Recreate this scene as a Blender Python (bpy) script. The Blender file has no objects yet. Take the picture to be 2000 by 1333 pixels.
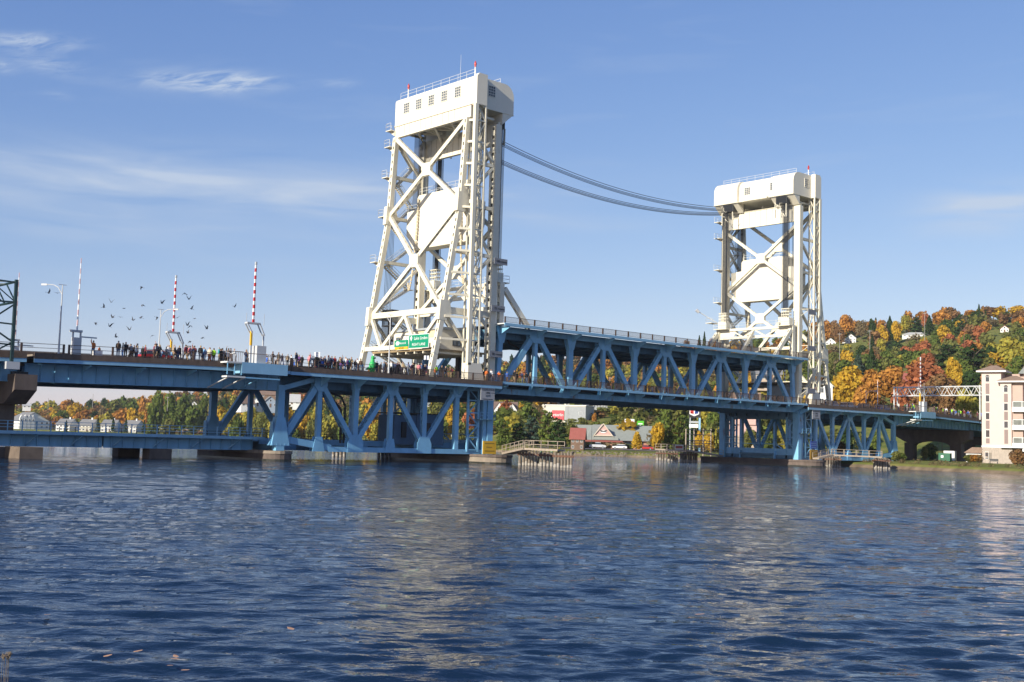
import bpy, bmesh, math, random
import numpy as np
from mathutils import Vector, Matrix, noise
R = math.radians
rnd = random.Random(7)
S = bpy.context.scene
COL = S.collection

# ---------------------------------------------------------------- camera
CF, YAW, PITCH, ROLL = 2293.77, 0.8377, 0.0842, 0.0282
CP = Vector((-116.169, -132.118, 3.466))
fw0 = Vector((math.cos(YAW), math.sin(YAW), 0)); rt0 = Vector((math.sin(YAW), -math.cos(YAW), 0)); up0 = Vector((0, 0, 1))
FW = fw0 * math.cos(PITCH) + up0 * math.sin(PITCH); UP = -fw0 * math.sin(PITCH) + up0 * math.cos(PITCH)
cR = rt0 * math.cos(ROLL) + UP * math.sin(ROLL); cU = UP * math.cos(ROLL) - rt0 * math.sin(ROLL)
cam = bpy.data.cameras.new('camera'); camo = bpy.data.objects.new('camera', cam); COL.objects.link(camo)
M = Matrix((cR, cU, -FW)).transposed().to_4x4(); M.translation = CP; camo.matrix_world = M
cam.sensor_width = 36; cam.lens = 36 * CF / 2000; cam.clip_start = .3; cam.clip_end = 12000
S.camera = camo

# ---------------------------------------------------------------- light
SKYK = .95
SUN_EL, SUN_AZ = R(23), R(187.5)          # direction towards the sun, azimuth from +X
w = bpy.data.worlds.new('World'); S.world = w; w.use_nodes = True
nt = w.node_tree; nt.nodes.clear()
def N(tree, t, **k):
    n = tree.nodes.new(t)
    for a, b in k.items(): setattr(n, a, b)
    return n
sky = N(nt, 'ShaderNodeTexSky', sky_type='NISHITA', sun_disc=False, sun_elevation=SUN_EL, sun_rotation=R(90) - SUN_AZ + R(360), altitude=200, air_density=1.0, dust_density=.3, ozone_density=2.2)
bg = N(nt, 'ShaderNodeBackground'); out = N(nt, 'ShaderNodeOutputWorld'); bg.inputs[1].default_value = .15
# thin cirrus painted on the sky by direction: stretched noise on a high layer
geo = N(nt, 'ShaderNodeTexCoord'); sep = N(nt, 'ShaderNodeSeparateXYZ'); nt.links.new(geo.outputs['Generated'], sep.inputs[0])
def mth(op, a, b=None, c=None, tree=None):
    t = tree or nt; n = N(t, 'ShaderNodeMath', operation=op)
    for i, v in enumerate((a, b, c)):
        if v is None: continue
        if isinstance(v, (int, float)): n.inputs[i].default_value = v
        else: t.links.new(v, n.inputs[i])
    return n.outputs[0]
X_, Y_, Z_ = sep.outputs
az = mth('ARCTAN2', Y_, X_); el = mth('ARCSINE', Z_)
def patch(caz, cel, waz, wel, tilt=0.):
    da = mth('SUBTRACT', az, caz); de = mth('SUBTRACT', el, cel)
    de = mth('ADD', de, mth('MULTIPLY', da, tilt))
    q = mth('ADD', mth('POWER', mth('DIVIDE', da, waz), 2.), mth('POWER', mth('DIVIDE', de, wel), 2.))
    return mth('EXPONENT', mth('MULTIPLY', q, -1.))
comb = N(nt, 'ShaderNodeCombineXYZ'); nt.links.new(mth('MULTIPLY', az, 6.), comb.inputs[0]); nt.links.new(mth('MULTIPLY', el, 42.), comb.inputs[1])
nz1 = N(nt, 'ShaderNodeTexNoise'); nz1.inputs['Scale'].default_value = 1.1; nz1.inputs['Detail'].default_value = 5; nz1.inputs['Distortion'].default_value = .5
nt.links.new(comb.outputs[0], nz1.inputs['Vector'])
comb2 = N(nt, 'ShaderNodeCombineXYZ'); nt.links.new(mth('ADD', mth('MULTIPLY', az, 34.), mth('MULTIPLY', el, 40.)), comb2.inputs[0]); nt.links.new(mth('SUBTRACT', mth('MULTIPLY', el, 120.), mth('MULTIPLY', az, -20.)), comb2.inputs[1])
nz2 = N(nt, 'ShaderNodeTexNoise'); nz2.inputs['Scale'].default_value = 1.; nz2.inputs['Detail'].default_value = 7; nz2.inputs['Roughness'].default_value = .62; nz2.inputs['Distortion'].default_value = .8
nt.links.new(comb2.outputs[0], nz2.inputs['Vector'])
def azel(u, v):
    d = (FW * CF + cR * (u - 1000) - cU * (v - 666.5)).normalized(); return math.atan2(d.y, d.x), math.asin(d.z)
def P(u, v, wu, wv, tilt=0.):
    a, e = azel(u, v); return patch(a, e, wu / 2293., wv / 2293., tilt)
streak = mth('SUBTRACT', nz1.outputs[0], .30); streak = mth('MULTIPLY', mth('MAXIMUM', streak, 0.), 2.1)
band = mth('ADD', P(330, 360, 620, 58, .03), mth('MULTIPLY', P(150, 450, 420, 20, .03), .5))
band = mth('ADD', band, mth('MULTIPLY', P(1130, 438, 160, 16), .35)); band = mth('ADD', band, mth('MULTIPLY', P(1930, 405, 110, 34), 1.7))
band = mth('ADD', band, mth('MULTIPLY', P(700, 400, 300, 22), .4))
wis = mth('MULTIPLY', mth('MAXIMUM', mth('SUBTRACT', nz2.outputs[0], .36), 0.), 3.2)
wm = mth('ADD', P(415, 160, 105, 17, .07), mth('MULTIPLY', P(60, 82, 70, 12, .1), .85)); wm = mth('ADD', wm, mth('MULTIPLY', P(90, 125, 60, 16), .35)); wm = mth('ADD', wm, mth('MULTIPLY', P(660, 162, 40, 9), .25))
wm = mth('ADD', wm, mth('MULTIPLY', P(5, 130, 22, 10), .5)); wm = mth('ADD', wm, mth('MULTIPLY', P(115, 188, 25, 6), .2))
cl = mth('ADD', mth('MULTIPLY', band, mth('MULTIPLY', streak, 1.0)), mth('MULTIPLY', wm, mth('MULTIPLY', wis, 1.6)))
# the same thin streaks go on all round the sky, faint
cl = mth('ADD', cl, mth('MULTIPLY', mth('MAXIMUM', mth('SUBTRACT', nz1.outputs[0], .56), 0.), .5))
cl = mth('MINIMUM', mth('MULTIPLY', cl, mth('GREATER_THAN', Z_, 0.)), .8)
mixc = N(nt, 'ShaderNodeMix', data_type='RGBA'); sc_ = N(nt, 'ShaderNodeSeparateColor'); nt.links.new(sky.outputs[0], sc_.inputs[0]); cc_ = N(nt, 'ShaderNodeCombineColor')
# clear, deep autumn air: steeper fall-off of brightness away from the horizon than the stock atmosphere
for i_, (k_, g_) in enumerate(((3.18, 1.02), (2.94, .84), (3.70, .55))): nt.links.new(mth('MULTIPLY', mth('POWER', mth('MULTIPLY', sc_.outputs[i_], .1912), g_), k_ * SKYK), cc_.inputs[i_])
nt.links.new(cl, mixc.inputs[0]); nt.links.new(cc_.outputs[0], mixc.inputs[6]); mixc.inputs[7].default_value = (2.95 * SKYK, 3.4 * SKYK, 4.1 * SKYK, 1)
nt.links.new(mixc.outputs[2], bg.inputs[0]); nt.links.new(bg.outputs[0], out.inputs[0])
sl = bpy.data.lights.new('sun', 'SUN'); so = bpy.data.objects.new('sun', sl); COL.objects.link(so)
sl.energy = 5.0; sl.angle = R(.53); sl.color = (1, .92, .77)
sd = Vector((math.cos(SUN_AZ) * math.cos(SUN_EL), math.sin(SUN_AZ) * math.cos(SUN_EL), math.sin(SUN_EL)))
so.rotation_euler = sd.to_track_quat('Z', 'Y').to_euler()
S.view_settings.view_transform = 'Standard'; S.view_settings.look = 'None'; S.view_settings.exposure = 0.45; S.view_settings.gamma = 1
S.cycles.max_bounces = 5; S.cycles.diffuse_bounces = 2; S.cycles.glossy_bounces = 3; S.cycles.transparent_max_bounces = 4

# ---------------------------------------------------------------- measuring helpers
def ray(u, v): return (FW * CF + cR * (u - 1000) - cU * (v - 666.5)).normalized()
def at(u, v, D):
    d = ray(u, v); return CP + d * (D / math.hypot(d.x, d.y))
def atY(u, v, Y=0.):
    d = ray(u, v); return CP + d * ((Y - CP.y) / d.y)
def atX(u, v, X=0.):
    d = ray(u, v); return CP + d * ((X - CP.x) / d.x)
def hzy(u): return 666.5 + CF * math.tan(PITCH) / math.cos(ROLL) + (u - 1000) * math.tan(ROLL)
def to_px(p):
    d = Vector(p) - CP; z = d.dot(FW); return 1000 + CF * d.dot(cR) / z, 666.5 - CF * d.dot(cU) / z

# ---------------------------------------------------------------- materials
MATS = {}
def mat(name, color, rough=.6, var=.12, scale=1.5, rust=0., metal=0., bump=0., spec=.5, streak=0., trans=0., rcol=(.16, .07, .03)):
    if name in MATS: return MATS[name]
    m = bpy.data.materials.new(name); m.use_nodes = True; t = m.node_tree; b = t.nodes['Principled BSDF']
    b.inputs['Roughness'].default_value = rough; b.inputs['Metallic'].default_value = metal; b.inputs['Specular IOR Level'].default_value = spec
    g = N(t, 'ShaderNodeNewGeometry'); n1 = N(t, 'ShaderNodeTexNoise'); n1.inputs['Scale'].default_value = scale; n1.inputs['Detail'].default_value = 5; n1.inputs['Roughness'].default_value = .65
    mp = N(t, 'ShaderNodeMapping'); mp.inputs['Scale'].default_value = (1, 1, 1 - .75 * min(1, streak)); t.links.new(g.outputs['Position'], mp.inputs[0]); t.links.new(mp.outputs[0], n1.inputs['Vector'])
    cr = N(t, 'ShaderNodeValToRGB'); c = color
    cr.color_ramp.elements[0].position = .3; cr.color_ramp.elements[1].position = .7
    cr.color_ramp.elements[0].color = (*[x * (1 - var) for x in c], 1); cr.color_ramp.elements[1].color = (*[min(1, x * (1 + var)) for x in c], 1)
    t.links.new(n1.outputs[0], cr.inputs[0]); last = cr.outputs[0]
    if rust > 0:
        n2 = N(t, 'ShaderNodeTexNoise'); n2.inputs['Scale'].default_value = .55; n2.inputs['Detail'].default_value = 8; n2.inputs['Roughness'].default_value = .7
        mp2 = N(t, 'ShaderNodeMapping'); mp2.inputs['Scale'].default_value = (1.6, 1.6, .45); t.links.new(g.outputs['Position'], mp2.inputs[0]); t.links.new(mp2.outputs[0], n2.inputs['Vector'])
        r2 = N(t, 'ShaderNodeValToRGB'); r2.color_ramp.elements[0].position = .72 - .2 * rust; r2.color_ramp.elements[1].position = .80 - .16 * rust
        t.links.new(n2.outputs[0], r2.inputs[0]); mx = N(t, 'ShaderNodeMix', data_type='RGBA'); t.links.new(r2.outputs[0], mx.inputs[0]); t.links.new(last, mx.inputs[6]); mx.inputs[7].default_value = (*rcol, 1)
        last = mx.outputs[2]
    t.links.new(last, b.inputs['Base Color'])
    if bump:
        bm = N(t, 'ShaderNodeBump'); bm.inputs['Strength'].default_value = bump; bm.inputs['Distance'].default_value = .05; t.links.new(n1.outputs[0], bm.inputs['Height']); t.links.new(bm.outputs[0], b.inputs['Normal'])
    MATS[name] = m; return m
WHITE = mat('cream_steel_paint', (.74, .69, .55), .5, .08, .8, rust=.34, streak=.8, rcol=(.40, .30, .18))
WHITE2 = mat('cream_wall_paint', (.76, .71, .585), .55, .05, .5, rust=.22, streak=.9, rcol=(.45, .38, .26))
GREYW = mat('grey_white_paint', (.62, .63, .62), .5, .08)
BLUE = mat('blue_steel_paint', (.20, .45, .67), .42, .15, .7, rust=.30, streak=.8, rcol=(.10, .10, .11))
BLUER = mat('blue_steel_rusty', (.20, .45, .66), .5, .18, .9, rust=.75, streak=.9, rcol=(.20, .09, .035))
LBLUE = mat('light_blue_fascia', (.24, .46, .64), .42, .10, .8, rust=.25, streak=.6, rcol=(.16, .09, .06))
SBLUE = mat('blue_steel_shade_tone', (.085, .19, .28), .6, .2, .8)  # same blue paint, with the shade under the decks put into its colour
DARK = mat('dark_steel', (.028, .03, .035), .5, .2)
ROPE = mat('black_wire_rope', (.022, .024, .03), .45, .2, 3)
RAIL = mat('weathered_brown_rail', (.10, .062, .045), .7, .25, 2, rust=.3, rcol=(.30, .17, .10))
CONCB = mat('brown_stained_concrete', (.125, .088, .068), .9, .28, 1.4, rust=.3, streak=.5, rcol=(.22, .17, .13), bump=.3)
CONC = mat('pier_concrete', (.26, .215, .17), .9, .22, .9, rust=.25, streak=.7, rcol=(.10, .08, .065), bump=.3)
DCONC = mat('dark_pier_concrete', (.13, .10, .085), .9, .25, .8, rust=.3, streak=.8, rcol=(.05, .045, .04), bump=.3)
ASPH = mat('asphalt', (.055, .055, .056), .9, .2, 2)
GALV = mat('galvanised_steel', (.42, .45, .47), .4, .1, 3, metal=.3)
TIMB = mat('weathered_timber', (.20, .165, .13), .9, .35, 2.5, rust=.45, streak=.9, rcol=(.09, .055, .04))
RED = mat('red_paint', (.50, .028, .025), .45, .1)
YEL = mat('yellow_paint', (.72, .42, .02), .5, .08)
SIGNG = mat('green_sign_sheet', (.0, .25, .13), .4, .03)
SIGNW = mat('white_sign_sheet', (.8, .8, .8), .4, .02)
SGREY = mat('grey_sign_board', (.20, .21, .235), .6, .12)
SBLU = mat('blue_sign_sheet', (.02, .06, .30), .5, .05)
BLK = mat('black_letter_paint', (.02, .02, .02), .5, .1)
GLASS = mat('window_glass_dark', (.035, .045, .055), .08, .3, .4, spec=.8)
GLASSG = mat('window_glass_grey', (.10, .12, .14), .12, .4, 1.2, spec=.8)
LGREY = mat('light_grey_mast_paint', (.50, .51, .52), .5, .08)
DGREEN = mat('dark_green_steel', (.02, .05, .05), .5, .2)

# ---------------------------------------------------------------- mesh builder
MIR = [False]
def TX(p):
    return (76.2 - p[0], p[1], p[2]) if MIR[0] else (p[0], p[1], p[2])
class MB:
    def __init__(s): s.v = []; s.f = []; s.m = MIR[0]
    def add(s, vs, fs):
        k = len(s.v); s.v += [TX(p) for p in vs] if s.m else [tuple(p) for p in vs]
        if s.m: s.f += [tuple(k + i for i in reversed(f)) for f in fs]
        else: s.f += [tuple(k + i for i in f) for f in fs]
        return s
    def box(s, x0, x1, y0, y1, z0, z1):
        if x0 > x1: x0, x1 = x1, x0
        if y0 > y1: y0, y1 = y1, y0
        if z0 > z1: z0, z1 = z1, z0
        return s.add([(x0, y0, z0), (x1, y0, z0), (x1, y1, z0), (x0, y1, z0), (x0, y0, z1), (x1, y0, z1), (x1, y1, z1), (x0, y1, z1)],
              [(0, 3, 2, 1), (4, 5, 6, 7), (0, 1, 5, 4), (1, 2, 6, 5), (2, 3, 7, 6), (3, 0, 4, 7)])
    def beam(s, p, q, w, d, n=(0, 1, 0)):
        p = Vector(p); q = Vector(q); a = (q - p).normalized(); n = Vector(n); n = (n - a * n.dot(a))
        if n.length < 1e-4: n = a.orthogonal()
        n.normalize(); t = a.cross(n); hw = t * (w / 2); hd = n * (d / 2)
        return s.add([p - hw - hd, p + hw - hd, p + hw + hd, p - hw + hd, q - hw - hd, q + hw - hd, q + hw + hd, q - hw + hd],
              [(0, 1, 2, 3), (4, 7, 6, 5), (0, 4, 5, 1), (1, 5, 6, 2), (2, 6, 7, 3), (3, 7, 4, 0)])
    def perf(s, p, q, w, d, n=(0, 1, 0), pitch=1.15, hole=.62, t=.05):
        """hollow box member: solid plates facing n, plates with a row of hand holes on the other two sides"""
        p = Vector(p); q = Vector(q); L = (q - p).length; a = (q - p) / L; n = Vector(n); n = (n - a * n.dot(a)).normalized(); c = a.cross(n)
        for sg in (-1, 1): s.beam(p + n * sg * (d / 2 - t / 2), q + n * sg * (d / 2 - t / 2), w, t, n)
        di = d - 2 * t; e = di * .31
        for sg in (-1, 1):
            o = c * sg * (w / 2 - t / 2)
            for s2 in (-1, 1):
                oo = o + n * s2 * (di / 2 - e / 2); s.beam(p + oo, q + oo, t, e, n)
            k = max(2, int(L / pitch)); st = L / k
            for i in range(k + 1):
                a0 = max(0, i * st - (st - hole) / 2); a1 = min(L, i * st + (st - hole) / 2)
                s.beam(p + o + a * a0, p + o + a * a1, t, di - 2 * e, n)
        return s
    def tube(s, p, q, r, n=6, r2=None):
        p = Vector(p); q = Vector(q); a = (q - p).normalized(); x = a.orthogonal().normalized(); y = a.cross(x); r2 = r if r2 is None else r2
        vs = []
        for i in range(n):
            c = math.cos(2 * math.pi * i / n); d = math.sin(2 * math.pi * i / n); vs.append(p + (x * c + y * d) * r)
        for i in range(n):
            c = math.cos(2 * math.pi * i / n); d = math.sin(2 * math.pi * i / n); vs.append(q + (x * c + y * d) * r2)
        return s.add(vs, [(i, (i + 1) % n, n + (i + 1) % n, n + i) for i in range(n)] + [tuple(reversed(range(n))), tuple(range(n, 2 * n))])
    def path(s, pts, r, n=5):
        for a, b in zip(pts[:-1], pts[1:]): s.tube(a, b, r, n)
        return s
    def prism(s, poly, h0, h1, ax='y'):
        """poly of 2-D points extruded along an axis: y -> (x,z) points, x -> (y,z), z -> (x,y)"""
        f = {'y': lambda a, b, h: (a, h, b), 'x': lambda a, b, h: (h, a, b), 'z': lambda a, b, h: (a, b, h)}[ax]
        n = len(poly); ar = sum(poly[i][0] * poly[(i + 1) % n][1] - poly[(i + 1) % n][0] * poly[i][1] for i in range(n))
        if (ar < 0) != (ax == 'y'): poly = list(reversed(poly))
        vs = [f(a, b, h0) for a, b in poly] + [f(a, b, h1) for a, b in poly]
        if h1 < h0: vs = vs[n:] + vs[:n]
        return s.add(vs, [tuple(reversed(range(n))), tuple(range(n, 2 * n))] + [(i, (i + 1) % n, n + (i + 1) % n, n + i) for i in range(n)])
    def quad(s, a, b, c, d): return s.add([a, b, c, d], [(0, 1, 2, 3)])
    def mesh(s, name, m, smooth=False):
        me = bpy.data.meshes.new(name); me.from_pydata(s.v, [], s.f)
        for mm in (m if isinstance(m, (list, tuple)) else [m]): me.materials.append(mm)
        if smooth:
            for p in me.polygons: p.use_smooth = True
        me.update(); return me
    def build(s, name, m, parent=None, smooth=False, **kw):
        o = bpy.data.objects.new(name, s.mesh(name, m, smooth)); COL.objects.link(o)
        if parent is not None:
            o.parent = parent; o.matrix_parent_inverse = parent.matrix_basis.inverted()
        for k, v in kw.items(): o[k] = v
        return o
def LB():
    b = MB(); b.m = False; return b
def tag(o, label, cat, group=None):
    o['label'] = label; o['category'] = cat
    if group: o['group'] = group
    return o
def thing(name, label, cat, loc=(0, 0, 0), group=None, raw=False):
    o = bpy.data.objects.new(name, None); COL.objects.link(o); o.location = loc if raw else TX(loc); o.empty_display_size = .3
    return tag(o, label, cat, group)
def struct(o): o['kind'] = 'structure'; return o
def inst(me, name, parent, loc, rotz=0., scale=None):
    """cheap piece that shares mesh data; loc in world, parent unrotated"""
    o = bpy.data.objects.new(name, me); COL.objects.link(o); o.parent = parent
    o.location = Vector(loc) - parent.location; o.rotation_euler = (0, 0, rotz)
    if scale: o.scale = scale
    return o
def text(body, size, m, parent, loc, xdir, updir=(0, 0, 1), name='lettering', align='CENTER'):
    c = bpy.data.curves.new(name, 'FONT'); c.body = body; c.size = size; c.extrude = .008; c.align_x = align; c.align_y = 'CENTER'; c.materials.append(m); c.resolution_u = 2
    o = bpy.data.objects.new(name, c); COL.objects.link(o)
    x = Vector(xdir).normalized(); u = Vector(updir).normalized(); z = x.cross(u)
    mt = Matrix((x, u, z)).transposed().to_4x4(); mt.translation = Vector(loc); o.parent = parent
    o.matrix_basis = parent.matrix_basis.inverted() @ mt
    return o
# ================================================================ BRIDGE
W = 17.8                                   # distance between the two truss planes
def zdeck(x):
    pts = [(-200, 9.2), (-110, 10.6), (-73, 11.4), (-61, 11.72), (-50, 11.95), (-35, 12.1), (-20, 12.05), (122, 12.05), (146, 11.5), (175, 10.3), (230, 7.5)]
    for (a, za), (b, zb) in zip(pts[:-1], pts[1:]):
        if a <= x <= b:
            t = (x - a) / (b - a); return za + (zb - za) * t
    return pts[0][1] if x < 0 else pts[-1][1]
def near_far(mb_fn):                      # same piece on the near and the far truss
    for y in (0, W): mb_fn(y)
def railing(th, x0, x1, y, zf, pitch=3.0, h=1.02, bal=.17, m=RAIL, post_w=.22, mesh_panel=False):
    """posts as parts, two rails, balusters joined"""
    n = max(1, round((x1 - x0) / pitch)); st = (x1 - x0) / n
    z0 = zf(x0); pm = LB().box(-post_w / 2, post_w / 2, -.07, .07, 0, h + .05).mesh('post', m)
    for i in range(n + 1):
        x = x0 + i * st; inst(pm, 'post', th, TX((x, y, zf(x))) if MIR[0] else (x, y, zf(x)))
    r = MB()
    for i in range(n):
        a, b = x0 + i * st, x0 + (i + 1) * st; za, zb = zf(a), zf(b)
        for hh, d in ((h, .06), (.14, .05)): r.beam((a, y, za + hh), (b, y, zb + hh), d, .06)
        if not bal: r.beam((a, y, za + h * .55), (b, y, zb + h * .55), .05, .05)
    r.build('rail', m, th)
    if bal:
        b_ = MB(); k = int((x1 - x0) / bal)
        for i in range(k):
            x = x0 + (i + .5) * (x1 - x0) / k; z = zf(x); b_.box(x - .016, x + .016, y - .016, y + .016, z + .15, z + h - .03)
        b_.build('baluster', m, th, kind='stuff')
def gusset_top(th, x, z1, zb, hw, y, m=BLUE, plain=False):
    """big gusset plate hanging from the top chord: square shoulders narrowing at the bottom"""
    p = [(x - hw, z1), (x + hw, z1), (x + hw, zb + .75), (x + hw * .45, zb), (x - hw * .45, zb), (x - hw, zb + .75)]
    for s_, yy in ((-1, y - .40), (1, y + .40)): MB().prism(p, yy - .03, yy + .03).build('gusset_plate', m, th)
def knee(th, x, z1, zb, w1, w0, y, m=BLUE):
    p = [(x - w1, z1), (x + w1, z1), (x + w0, zb), (x - w0, zb)]
    for yy in (y - .39, y + .39): MB().prism(p, yy - .025, yy + .025).build('gusset_plate', m, th)

# ---------------------------------------------------------------- lift span
LS = thing('lift_span', 'blue two-deck steel truss lift span hanging between the two cream towers', 'bridge span', (38.1, 8.9, 12))
PL = 7.62
for y in (0, W):
    far = y > 1
    MB().beam((-.6, y, 20.07), (76.8, y, 20.07), .86, .62).build('top_chord', BLUE, LS)
    MB().beam((-.6, y, 10.74), (76.8, y, 10.74), .80, .62).build('bottom_chord', BLUER if not far else BLUE, LS)
    for k in range(11):
        x = k * PL; xe = x + (.35 if k == 0 else -.35 if k == 10 else 0)
        vw = 1.0 if k % 2 == 0 else .66
        if k in (0, 10): MB().beam((xe - (.5 if k == 0 else -.5), y, 11.1), (xe + (.1 if k == 0 else -.1), y, 19.7), .8, .6).build('vertical_post', BLUE, LS)
        elif k == 9: MB().perf((x, y, 11.1), (x, y, 19.65), vw, .6).build('vertical_post', BLUE, LS)
        else: MB().beam((x, y, 11.1), (x, y, 19.65), vw, .6).build('vertical_post', BLUE, LS)
        if k % 2: gusset_top(LS, x, 20.5, 18.45, 1.5, y)
        else: knee(LS, xe, 20.5, 18.0, 1.25 if k not in (0, 10) else 1.1, .5, y)
        # bottom gussets and floor brackets
        hw = 1.7 if k % 2 == 0 else .8
        for yy in (y - .36, y + .36): MB().prism([(x - hw, 10.35), (x + hw, 10.35), (x + hw, 11.2), (x + hw * .6, 12.4), (x - hw * .6, 12.4), (x - hw, 11.2)], yy - .03, yy + .03).build('gusset_plate', BLUER if k < 3 and not far else BLUE, LS)
    for k in range(10):
        a, b = (k * PL, (k + 1) * PL); lo, hi = (a, b) if k % 2 == 0 else (b, a); s_ = 1 if hi > lo else -1
        p = (lo + s_ * .9, y, 11.7); q = (hi - s_ * .75, y, 19.3)
        if k == 0: MB().beam(p, q, .95, .66).build('diagonal', BLUE, LS)
        else: MB().perf(p, q, .78, .66, pitch=1.2, hole=.6).build('diagonal', BLUE, LS)
# sidewalk brackets, floor beams, stringers
for zt, zc in ((20.40, 19.0), (11.62, 10.4)):
    for k in range(11):
        x = k * PL
        for y, s_ in ((0, -1), (W, 1)):
            MB().prism([(y + s_ * .33, zt), (y + s_ * 2.55, zt), (y + s_ * 2.55, zt - .22), (y + s_ * .33, zt - 1.25)], x - .04, x + .04, 'x').build('bracket', BLUE, LS)
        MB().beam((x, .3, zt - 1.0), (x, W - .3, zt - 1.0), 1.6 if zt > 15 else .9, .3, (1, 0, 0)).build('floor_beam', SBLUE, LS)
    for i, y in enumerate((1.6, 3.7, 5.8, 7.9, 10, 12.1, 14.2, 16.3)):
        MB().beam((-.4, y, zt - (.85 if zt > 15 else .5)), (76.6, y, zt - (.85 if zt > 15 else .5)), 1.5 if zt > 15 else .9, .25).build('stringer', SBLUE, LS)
    # stiffeners on the outer stringers
    sm = LB().box(-.03, .03, -.16, .16, -.65, .65).mesh('stiffener', SBLUE)
    if zt > 15:
        for i in range(60): inst(sm, 'stiffener', LS, (1 + i * 1.27, 1.6, zt - .85))
for y, s_ in ((-2.6, -1), (W + 2.6, 1)):
    for zt in (20.8, 12.03):
        MB().box(-1.1, 77.3, y - .06, y + .06, zt - (.42 if zt > 15 else .36), zt).build('fascia_beam', LBLUE, LS)
        MB().box(-1.1, 77.3, y - s_ * .1, y - s_ * 2.3, zt - .18, zt - .02).build('sidewalk_slab', CONC if zt < 15 else GREYW, LS)
MB().box(-.8, 77.0, .4, W - .4, 20.42, 20.62).build('upper_deck', ASPH, LS)
MB().box(-1.2, 77.4, .4, W - .4, 11.64, 11.85).build('road_deck', ASPH, LS)
RU = thing('bridge_railing', 'brown steel railing along the near edge of the raised upper deck', 'railing', (38.1, -2.55, 20.8), 'railings of the bridge')
railing(RU, -1.0, 77.2, -2.55, lambda x: 20.8, 3.0, .9, .17)
RU = thing('bridge_railing', 'brown steel railing along the far edge of the raised upper deck', 'railing', (38.1, W + 2.55, 20.8), 'railings of the bridge')
railing(RU, -1.0, 77.2, W + 2.55, lambda x: 20.8, 3.0, .9, .3)
RU = thing('bridge_railing', 'brown steel railing beside people on the road level of the lift span', 'railing', (38.1, -2.55, 12), 'railings of the bridge')
railing(RU, -1.1, 77.3, -2.55, lambda x: 12.03, 2.6, 1.05, .16)
RU = thing('bridge_railing', 'brown steel railing on the far side of the road inside the lift span', 'railing', (38.1, W + 2.5, 12), 'railings of the bridge')
railing(RU, -1.1, 77.3, W + 2.5, lambda x: 12.03, 3, 1.05, .3)

# lifting frames at both ends of the lift span (cream)
for mir in (False, True):
    MIR[0] = mir
    th = thing('lifting_frame', 'cream lifting frame on the ' + ('far right' if mir else 'left') + ' end of the lift span beside the ' + ('smaller' if mir else 'larger') + ' tower', 'lifting frame', (.5, 8.9, 20.6), 'lifting frames of the lift span')
    for y in (0, W):
        MB().perf((.25, y, 20.6), (.25, y, 27.1), .85, .7).build('end_post', WHITE, th)
        MB().perf((.9, y, 26.3), (6.2, y, 20.6), .75, .62, pitch=1.5).build('inclined_strut', WHITE, th)
        yy = y + (1.3 if y < 1 else -1.3); s_ = 1 if y < 1 else -1
        b = MB().box(-.35, 1.0, yy - .95, yy + .95, 27.25, 28.7); b.build('rope_socket_box', WHITE, th)
        c = MB()
        for i in range(5): c.box(.1, .2, yy - .85 + i * .42, yy - .78 + i * .42, 28.7, 30.5); c.box(.75, .85, yy - .85 + i * .42, yy - .78 + i * .42, 28.7, 30.5)
        for z in (29.3, 29.9, 30.5): c.box(0, .9, yy - .95, yy + .95, z - .06, z + .06)
        c.build('socket_cage', WHITE, th)
        MB().box(-.6, 1.7, yy - 1.6, yy + 1.6, 27.1, 27.25).build('platform', WHITE, th)
        r = MB()
        for a in (-1.6, 0, 1.6):
            r.tube((1.65, yy + a, 27.25), (1.65, yy + a, 28.25), .03, 5); r.tube((-.55, yy + a, 27.25), (-.55, yy + a, 28.25), .03, 5)
        for z in (27.75, 28.25):
            r.tube((1.65, yy - 1.6, z), (1.65, yy + 1.6, z), .03, 5); r.tube((-.55, yy - 1.6, z), (1.65, yy - 1.6, z), .03, 5); r.tube((-.55, yy + 1.6, z), (1.65, yy + 1.6, z), .03, 5)
        r.build('platform_rail', GREYW, th, kind='stuff')
        MB().prism([(y, 25.2), (y, 27.1), (y + s_ * 4.4, 27.1), (y + s_ * 3.6, 25.2)], .1, .25, 'x').build('gusset_plate', WHITE2, th)
    MB().perf((.9, 8.9, 26.3), (5.6, 8.9, 20.6), .6, .5, pitch=1.5).build('inclined_strut', WHITE, th)
    MB().perf((.25, .4, 27.0), (.25, W - .4, 27.0), .5, .5, (1, 0, 0)).build('top_strut', WHITE, th)
    MB().perf((.25, .4, 25.35), (.25, W - .4, 25.35), .5, .5, (1, 0, 0)).build('bottom_strut', WHITE, th)
    for a, b in (((3.8, 26.6), (6.2, 25.4)), ((6.3, 25.4), (8.9, 26.8)), ((8.9, 26.8), (11.5, 25.4)), ((11.6, 25.4), (14, 26.6))):
        MB().beam((.25, a[0], a[1]), (.25, b[0], b[1]), .28, .3, (1, 0, 0)).build('lacing_bar', WHITE, th)
    r = MB()
    for i in range(7): r.tube((.8, 3.4 + i * 1.83, 27.25), (.8, 3.4 + i * 1.83, 28.3), .03, 5)
    for z in (27.8, 28.3): r.tube((.8, 3.4, z), (.8, 14.4, z), .03, 5)
    r.build('walkway_rail', GREYW, th)
MIR[0] = False

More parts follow.
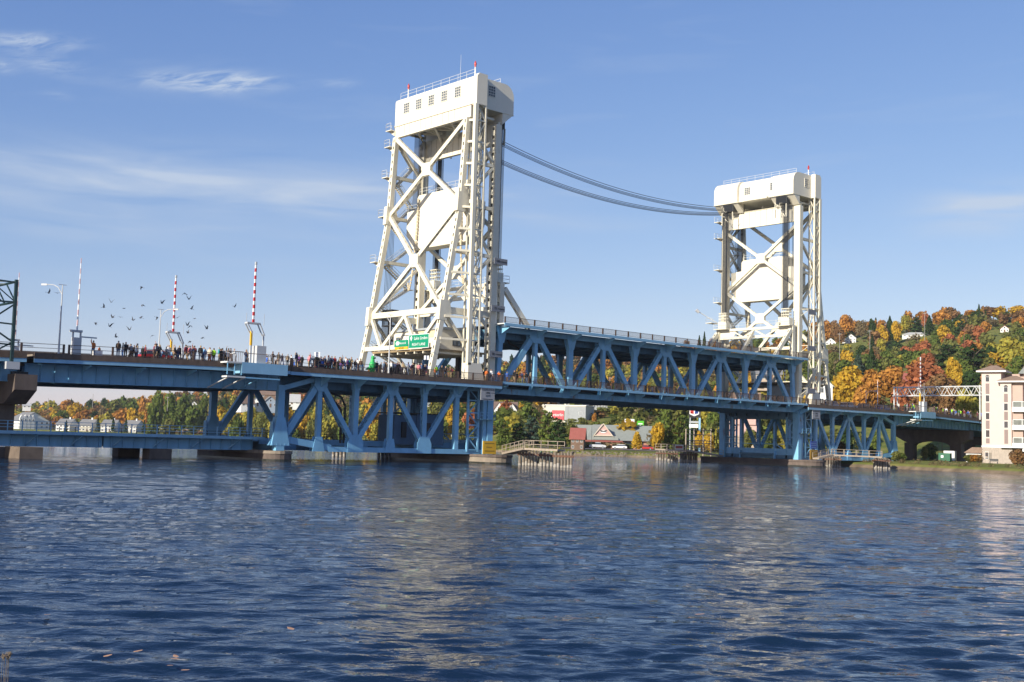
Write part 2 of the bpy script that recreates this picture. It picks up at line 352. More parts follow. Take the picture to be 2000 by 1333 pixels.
# ---------------------------------------------------------------- side spans (deck truss between tower and outer pier)
NX = [-37.0, -31.15, -25.35, -19.5, -13.65, -7.75]
for mir in (False, True):
    MIR[0] = mir; z_ = (lambda x: zdeck(76.2 - x)) if mir else zdeck
    side = 'right of the smaller tower' if mir else 'left of the larger tower'
    th = thing('side_span', 'blue deck truss side span ' + side + ' low over the water', 'bridge span', (-20, 8.9, 11), 'side truss spans')
    for y in (0, W):
        nearp = y < 1
        MB().beam((-31.6, y, 10.88), (-1.0, y, 10.9), .78, .6).build('top_chord', BLUE, th)
        MB().beam((-29.5, y, 1.60), (-1.2, y, 1.60), .68, .62).build('bottom_chord', BLUE, th)
        MB().beam((-36.0, y, 2.75), (-29.2, y, 1.75), .85, .6).build('bottom_chord', BLUE, th)
        MB().beam((-36.7, y, 9.35), (-31.6, y, 10.85), .62, .6).build('end_chord', BLUE, th)
        # end post with a wide flared shoe
        MB().beam((-37.0, y, 5), (-37.0, y, 9.7), .95, .7).build('end_post', BLUE, th)
        for k, (o, c) in enumerate(((.0, .46), (-.42, .2), (.42, .2))):
            MB().prism([(-38.6 + (.3 * k), 1.95), (-35.3 - .3 * k, 1.95), (-35.9, 3.0), (-36.4, 5.6), (-37.6, 5.6), (-38.1, 3.0)], y + o - c / 2, y + o + c / 2).build('shoe_plate', BLUE, th)
        sh = MB()
        for xx in (-38.1, -37.5, -36.9, -36.3, -35.8): sh.prism([(y - .55, 2.0), (y + .55, 2.0), (y + .3, 5.0), (y - .3, 5.0)], xx - .03, xx + .03, 'x')
        sh.build('shoe_rib', BLUE, th)
        MB().box(-37.6, -36.4, y - .5, y + .5, 1.3, 1.95).build('bearing', BLUE, th)
        for k, x in enumerate(NX[1:], 1):
            if k in (1, 3):
                gusset_top(th, x, 11.3, 9.15, 1.0, y); MB().beam((x, y, 2), (x, y, 10), .62, .55).build('vertical_post', BLUE, th)
                for yy in (y - .35, y + .35): MB().prism([(x - .95, 1.28), (x + .95, 1.28), (x + .5, 3.2), (x - .5, 3.2)], yy - .03, yy + .03).build('gusset_plate', BLUE, th)
            elif k in (2, 4):
                knee(th, x, 11.3, 9.6, .72, .4, y)
                if k == 4: MB().perf((x, y, 3), (x, y, 10.5), .75, .6, pitch=1.0).build('vertical_post', BLUE, th)
                else: MB().beam((x, y, 3), (x, y, 10.5), .75, .6).build('vertical_post', BLUE, th)
                for yy in (y - .38, y + .38): MB().prism([(x - 1.25, 1.25), (x + 1.25, 1.25), (x + 1.25, 2.6), (x + .8, 3.6), (x - .8, 3.6), (x - 1.25, 2.6)], yy - .03, yy + .03).build('gusset_plate', BLUE, th)
            else:
                MB().beam((x, y, 1.9), (x, y, 10.5), .72, .6).build('vertical_post', BLUE, th); gusset_top(th, x, 11.3, 9.4, .95, y)
        D_ = [((-36.4, 2.9), (-31.7, 9.8)), ((-30.6, 9.8), (-26.0, 3.2)), ((-24.7, 3.2), (-20.1, 9.8)), ((-18.9, 9.8), (-14.3, 3.2)), ((-13.0, 3.2), (-8.3, 9.9))]
        for i, (a, b) in enumerate(D_):
            if i == 0: MB().beam((a[0], y, a[1]), (b[0], y, b[1]), .85, .58).build('diagonal', BLUE, th)
            else: MB().perf((a[0], y, a[1]), (b[0], y, b[1]), .66, .6, pitch=1.0, hole=.52).build('diagonal', BLUE, th)
    for x in NX + [-1.6]:
        for y, s_ in ((0, -1), (W, 1)):
            if x > -36: MB().prism([(y + s_ * .33, 11.05), (y + s_ * 2.55, 11.05), (y + s_ * 2.55, 10.85), (y + s_ * .33, 9.7)], x - .04, x + .04, 'x').build('bracket', BLUE, th)
        MB().beam((x, .3, 10.2), (x, W - .3, 10.2), 1.5, .3, (1, 0, 0)).build('floor_beam', SBLUE, th)
        MB().beam((x, .3, 1.7), (x, W - .3, 1.7), .7, .3, (1, 0, 0)).build('floor_beam', SBLUE, th)
    for y in (1.8, 4.3, 6.9, 9.4, 11.9, 14.4, 16.1): MB().beam((-37, y, 10.25), (-1, y, 10.3), 1.5, .22).build('stringer', SBLUE, th)
    sm = LB().box(-.03, .03, -.14, .14, -.65, .65).mesh('stiffener', SBLUE)
    for i in range(26): inst(sm, 'stiffener', th, TX((-35.5 + i * 1.35, 1.8, 10.27)))
    MB().box(-37, -1, 5.0, 13.2, 2.0, 2.35).build('rail_deck', SBLUE, th)
    for y in (4.95, 13.25): MB().beam((-37, y, 2.05), (-1, y, 2.05), 1.5, .2).build('rail_stringer', BLUE, th)
    # deck slab, brown kerb beam and pale blue fascia
    for y, s_ in ((-2.65, -1), (W + 2.65, 1)):
        a, b = (-37.2, -1.3)
        MB().box(a, b, y - .05, y + .10, 10.95, 11.38).build('fascia_beam', LBLUE, th)
        MB().box(a, b, y - .09, y + .35, 11.383, 12.03).build('kerb_beam', CONCB, th)
        MB().box(a, b, y - s_ * .36, y - s_ * 2.9, 11.7, 11.9).build('sidewalk_slab', CONC, th)
    MB().box(-37.2, -1.3, -.2, W + .2, 11.55, 11.75).build('road_deck', ASPH, th)
    r_ = thing('bridge_railing', 'brown railing on the near kerb of the ' + ('right' if mir else 'left') + ' side span', 'railing', (-20, -2.6, 12), 'railings of the bridge')
    if mir: railing(r_, -37, -1.4, -2.55, lambda x: 12.03, 2.75, .95, .17)
    else: railing(r_, -37, -23.5, -2.55, lambda x: 12.03, 3.4, 1.0, 0); railing(r_, -23.3, -1.4, -2.55, lambda x: 12.03, 2.75, .95, .17)
    r_ = thing('bridge_railing', 'brown railing on the far kerb of the ' + ('right' if mir else 'left') + ' side span', 'railing', (-20, W + 2.6, 12), 'railings of the bridge')
    railing(r_, -37, -1.4, W + 2.55, lambda x: 12.03, 2.75, .95, .34)
MIR[0] = False

# ---------------------------------------------------------------- approach girder spans
def girder_span(x0, x1, zb0, zb1, label, segs=6):
    th = thing('girder_span', label, 'bridge span', ((x0 + x1) / 2, 8.9, 11), 'girder approach spans')
    for y in (0, 5.9, 11.9, W):
        g = MB(); n = 12
        for i in range(n):
            a = x0 + (x1 - x0) * i / n; b = x0 + (x1 - x0) * (i + 1) / n
            za = zb0 + (zb1 - zb0) * i / n; zb = zb0 + (zb1 - zb0) * (i + 1) / n; ta = zdeck(a) - 1.12; tb = zdeck(b) - 1.12
            for dy in (-.04, .04):
                q = [(a, y + dy, za), (b, y + dy, zb), (b, y + dy, tb), (a, y + dy, ta)]; g.quad(*(q if dy < 0 else q[::-1]))
            for zz, zz2 in ((za, zb), (ta, tb)): g.beam((a, y, zz), (b, y, zz2), .07, .55)
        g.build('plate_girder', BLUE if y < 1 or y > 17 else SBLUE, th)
        if y < 1:
            n = int(abs(x1 - x0) / 1.55); sm = None
            for i in range(n + 1):
                x = x0 + .12 + (x1 - x0 - .24) * i / n; t = (x - x0) / (x1 - x0); zb = zb0 + (zb1 - zb0) * t; h = zdeck(x) - 1.15 - zb
                if sm is None: sm = LB().box(-.028, .028, -.2, 0, 0, 1).mesh('stiffener', BLUE)
                inst(sm, 'stiffener', th, (x, -.042, zb + .03), scale=(1, 1, h - .05))
    n = max(2, int(abs(x1 - x0) / 5.8))
    for i in range(n + 1):
        x = x0 + (x1 - x0) * i / n; z = zdeck(x) - 1.15
        for y, s_ in ((0, -1), (W, 1)):
            if 0 < i < n: MB().prism([(y + s_ * .23, z), (y + s_ * 2.5, z), (y + s_ * 2.5, z - .15), (y + s_ * .23, z - .75)], x - .05, x + .05, 'x').build('bracket', BLUE, th)
        MB().beam((x, .3, z - 1), (x, W - .3, z - 1), 1.4, .25, (1, 0, 0)).build('floor_beam', SBLUE, th)
    for y, s_ in ((-2.65, -1), (W + 2.65, 1)):
        k = MB(); f = MB(); sl_ = MB(); n = 14
        for i in range(n):
            a = x0 + (x1 - x0) * i / n; b = x0 + (x1 - x0) * (i + 1) / n; za, zb = zdeck(a), zdeck(b)
            k.beam((a, y + .12, za - .325), (b, y + .12, zb - .325), .65, .44); f.beam((a, y + .02, za - .86), (b, y + .02, zb - .86), .42, .16)
            sl_.beam((a, y - s_ * 1.65, za - .25), (b, y - s_ * 1.65, zb - .25), .2, 2.5)
        k.build('kerb_beam', CONCB, th); f.build('fascia_beam', LBLUE, th); sl_.build('sidewalk_slab', CONC, th)
    d = MB()
    for i in range(14):
        a = x0 + (x1 - x0) * i / 14; b = x0 + (x1 - x0) * (i + 1) / 14; d.beam((a, 8.9, zdeck(a) - .42), (b, 8.9, zdeck(b) - .42), .25, W + .2)
    d.build('road_deck', ASPH, th)
    return th
gl = girder_span(-69.4, -37.3, 8.42, 9.02, 'blue plate girder road span at the left edge beneath the crowd')
girder_span(-112, -70.2, 8.3, 8.35, 'blue plate girder road span leaving the photo at far left')
gr_ = girder_span(113.4, 146.5, 9.0, 8.75, 'blue plate girder road span beside the white gantry at right')
girder_span(147.0, 182, 8.9, 8.0, 'blue plate girder road span passing behind the pink condominium')
for lab, x0, x1, y, bal in (('near brown railing left of the barrier gates, with open rails', -112, -66.2, -2.55, 0), ('near brown railing on the left girder span in front of the crowd', -65.6, -45.6, -2.55, 0), ('near brown railing between the barrier gate balcony and the side span', -42.2, -37.2, -2.55, 0),
        ('far brown railing on the left girder span', -112, -37.2, W + 2.55, 0), ('near brown railing on the right girder span below the gantry', 113.4, 182, -2.55, .3), ('far brown railing on the right girder span', 113.4, 182, W + 2.55, .3)):
    t = thing('bridge_railing', lab, 'railing', ((x0 + x1) / 2, y, 12), 'railings of the bridge')
    railing(t, x0, x1, y, zdeck, 4.5 if not bal else 3, 1.0, bal)
# traffic side concrete parapet seen through the open rails
t = thing('road_parapet', 'low concrete parapet between sidewalk and road on the left spans', 'parapet', (-60, .3, 11.6))
for i in range(12):
    a = -112 + i * 9.2; MB().beam((a, .35, zdeck(a) + .05), (a + 9.1, .35, zdeck(a + 9.1) + .05), .4, .25).build('parapet_block', CONCB, t)

# ---------------------------------------------------------------- rail bridge at the left
th = thing('rail_bridge', 'low blue girder rail bridge with walkway under the left road spans', 'rail bridge', (-70, 9, 2.5))
for y in (4.0, 13.6):
    for i in range(5):
        a = -38.5 - i * 20; b = a - 19.8; MB().beam((a, y, 2.0), (b, y, 2.0), 1.55, .12).build('plate_girder', BLUE, th)
sm = LB().box(-.03, .03, -.22, 0, -.74, .74).mesh('stiffener', BLUE)
for i in range(60): inst(sm, 'stiffener', th, (-38.6 - i * 1.45, 3.93, 2.02))
MB().box(-140, -37.5, 3.2, 14.4, 2.785, 2.95).build('rail_deck', SBLUE, th)
MB().box(-140, -37.5, 2.35, 2.5, 2.62, 2.98).build('walkway_edge', LBLUE, th)
MB().box(-140, -37.5, 2.5, 3.2, 2.80, 2.93).build('walkway', GALV, th)
bk = LB().add([(-.06, 2.4, 2.6), (.06, 2.4, 2.6), (.06, 2.55, 2.6), (-.06, 2.55, 2.6), (-.06 - .9, 3.9, 1.3), (.06 - .9, 3.9, 1.3), (.06 - .9, 3.9, 1.5), (-.06 - .9, 3.9, 1.5)], [(0, 1, 5, 4), (3, 2, 1, 0), (1, 2, 6, 5), (2, 3, 7, 6), (3, 0, 4, 7)]).mesh('bracket', BLUE)
for i in range(18): inst(bk, 'bracket', th, (-41 - i * 5.1, 0, 0))
t2 = thing('walkway_railing', 'light blue pipe railing along the low rail bridge walkway', 'railing', (-80, 2.4, 3), None)
pm = LB().box(-.05, .05, -.05, .05, 0, 1.12).mesh('post', LBLUE)
for i in range(46): inst(pm, 'post', t2, (-38 - i * 1.6, 2.42, 2.98))
r = MB()
for h in (.4, .75, 1.1): r.box(-140, -37.6, 2.39, 2.45, 2.98 + h - .03, 2.98 + h + .03)
r.build('rail', LBLUE, t2)
t2 = thing('walkway_railing', 'thin dark pipe railing on the far side of the rail track inside the side span', 'railing', (-20, 13.4, 2.4), None)
r = MB()
for h in (.45, .8, 1.15): r.box(-60, -2, 13.38, 13.43, 2.4 + h - .025, 2.4 + h + .025)
r.build('rail', DARK, t2); pm = LB().box(-.04, .04, -.04, .04, 0, 1.15).mesh('post', DARK)
for i in range(30): inst(pm, 'post', t2, (-60 + i * 2, 13.4, 2.4))

WET = mat('wet_dark_concrete', (.03, .032, .026), .3, .3, 2)
# ---------------------------------------------------------------- piers
def capsule(cx, y0, y1, r, z0, z1, n=10, pointed=False):
    p = []
    for i in range(n + 1):
        a = math.pi + math.pi * i / n; p.append((cx + r * math.cos(a), y0 + r + r * math.sin(a)))
    for i in range(n + 1):
        a = math.pi * i / n; p.append((cx + r * math.cos(a), y1 - r + r * math.sin(a)))
    return MB().prism(p, z0, z1, 'z')
for mir in (False, True):
    MIR[0] = mir; sd_ = 'smaller right' if mir else 'larger left'
    t = thing('main_pier', 'long round-nosed concrete pier under the ' + sd_ + ' tower', 'pier', (-2.6, 8, 0), 'piers under the towers')
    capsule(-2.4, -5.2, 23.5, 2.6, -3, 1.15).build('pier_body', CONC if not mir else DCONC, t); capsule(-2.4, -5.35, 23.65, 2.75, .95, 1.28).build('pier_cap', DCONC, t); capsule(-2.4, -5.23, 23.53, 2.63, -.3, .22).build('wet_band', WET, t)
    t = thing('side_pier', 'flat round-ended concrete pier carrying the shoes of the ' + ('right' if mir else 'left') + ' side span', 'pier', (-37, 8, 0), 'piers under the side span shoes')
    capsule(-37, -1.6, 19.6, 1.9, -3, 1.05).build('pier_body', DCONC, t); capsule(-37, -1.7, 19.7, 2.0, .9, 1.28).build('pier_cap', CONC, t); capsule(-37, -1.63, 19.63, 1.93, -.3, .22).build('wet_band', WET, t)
MIR[0] = False
for lab, x, lit in (('massive hammerhead concrete road pier at the left edge', -70.0, 1),):
    t = thing('road_pier', lab, 'pier', (x, 9, 0))
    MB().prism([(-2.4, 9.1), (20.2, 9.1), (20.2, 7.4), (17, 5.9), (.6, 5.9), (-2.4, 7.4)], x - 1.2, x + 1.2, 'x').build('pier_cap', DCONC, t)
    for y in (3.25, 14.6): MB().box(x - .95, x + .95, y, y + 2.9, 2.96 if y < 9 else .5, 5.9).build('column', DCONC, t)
    MB().box(x - .4, x + 2.1, -2.9, 1.6, -3, 1.25).build('footing', mat('footing_shadow_brown', (.15, .115, .09), .9, .25, .8, rust=.2), t); MB().box(x - 1.6, x + 1.2, 2.2, 5.6, -3, 1.1).build('footing', DCONC, t); MB().box(x - 1.6, x + 1.9, 12.6, 18.5, -3, 1.1).build('footing', CONC, t)  # shadow over the near footing is painted in as a darker concrete
    for y in (0, 5.9, 11.9, W): MB().box(x - .9, x + .9, y - .35, y + .35, 9.1, 9.45).build('bearing', DARK, t)
for i, x in enumerate((-51.2, -88, -106)):
    for y0, y1, w_ in ((3.6, 5.6, 'near'), (12.6, 14.4, 'far')):
        t = thing('rail_pier', ('low dark concrete block under the %s girder of the rail bridge' % w_) + (', %s' % ('mid span' if i == 0 else 'beyond the left edge' if i == 1 else 'furthest left')), 'pier', (x, y0, 0), 'rail bridge pier blocks')
        MB().box(x - 1.45, x + 1.45, y0, y1, -3, 1.2).build('pier_body', DCONC if i else DCONC, t)
# right road pier with arched cap
t = thing('road_pier', 'brown concrete road pier with an arched cap at the right bank', 'pier', (146, 9, 0))
arch = [(-.9, 8.6), (18.1, 8.9), (18.1, 7.2), (15.6, 5.9)]
for i in range(9):
    a = math.pi * i / 8; arch.append((8.6 + 4.6 * math.cos(a), 5.0 + 1.0 * math.sin(a)))
arch += [(1.2, 5.6), (-.9, 6.6)]
MB().prism(arch, 145.2, 147.2, 'x').build('pier_cap', DCONC, t)
for y0, y1 in ((1.2, 4.0), (13.2, 15.6)): MB().box(145.4, 147, y0, y1, -1, 5.6).build('column', DCONC, t)
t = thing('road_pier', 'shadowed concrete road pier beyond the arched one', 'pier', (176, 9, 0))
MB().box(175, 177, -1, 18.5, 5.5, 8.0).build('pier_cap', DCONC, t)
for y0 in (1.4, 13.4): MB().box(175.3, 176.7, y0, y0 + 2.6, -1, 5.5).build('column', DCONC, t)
# ================================================================ TOWERS
def window(th, c, xd, w_, h, m_f=WHITE2, m_g=GLASSG, nx=3, nz=4, nrm=None, depth=.10, bars=True):
    """window let into a wall: frame part with a glass sub-part; c centre on the wall face, xd along the wall"""
    c = Vector(c); x = Vector(xd).normalized(); n = Vector(nrm).normalized(); z = Vector((0, 0, 1)); f = MB(); f.m = False
    def bx(cc, a, b, d): f.beam(cc - x * a / 2, cc + x * a / 2, b, d, n)
    t = .05 * min(1.6, max(.8, w_))
    for s_ in (-1, 1): f.beam(c + x * s_ * (w_ / 2) - z * h / 2, c + x * s_ * (w_ / 2) + z * h / 2, t * 1.3, depth, n); bx(c + z * s_ * h / 2, w_ + t, t * 1.3, depth)
    if bars:
        for i in range(1, nx): f.beam(c + x * (i / nx - .5) * w_ - z * h / 2, c + x * (i / nx - .5) * w_ + z * h / 2, t, depth * .7, n)
        for i in range(1, nz): bx(c + z * (i / nz - .5) * h, w_, t, depth * .7)
    fo = f.build('window', m_f, th)
    g = MB(); g.m = False; g.beam(c - z * h / 2 + n * .006, c + z * h / 2 + n * .006, w_, .02, n)
    go = g.build('pane', m_g); go.parent = fo; go.matrix_parent_inverse = (fo.parent.matrix_basis @ fo.matrix_parent_inverse).inverted() if fo.parent else Matrix()
    return fo
def rail_run(th, pts, h=1.05, r=.028, m=None, name='guard_rail', st=1.8):
    b = MB(); m = m or GREYW
    for p, q in zip(pts[:-1], pts[1:]):
        p = Vector(p); q = Vector(q); L = (q - p).length; n = max(1, round(L / st))
        for i in range(n + 1): c = p + (q - p) * (i / n); b.tube(c, c + Vector((0, 0, h)), r, 5)
        for hh in (h, h * .55): b.tube(p + Vector((0, 0, hh)), q + Vector((0, 0, hh)), r, 5)
    return b.build(name, m, th)
Z5 = [51.0, 44.6, 38.0, 30.8, 22.0, 16.8]
def legx(z):                                # u of the inclined leg centre at height z
    pts = [(51, 7.3), (38.3, 8.05), (22.0, 10.75), (12.0, 12.75)]
    for (za, a), (zb, b) in zip(pts[:-1], pts[1:]):
        if z >= zb: return a + (b - a) * (za - z) / (za - zb)
    return pts[-1][1]
for mir in (False, True):
    MIR[0] = mir; SX = -1 if mir else 1; WH = 'smaller, farther cream' if mir else 'larger, nearer cream'
    def u(p): return (-p[0], p[1], p[2])    # tower frame: first coordinate runs away from the lift span
    th = thing('lift_tower', WH + ' steel lift tower at the ' + ('right' if mir else 'left') + ' end of the lift span', 'lift tower', (-4, 8.9, 1.3), 'lift towers')
    for y in (0.05, W - .05):
        MB().perf(u((1.6, y, 11.9)), u((1.6, y, 51.0)), 1.05, 1.35, pitch=1.3, hole=.5).build('main_column', WHITE, th)
        MB().box(-1.075, -1.035, y - .66, y + .66, 11.9, 51.0).build('cover_plate', WHITE, th)
        MB().beam(u((1.6, y, 1.25)), u((1.6, y, 11.9)), 1.05, 1.35).build('lower_column', BLUE if y < 1 and not mir else BLUER, th)
        ys = .55
        seg = [51, 38.3, 22.0, 12.0]
        for a, b in zip(seg[:-1], seg[1:]):
            MB().perf(u((legx(a), y, a)), u((legx(b), y, b)), .78, .72, pitch=1.15, hole=.52).build('inclined_leg', WHITE, th)
        for z in (38.3, 22.0): MB().prism([(-legx(z) - .75, z + 1.4), (-legx(z) + .9, z + 1.4), (-legx(z) + 1.3, z - .2), (-legx(z) + .4, z - 1.6), (-legx(z) - .95, z - 1.5)], y - .4, y + .4).build('gusset_plate', WHITE, th)
        # longitudinal bracing between leg and column
        for z in Z5[1:5]: MB().perf(u((legx(z) - .3, y, z)), u((2.0, y, z)), .5 if z != 22 else .95, .5, pitch=1.2, hole=.4).build('side_strut', WHITE, th)
        D_ = [((legx(50.6) - .2, 50.4), (2.0, 45)), ((2.0, 44.4), (legx(38) - .3, 38.4)), ((legx(38) - .3, 37.7), (2.0, 31)), ((2.0, 30.6), (legx(22) - .3, 22.4)), ((legx(22) - .4, 21.5), (2.3, 12.6))]
        for a, b in D_: MB().beam(u((a[0], y, a[1])), u((b[0], y, b[1])), .42, .45).build('side_diagonal', WHITE, th)
    # top girders with stiffener ribs, back and lift side
    for uu, z0, z1 in ((7.0, 51.05, 52.95), (1.5, 48.0, 51.3)):
        MB().beam(u((uu, -.55, (z0 + z1) / 2)), u((uu, W + .55, (z0 + z1) / 2)), z1 - z0, .35, (1, 0, 0)).build('top_girder', WHITE2, th)
        rb = LB().box(-.2, .2, -.035, .035, -(z1 - z0) / 2, (z1 - z0) / 2).mesh('stiffener', mat('weathered_rib_edge', (.42, .37, .28), .7, .2, 2))
        for i in range(13): inst(rb, 'stiffener', th, TX(u((uu, .6 + i * (W - 1.2) / 12, (z0 + z1) / 2))))
        for z in (z0, z1): MB().beam(u((uu, -.6, z)), u((uu, W + .6, z)), .1, .62, (1, 0, 0)).build('girder_flange', WHITE, th)
    for i in range(5):
        y = .5 + i * 4.2; MB().beam(u((1.8, y, 51.9)), u((6.8, y, 51.9)), .35, .35).build('roof_joist', WHITE, th)
    for i in range(4):
        y = .5 + i * 4.2; MB().beam(u((1.8, y, 51.8)), u((6.8, y + 4.2, 51.8)), .25, .25).build('roof_joist', WHITE, th)
        MB().beam(u((1.8, y + 4.2, 50.7)), u((6.8, y, 51.6)), .25, .25).build('roof_joist', WHITE, th)
    # back face X bracing between the inclined legs
    nb = lambda z: (legx(z), z)
    def xb(face, za, zb, yc=8.9, w_=.62):
        n = (1, 0, 0)
        for ya, yb in ((.35, W - .35), (W - .35, .35)):
            MB().perf(u((face(za), ya, za)), u((face(zb), yb, zb)), w_, .5, n, pitch=1.25, hole=.5).build('cross_brace', WHITE, th)
        zm = (za + zb) / 2; MB().beam(u((face(zm), yc, zm - 1.0)), u((face(zm), yc, zm + 1.0)), 2.1, .56, n).build('gusset_plate', WHITE, th)
    xb(legx, 50.7, 38.3); xb(legx, 38.0, 22.2)
    MB().perf(u((legx(22), .3, 22.0)), u((legx(22), W - .3, 22.0)), .85, .55, (1, 0, 0)).build('back_strut', WHITE, th)
    MB().perf(u((legx(16.8), .3, 16.8)), u((legx(16.8), W - .3, 16.8)), .65, .55, (1, 0, 0)).build('back_strut', WHITE, th)
    for a, b in (((17.4, 21.5), (13.6, 17.0)), ((8.9, 21.6), (13.1, 17.0)), ((8.9, 21.6), (5.0, 17.0)), ((.5, 21.5), (4.2, 17.0))):
        MB().perf(u((legx(a[1]), a[0], a[1])), u((legx(b[1]), b[0], b[1])), .5, .45, (1, 0, 0), pitch=1.1, hole=.4).build('portal_brace', WHITE, th)
    # lift face bracing
    fx = lambda z: 1.6
    xb(fx, 47.4, 35.3, w_=.55); xb(fx, 35.0, 23.4, w_=.55)
    MB().beam(u((1.6, .3, 23.0)), u((1.6, W - .3, 23.0)), .6, .45, (1, 0, 0)).build('front_strut', WHITE, th)
    # stair / ladder shaft on the near side
    shaft = [(6.85, -1.35), (4.95, -1.35), (6.85, -.15), (4.95, -.15)]
    MB().box(-7.1, -6.5, -1.55, -1.0, 14.2, 53.0).build('shaft_post', WHITE, th)
    for a, b in shaft[1:]: MB().box(-a - .12, -a + .12, b - .12, b + .12, 14.2, 53.0).build('shaft_post', WHITE, th)
    MB().prism([(-7.0, 12.0), (-3.9, 12.0), (-4.3, 13.6), (-4.6, 14.5), (-7.0, 14.5)], -1.55, -.05).build('shaft_base', WHITE2, th)
    za = 14.5; k = 0
    while za < 52:
        zb = min(za + 3.28, 53)
        MB().beam(u((6.85, -1.35, zb)), u((4.95, -1.35, zb)), .2, .15).build('shaft_strut', WHITE, th)
        p, q = ((6.85, za), (4.95, zb)) if k % 2 == 0 else ((4.95, za), (6.85, zb))
        MB().beam(u((p[0], -1.35, p[1])), u((q[0], -1.35, q[1])), .17, .12).build('shaft_lacing', WHITE, th)
        MB().beam(u((4.95, -1.35 if k % 2 else -.15, za)), u((4.95, -.15 if k % 2 else -1.35, zb)), .12, .12, (1, 0, 0)).build('shaft_lacing', WHITE, th)
        if zb < 52: MB().beam(u((6.85, -1.2, zb)), u((legx(zb) - .2, -.3, zb)), .32, .3).build('shaft_tie', WHITE, th)
        za = zb; k += 1
    ld = MB()
    for i in range(110): ld.box(-5.9, -5.5, -.75, -.72, 14.6 + i * .35, 14.64 + i * .35)
    for xx in (-5.9, -5.5): ld.box(xx - .03, xx + .03, -.77, -.70, 14.5, 53)
    for i in range(38):                     # safety hoops
        z = 15.5 + i; ld.box(-6.05, -5.35, -1.12, -1.09, z, z + .06); ld.box(-6.05, -6.0, -1.12, -.7, z, z + .06); ld.box(-5.4, -5.35, -1.12, -.7, z, z + .06)
    for xx in (-6.4, -5.2): ld.tube((xx, -.4, 14.5), (xx, -.4, 53), .05, 5)
    ld.build('caged_ladder', WHITE, th)
    # blue shaft under the deck
    for y0, y1 in ((-.35, .25), (W - .25, W + .35)):
        for xx in (-5.75, -3.75): MB().box(xx - .14, xx + .14, y0 - .1, y0 + .2, 1.6, 11.0).build('lower_shaft_post', BLUE, th)
        zz = [1.9, 3.7, 5.5, 7.3, 9.1, 10.8]
        for i in range(6): MB().box(-5.75, -3.75, y0 - .08, y0 + .1, zz[i] - .1, zz[i] + .1).build('lower_shaft_strut', BLUE, th)
        for i in range(5):
            a, b = ((-5.75, -3.75) if i % 2 else (-3.75, -5.75)); MB().beam((a, y0, zz[i]), (b, y0, zz[i + 1]), .15, .12).build('lower_shaft_lacing', BLUE, th)
    # portal under the deck on the channel side
    for y, s_ in ((0, 1), (W, -1)):
        yy = y + s_ * 2.4
        MB().box(-1.95, -1.45, yy - .22, yy + .22, 1.3, 10.4).build('portal_post', BLUER if mir else BLUE, th)
        for i in range(6):
            z = 1.8 + i * 1.4; a, b = (y + s_ * .7, yy - s_ * .2) if i % 2 else (yy - s_ * .2, y + s_ * .7)
            MB().beam((-1.7, a, z), (-1.7, b, z + 1.4), .2, .12, (1, 0, 0)).build('portal_lacing', BLUE, th)
        MB().box(-2.9, -2.3, y - .5, y + .5, 1.25, 10.9).build('lower_column', BLUE, th)
        pf = MB(); pf.box(-4.2, -1.3, y - s_ * .9 - .45, y - s_ * .9 + .45, 6.3, 6.4); pf.build('platform', SBLUE, th)
        rail_run(th, [(-4.2, y - s_ * 1.3, 6.4), (-1.3, y - s_ * 1.3, 6.4)], 1.0, .03, BLUE)
    MB().box(-1.9, -1.5, .5, W - .5, 1.9, 3.3).build('portal_girder', BLUE, th)
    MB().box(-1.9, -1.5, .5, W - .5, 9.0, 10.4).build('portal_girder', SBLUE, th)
    MB().box(-2.2, -1.2, .5, W - .5, 4.1, 4.22).build('portal_walkway', BLUE, th)
    rail_run(th, [(-1.3, 1, 4.2), (-1.3, W - 1, 4.2)], 1.1, .03, SBLUE, st=2.2)
    for s_ in (3.5, 8.9, 14.2): MB().beam((-1.7, s_, 3.3), (-1.7, s_ + 1.4, 4.1), .2, .2, (1, 0, 0)).build('portal_lacing', BLUE, th)
    # far-side stairs: zigzag flights with landings
    zz = 50.2; k = 0
    while zz > 15:
        zb = zz - 3.3; la, lb = legx(zz) - 1.3, 3.2; a, b = (la, lb) if k % 2 == 0 else (lb, la)
        st_ = MB()
        for yy in (W + .35, W + 1.25): st_.beam(u((a, yy, zz)), u((b, yy, zb)), .28, .06)
        for i in range(14):
            t = (i + .5) / 14; st_.box(-(a + (b - a) * t) - .14, -(a + (b - a) * t) + .14, W + .38, W + 1.22, zz + (zb - zz) * t - .02, zz + (zb - zz) * t + .02)
        for yy in (W + .35, W + 1.25):
            for hh in (.5, 1.0): st_.beam(u((a, yy, zz + hh)), u((b, yy, zb + hh)), .045, .045)
        st_.build('stair_flight', GREYW if k % 2 else WHITE, th)
        MB().box(-b - .7, -b + .7, W + .3, W + 1.3, zb - .1, zb).build('stair_landing', WHITE, th)
        zz = zb; k += 1
    # little balconies standing out beyond the far legs and lift ropes' inspection decks
    for z in (52.3, 49.6, 44.6, 38.2, 30.8) if not mir else (49.8, 46.4, 39.8, 33.0):
        uc = legx(z) if not mir else 1.2
        MB().box(-uc - .9, -uc + 1.3, W + .35, W + 1.75, z - .12, z).build('balcony_floor', WHITE, th)
        MB().prism([(W + .35, z - .12), (W + 1.7, z - .12), (W + .35, z - .9)], -uc - .2, -uc + .2, 'x').build('balcony_bracket', WHITE, th)
        rail_run(th, [(-uc - .9, W + .4, z), (-uc - .9, W + 1.7, z), (-uc + 1.3, W + 1.7, z)], 1.1, .03, GREYW, 'balcony_rail', 1.1)
    # machinery house with rounded shoulders
    def arc(cx, cz, r, a0, a1, n=6): return [(cx + r * math.cos(R(a0 + (a1 - a0) * i / n)), cz + r * math.sin(R(a0 + (a1 - a0) * i / n))) for i in range(n + 1)]
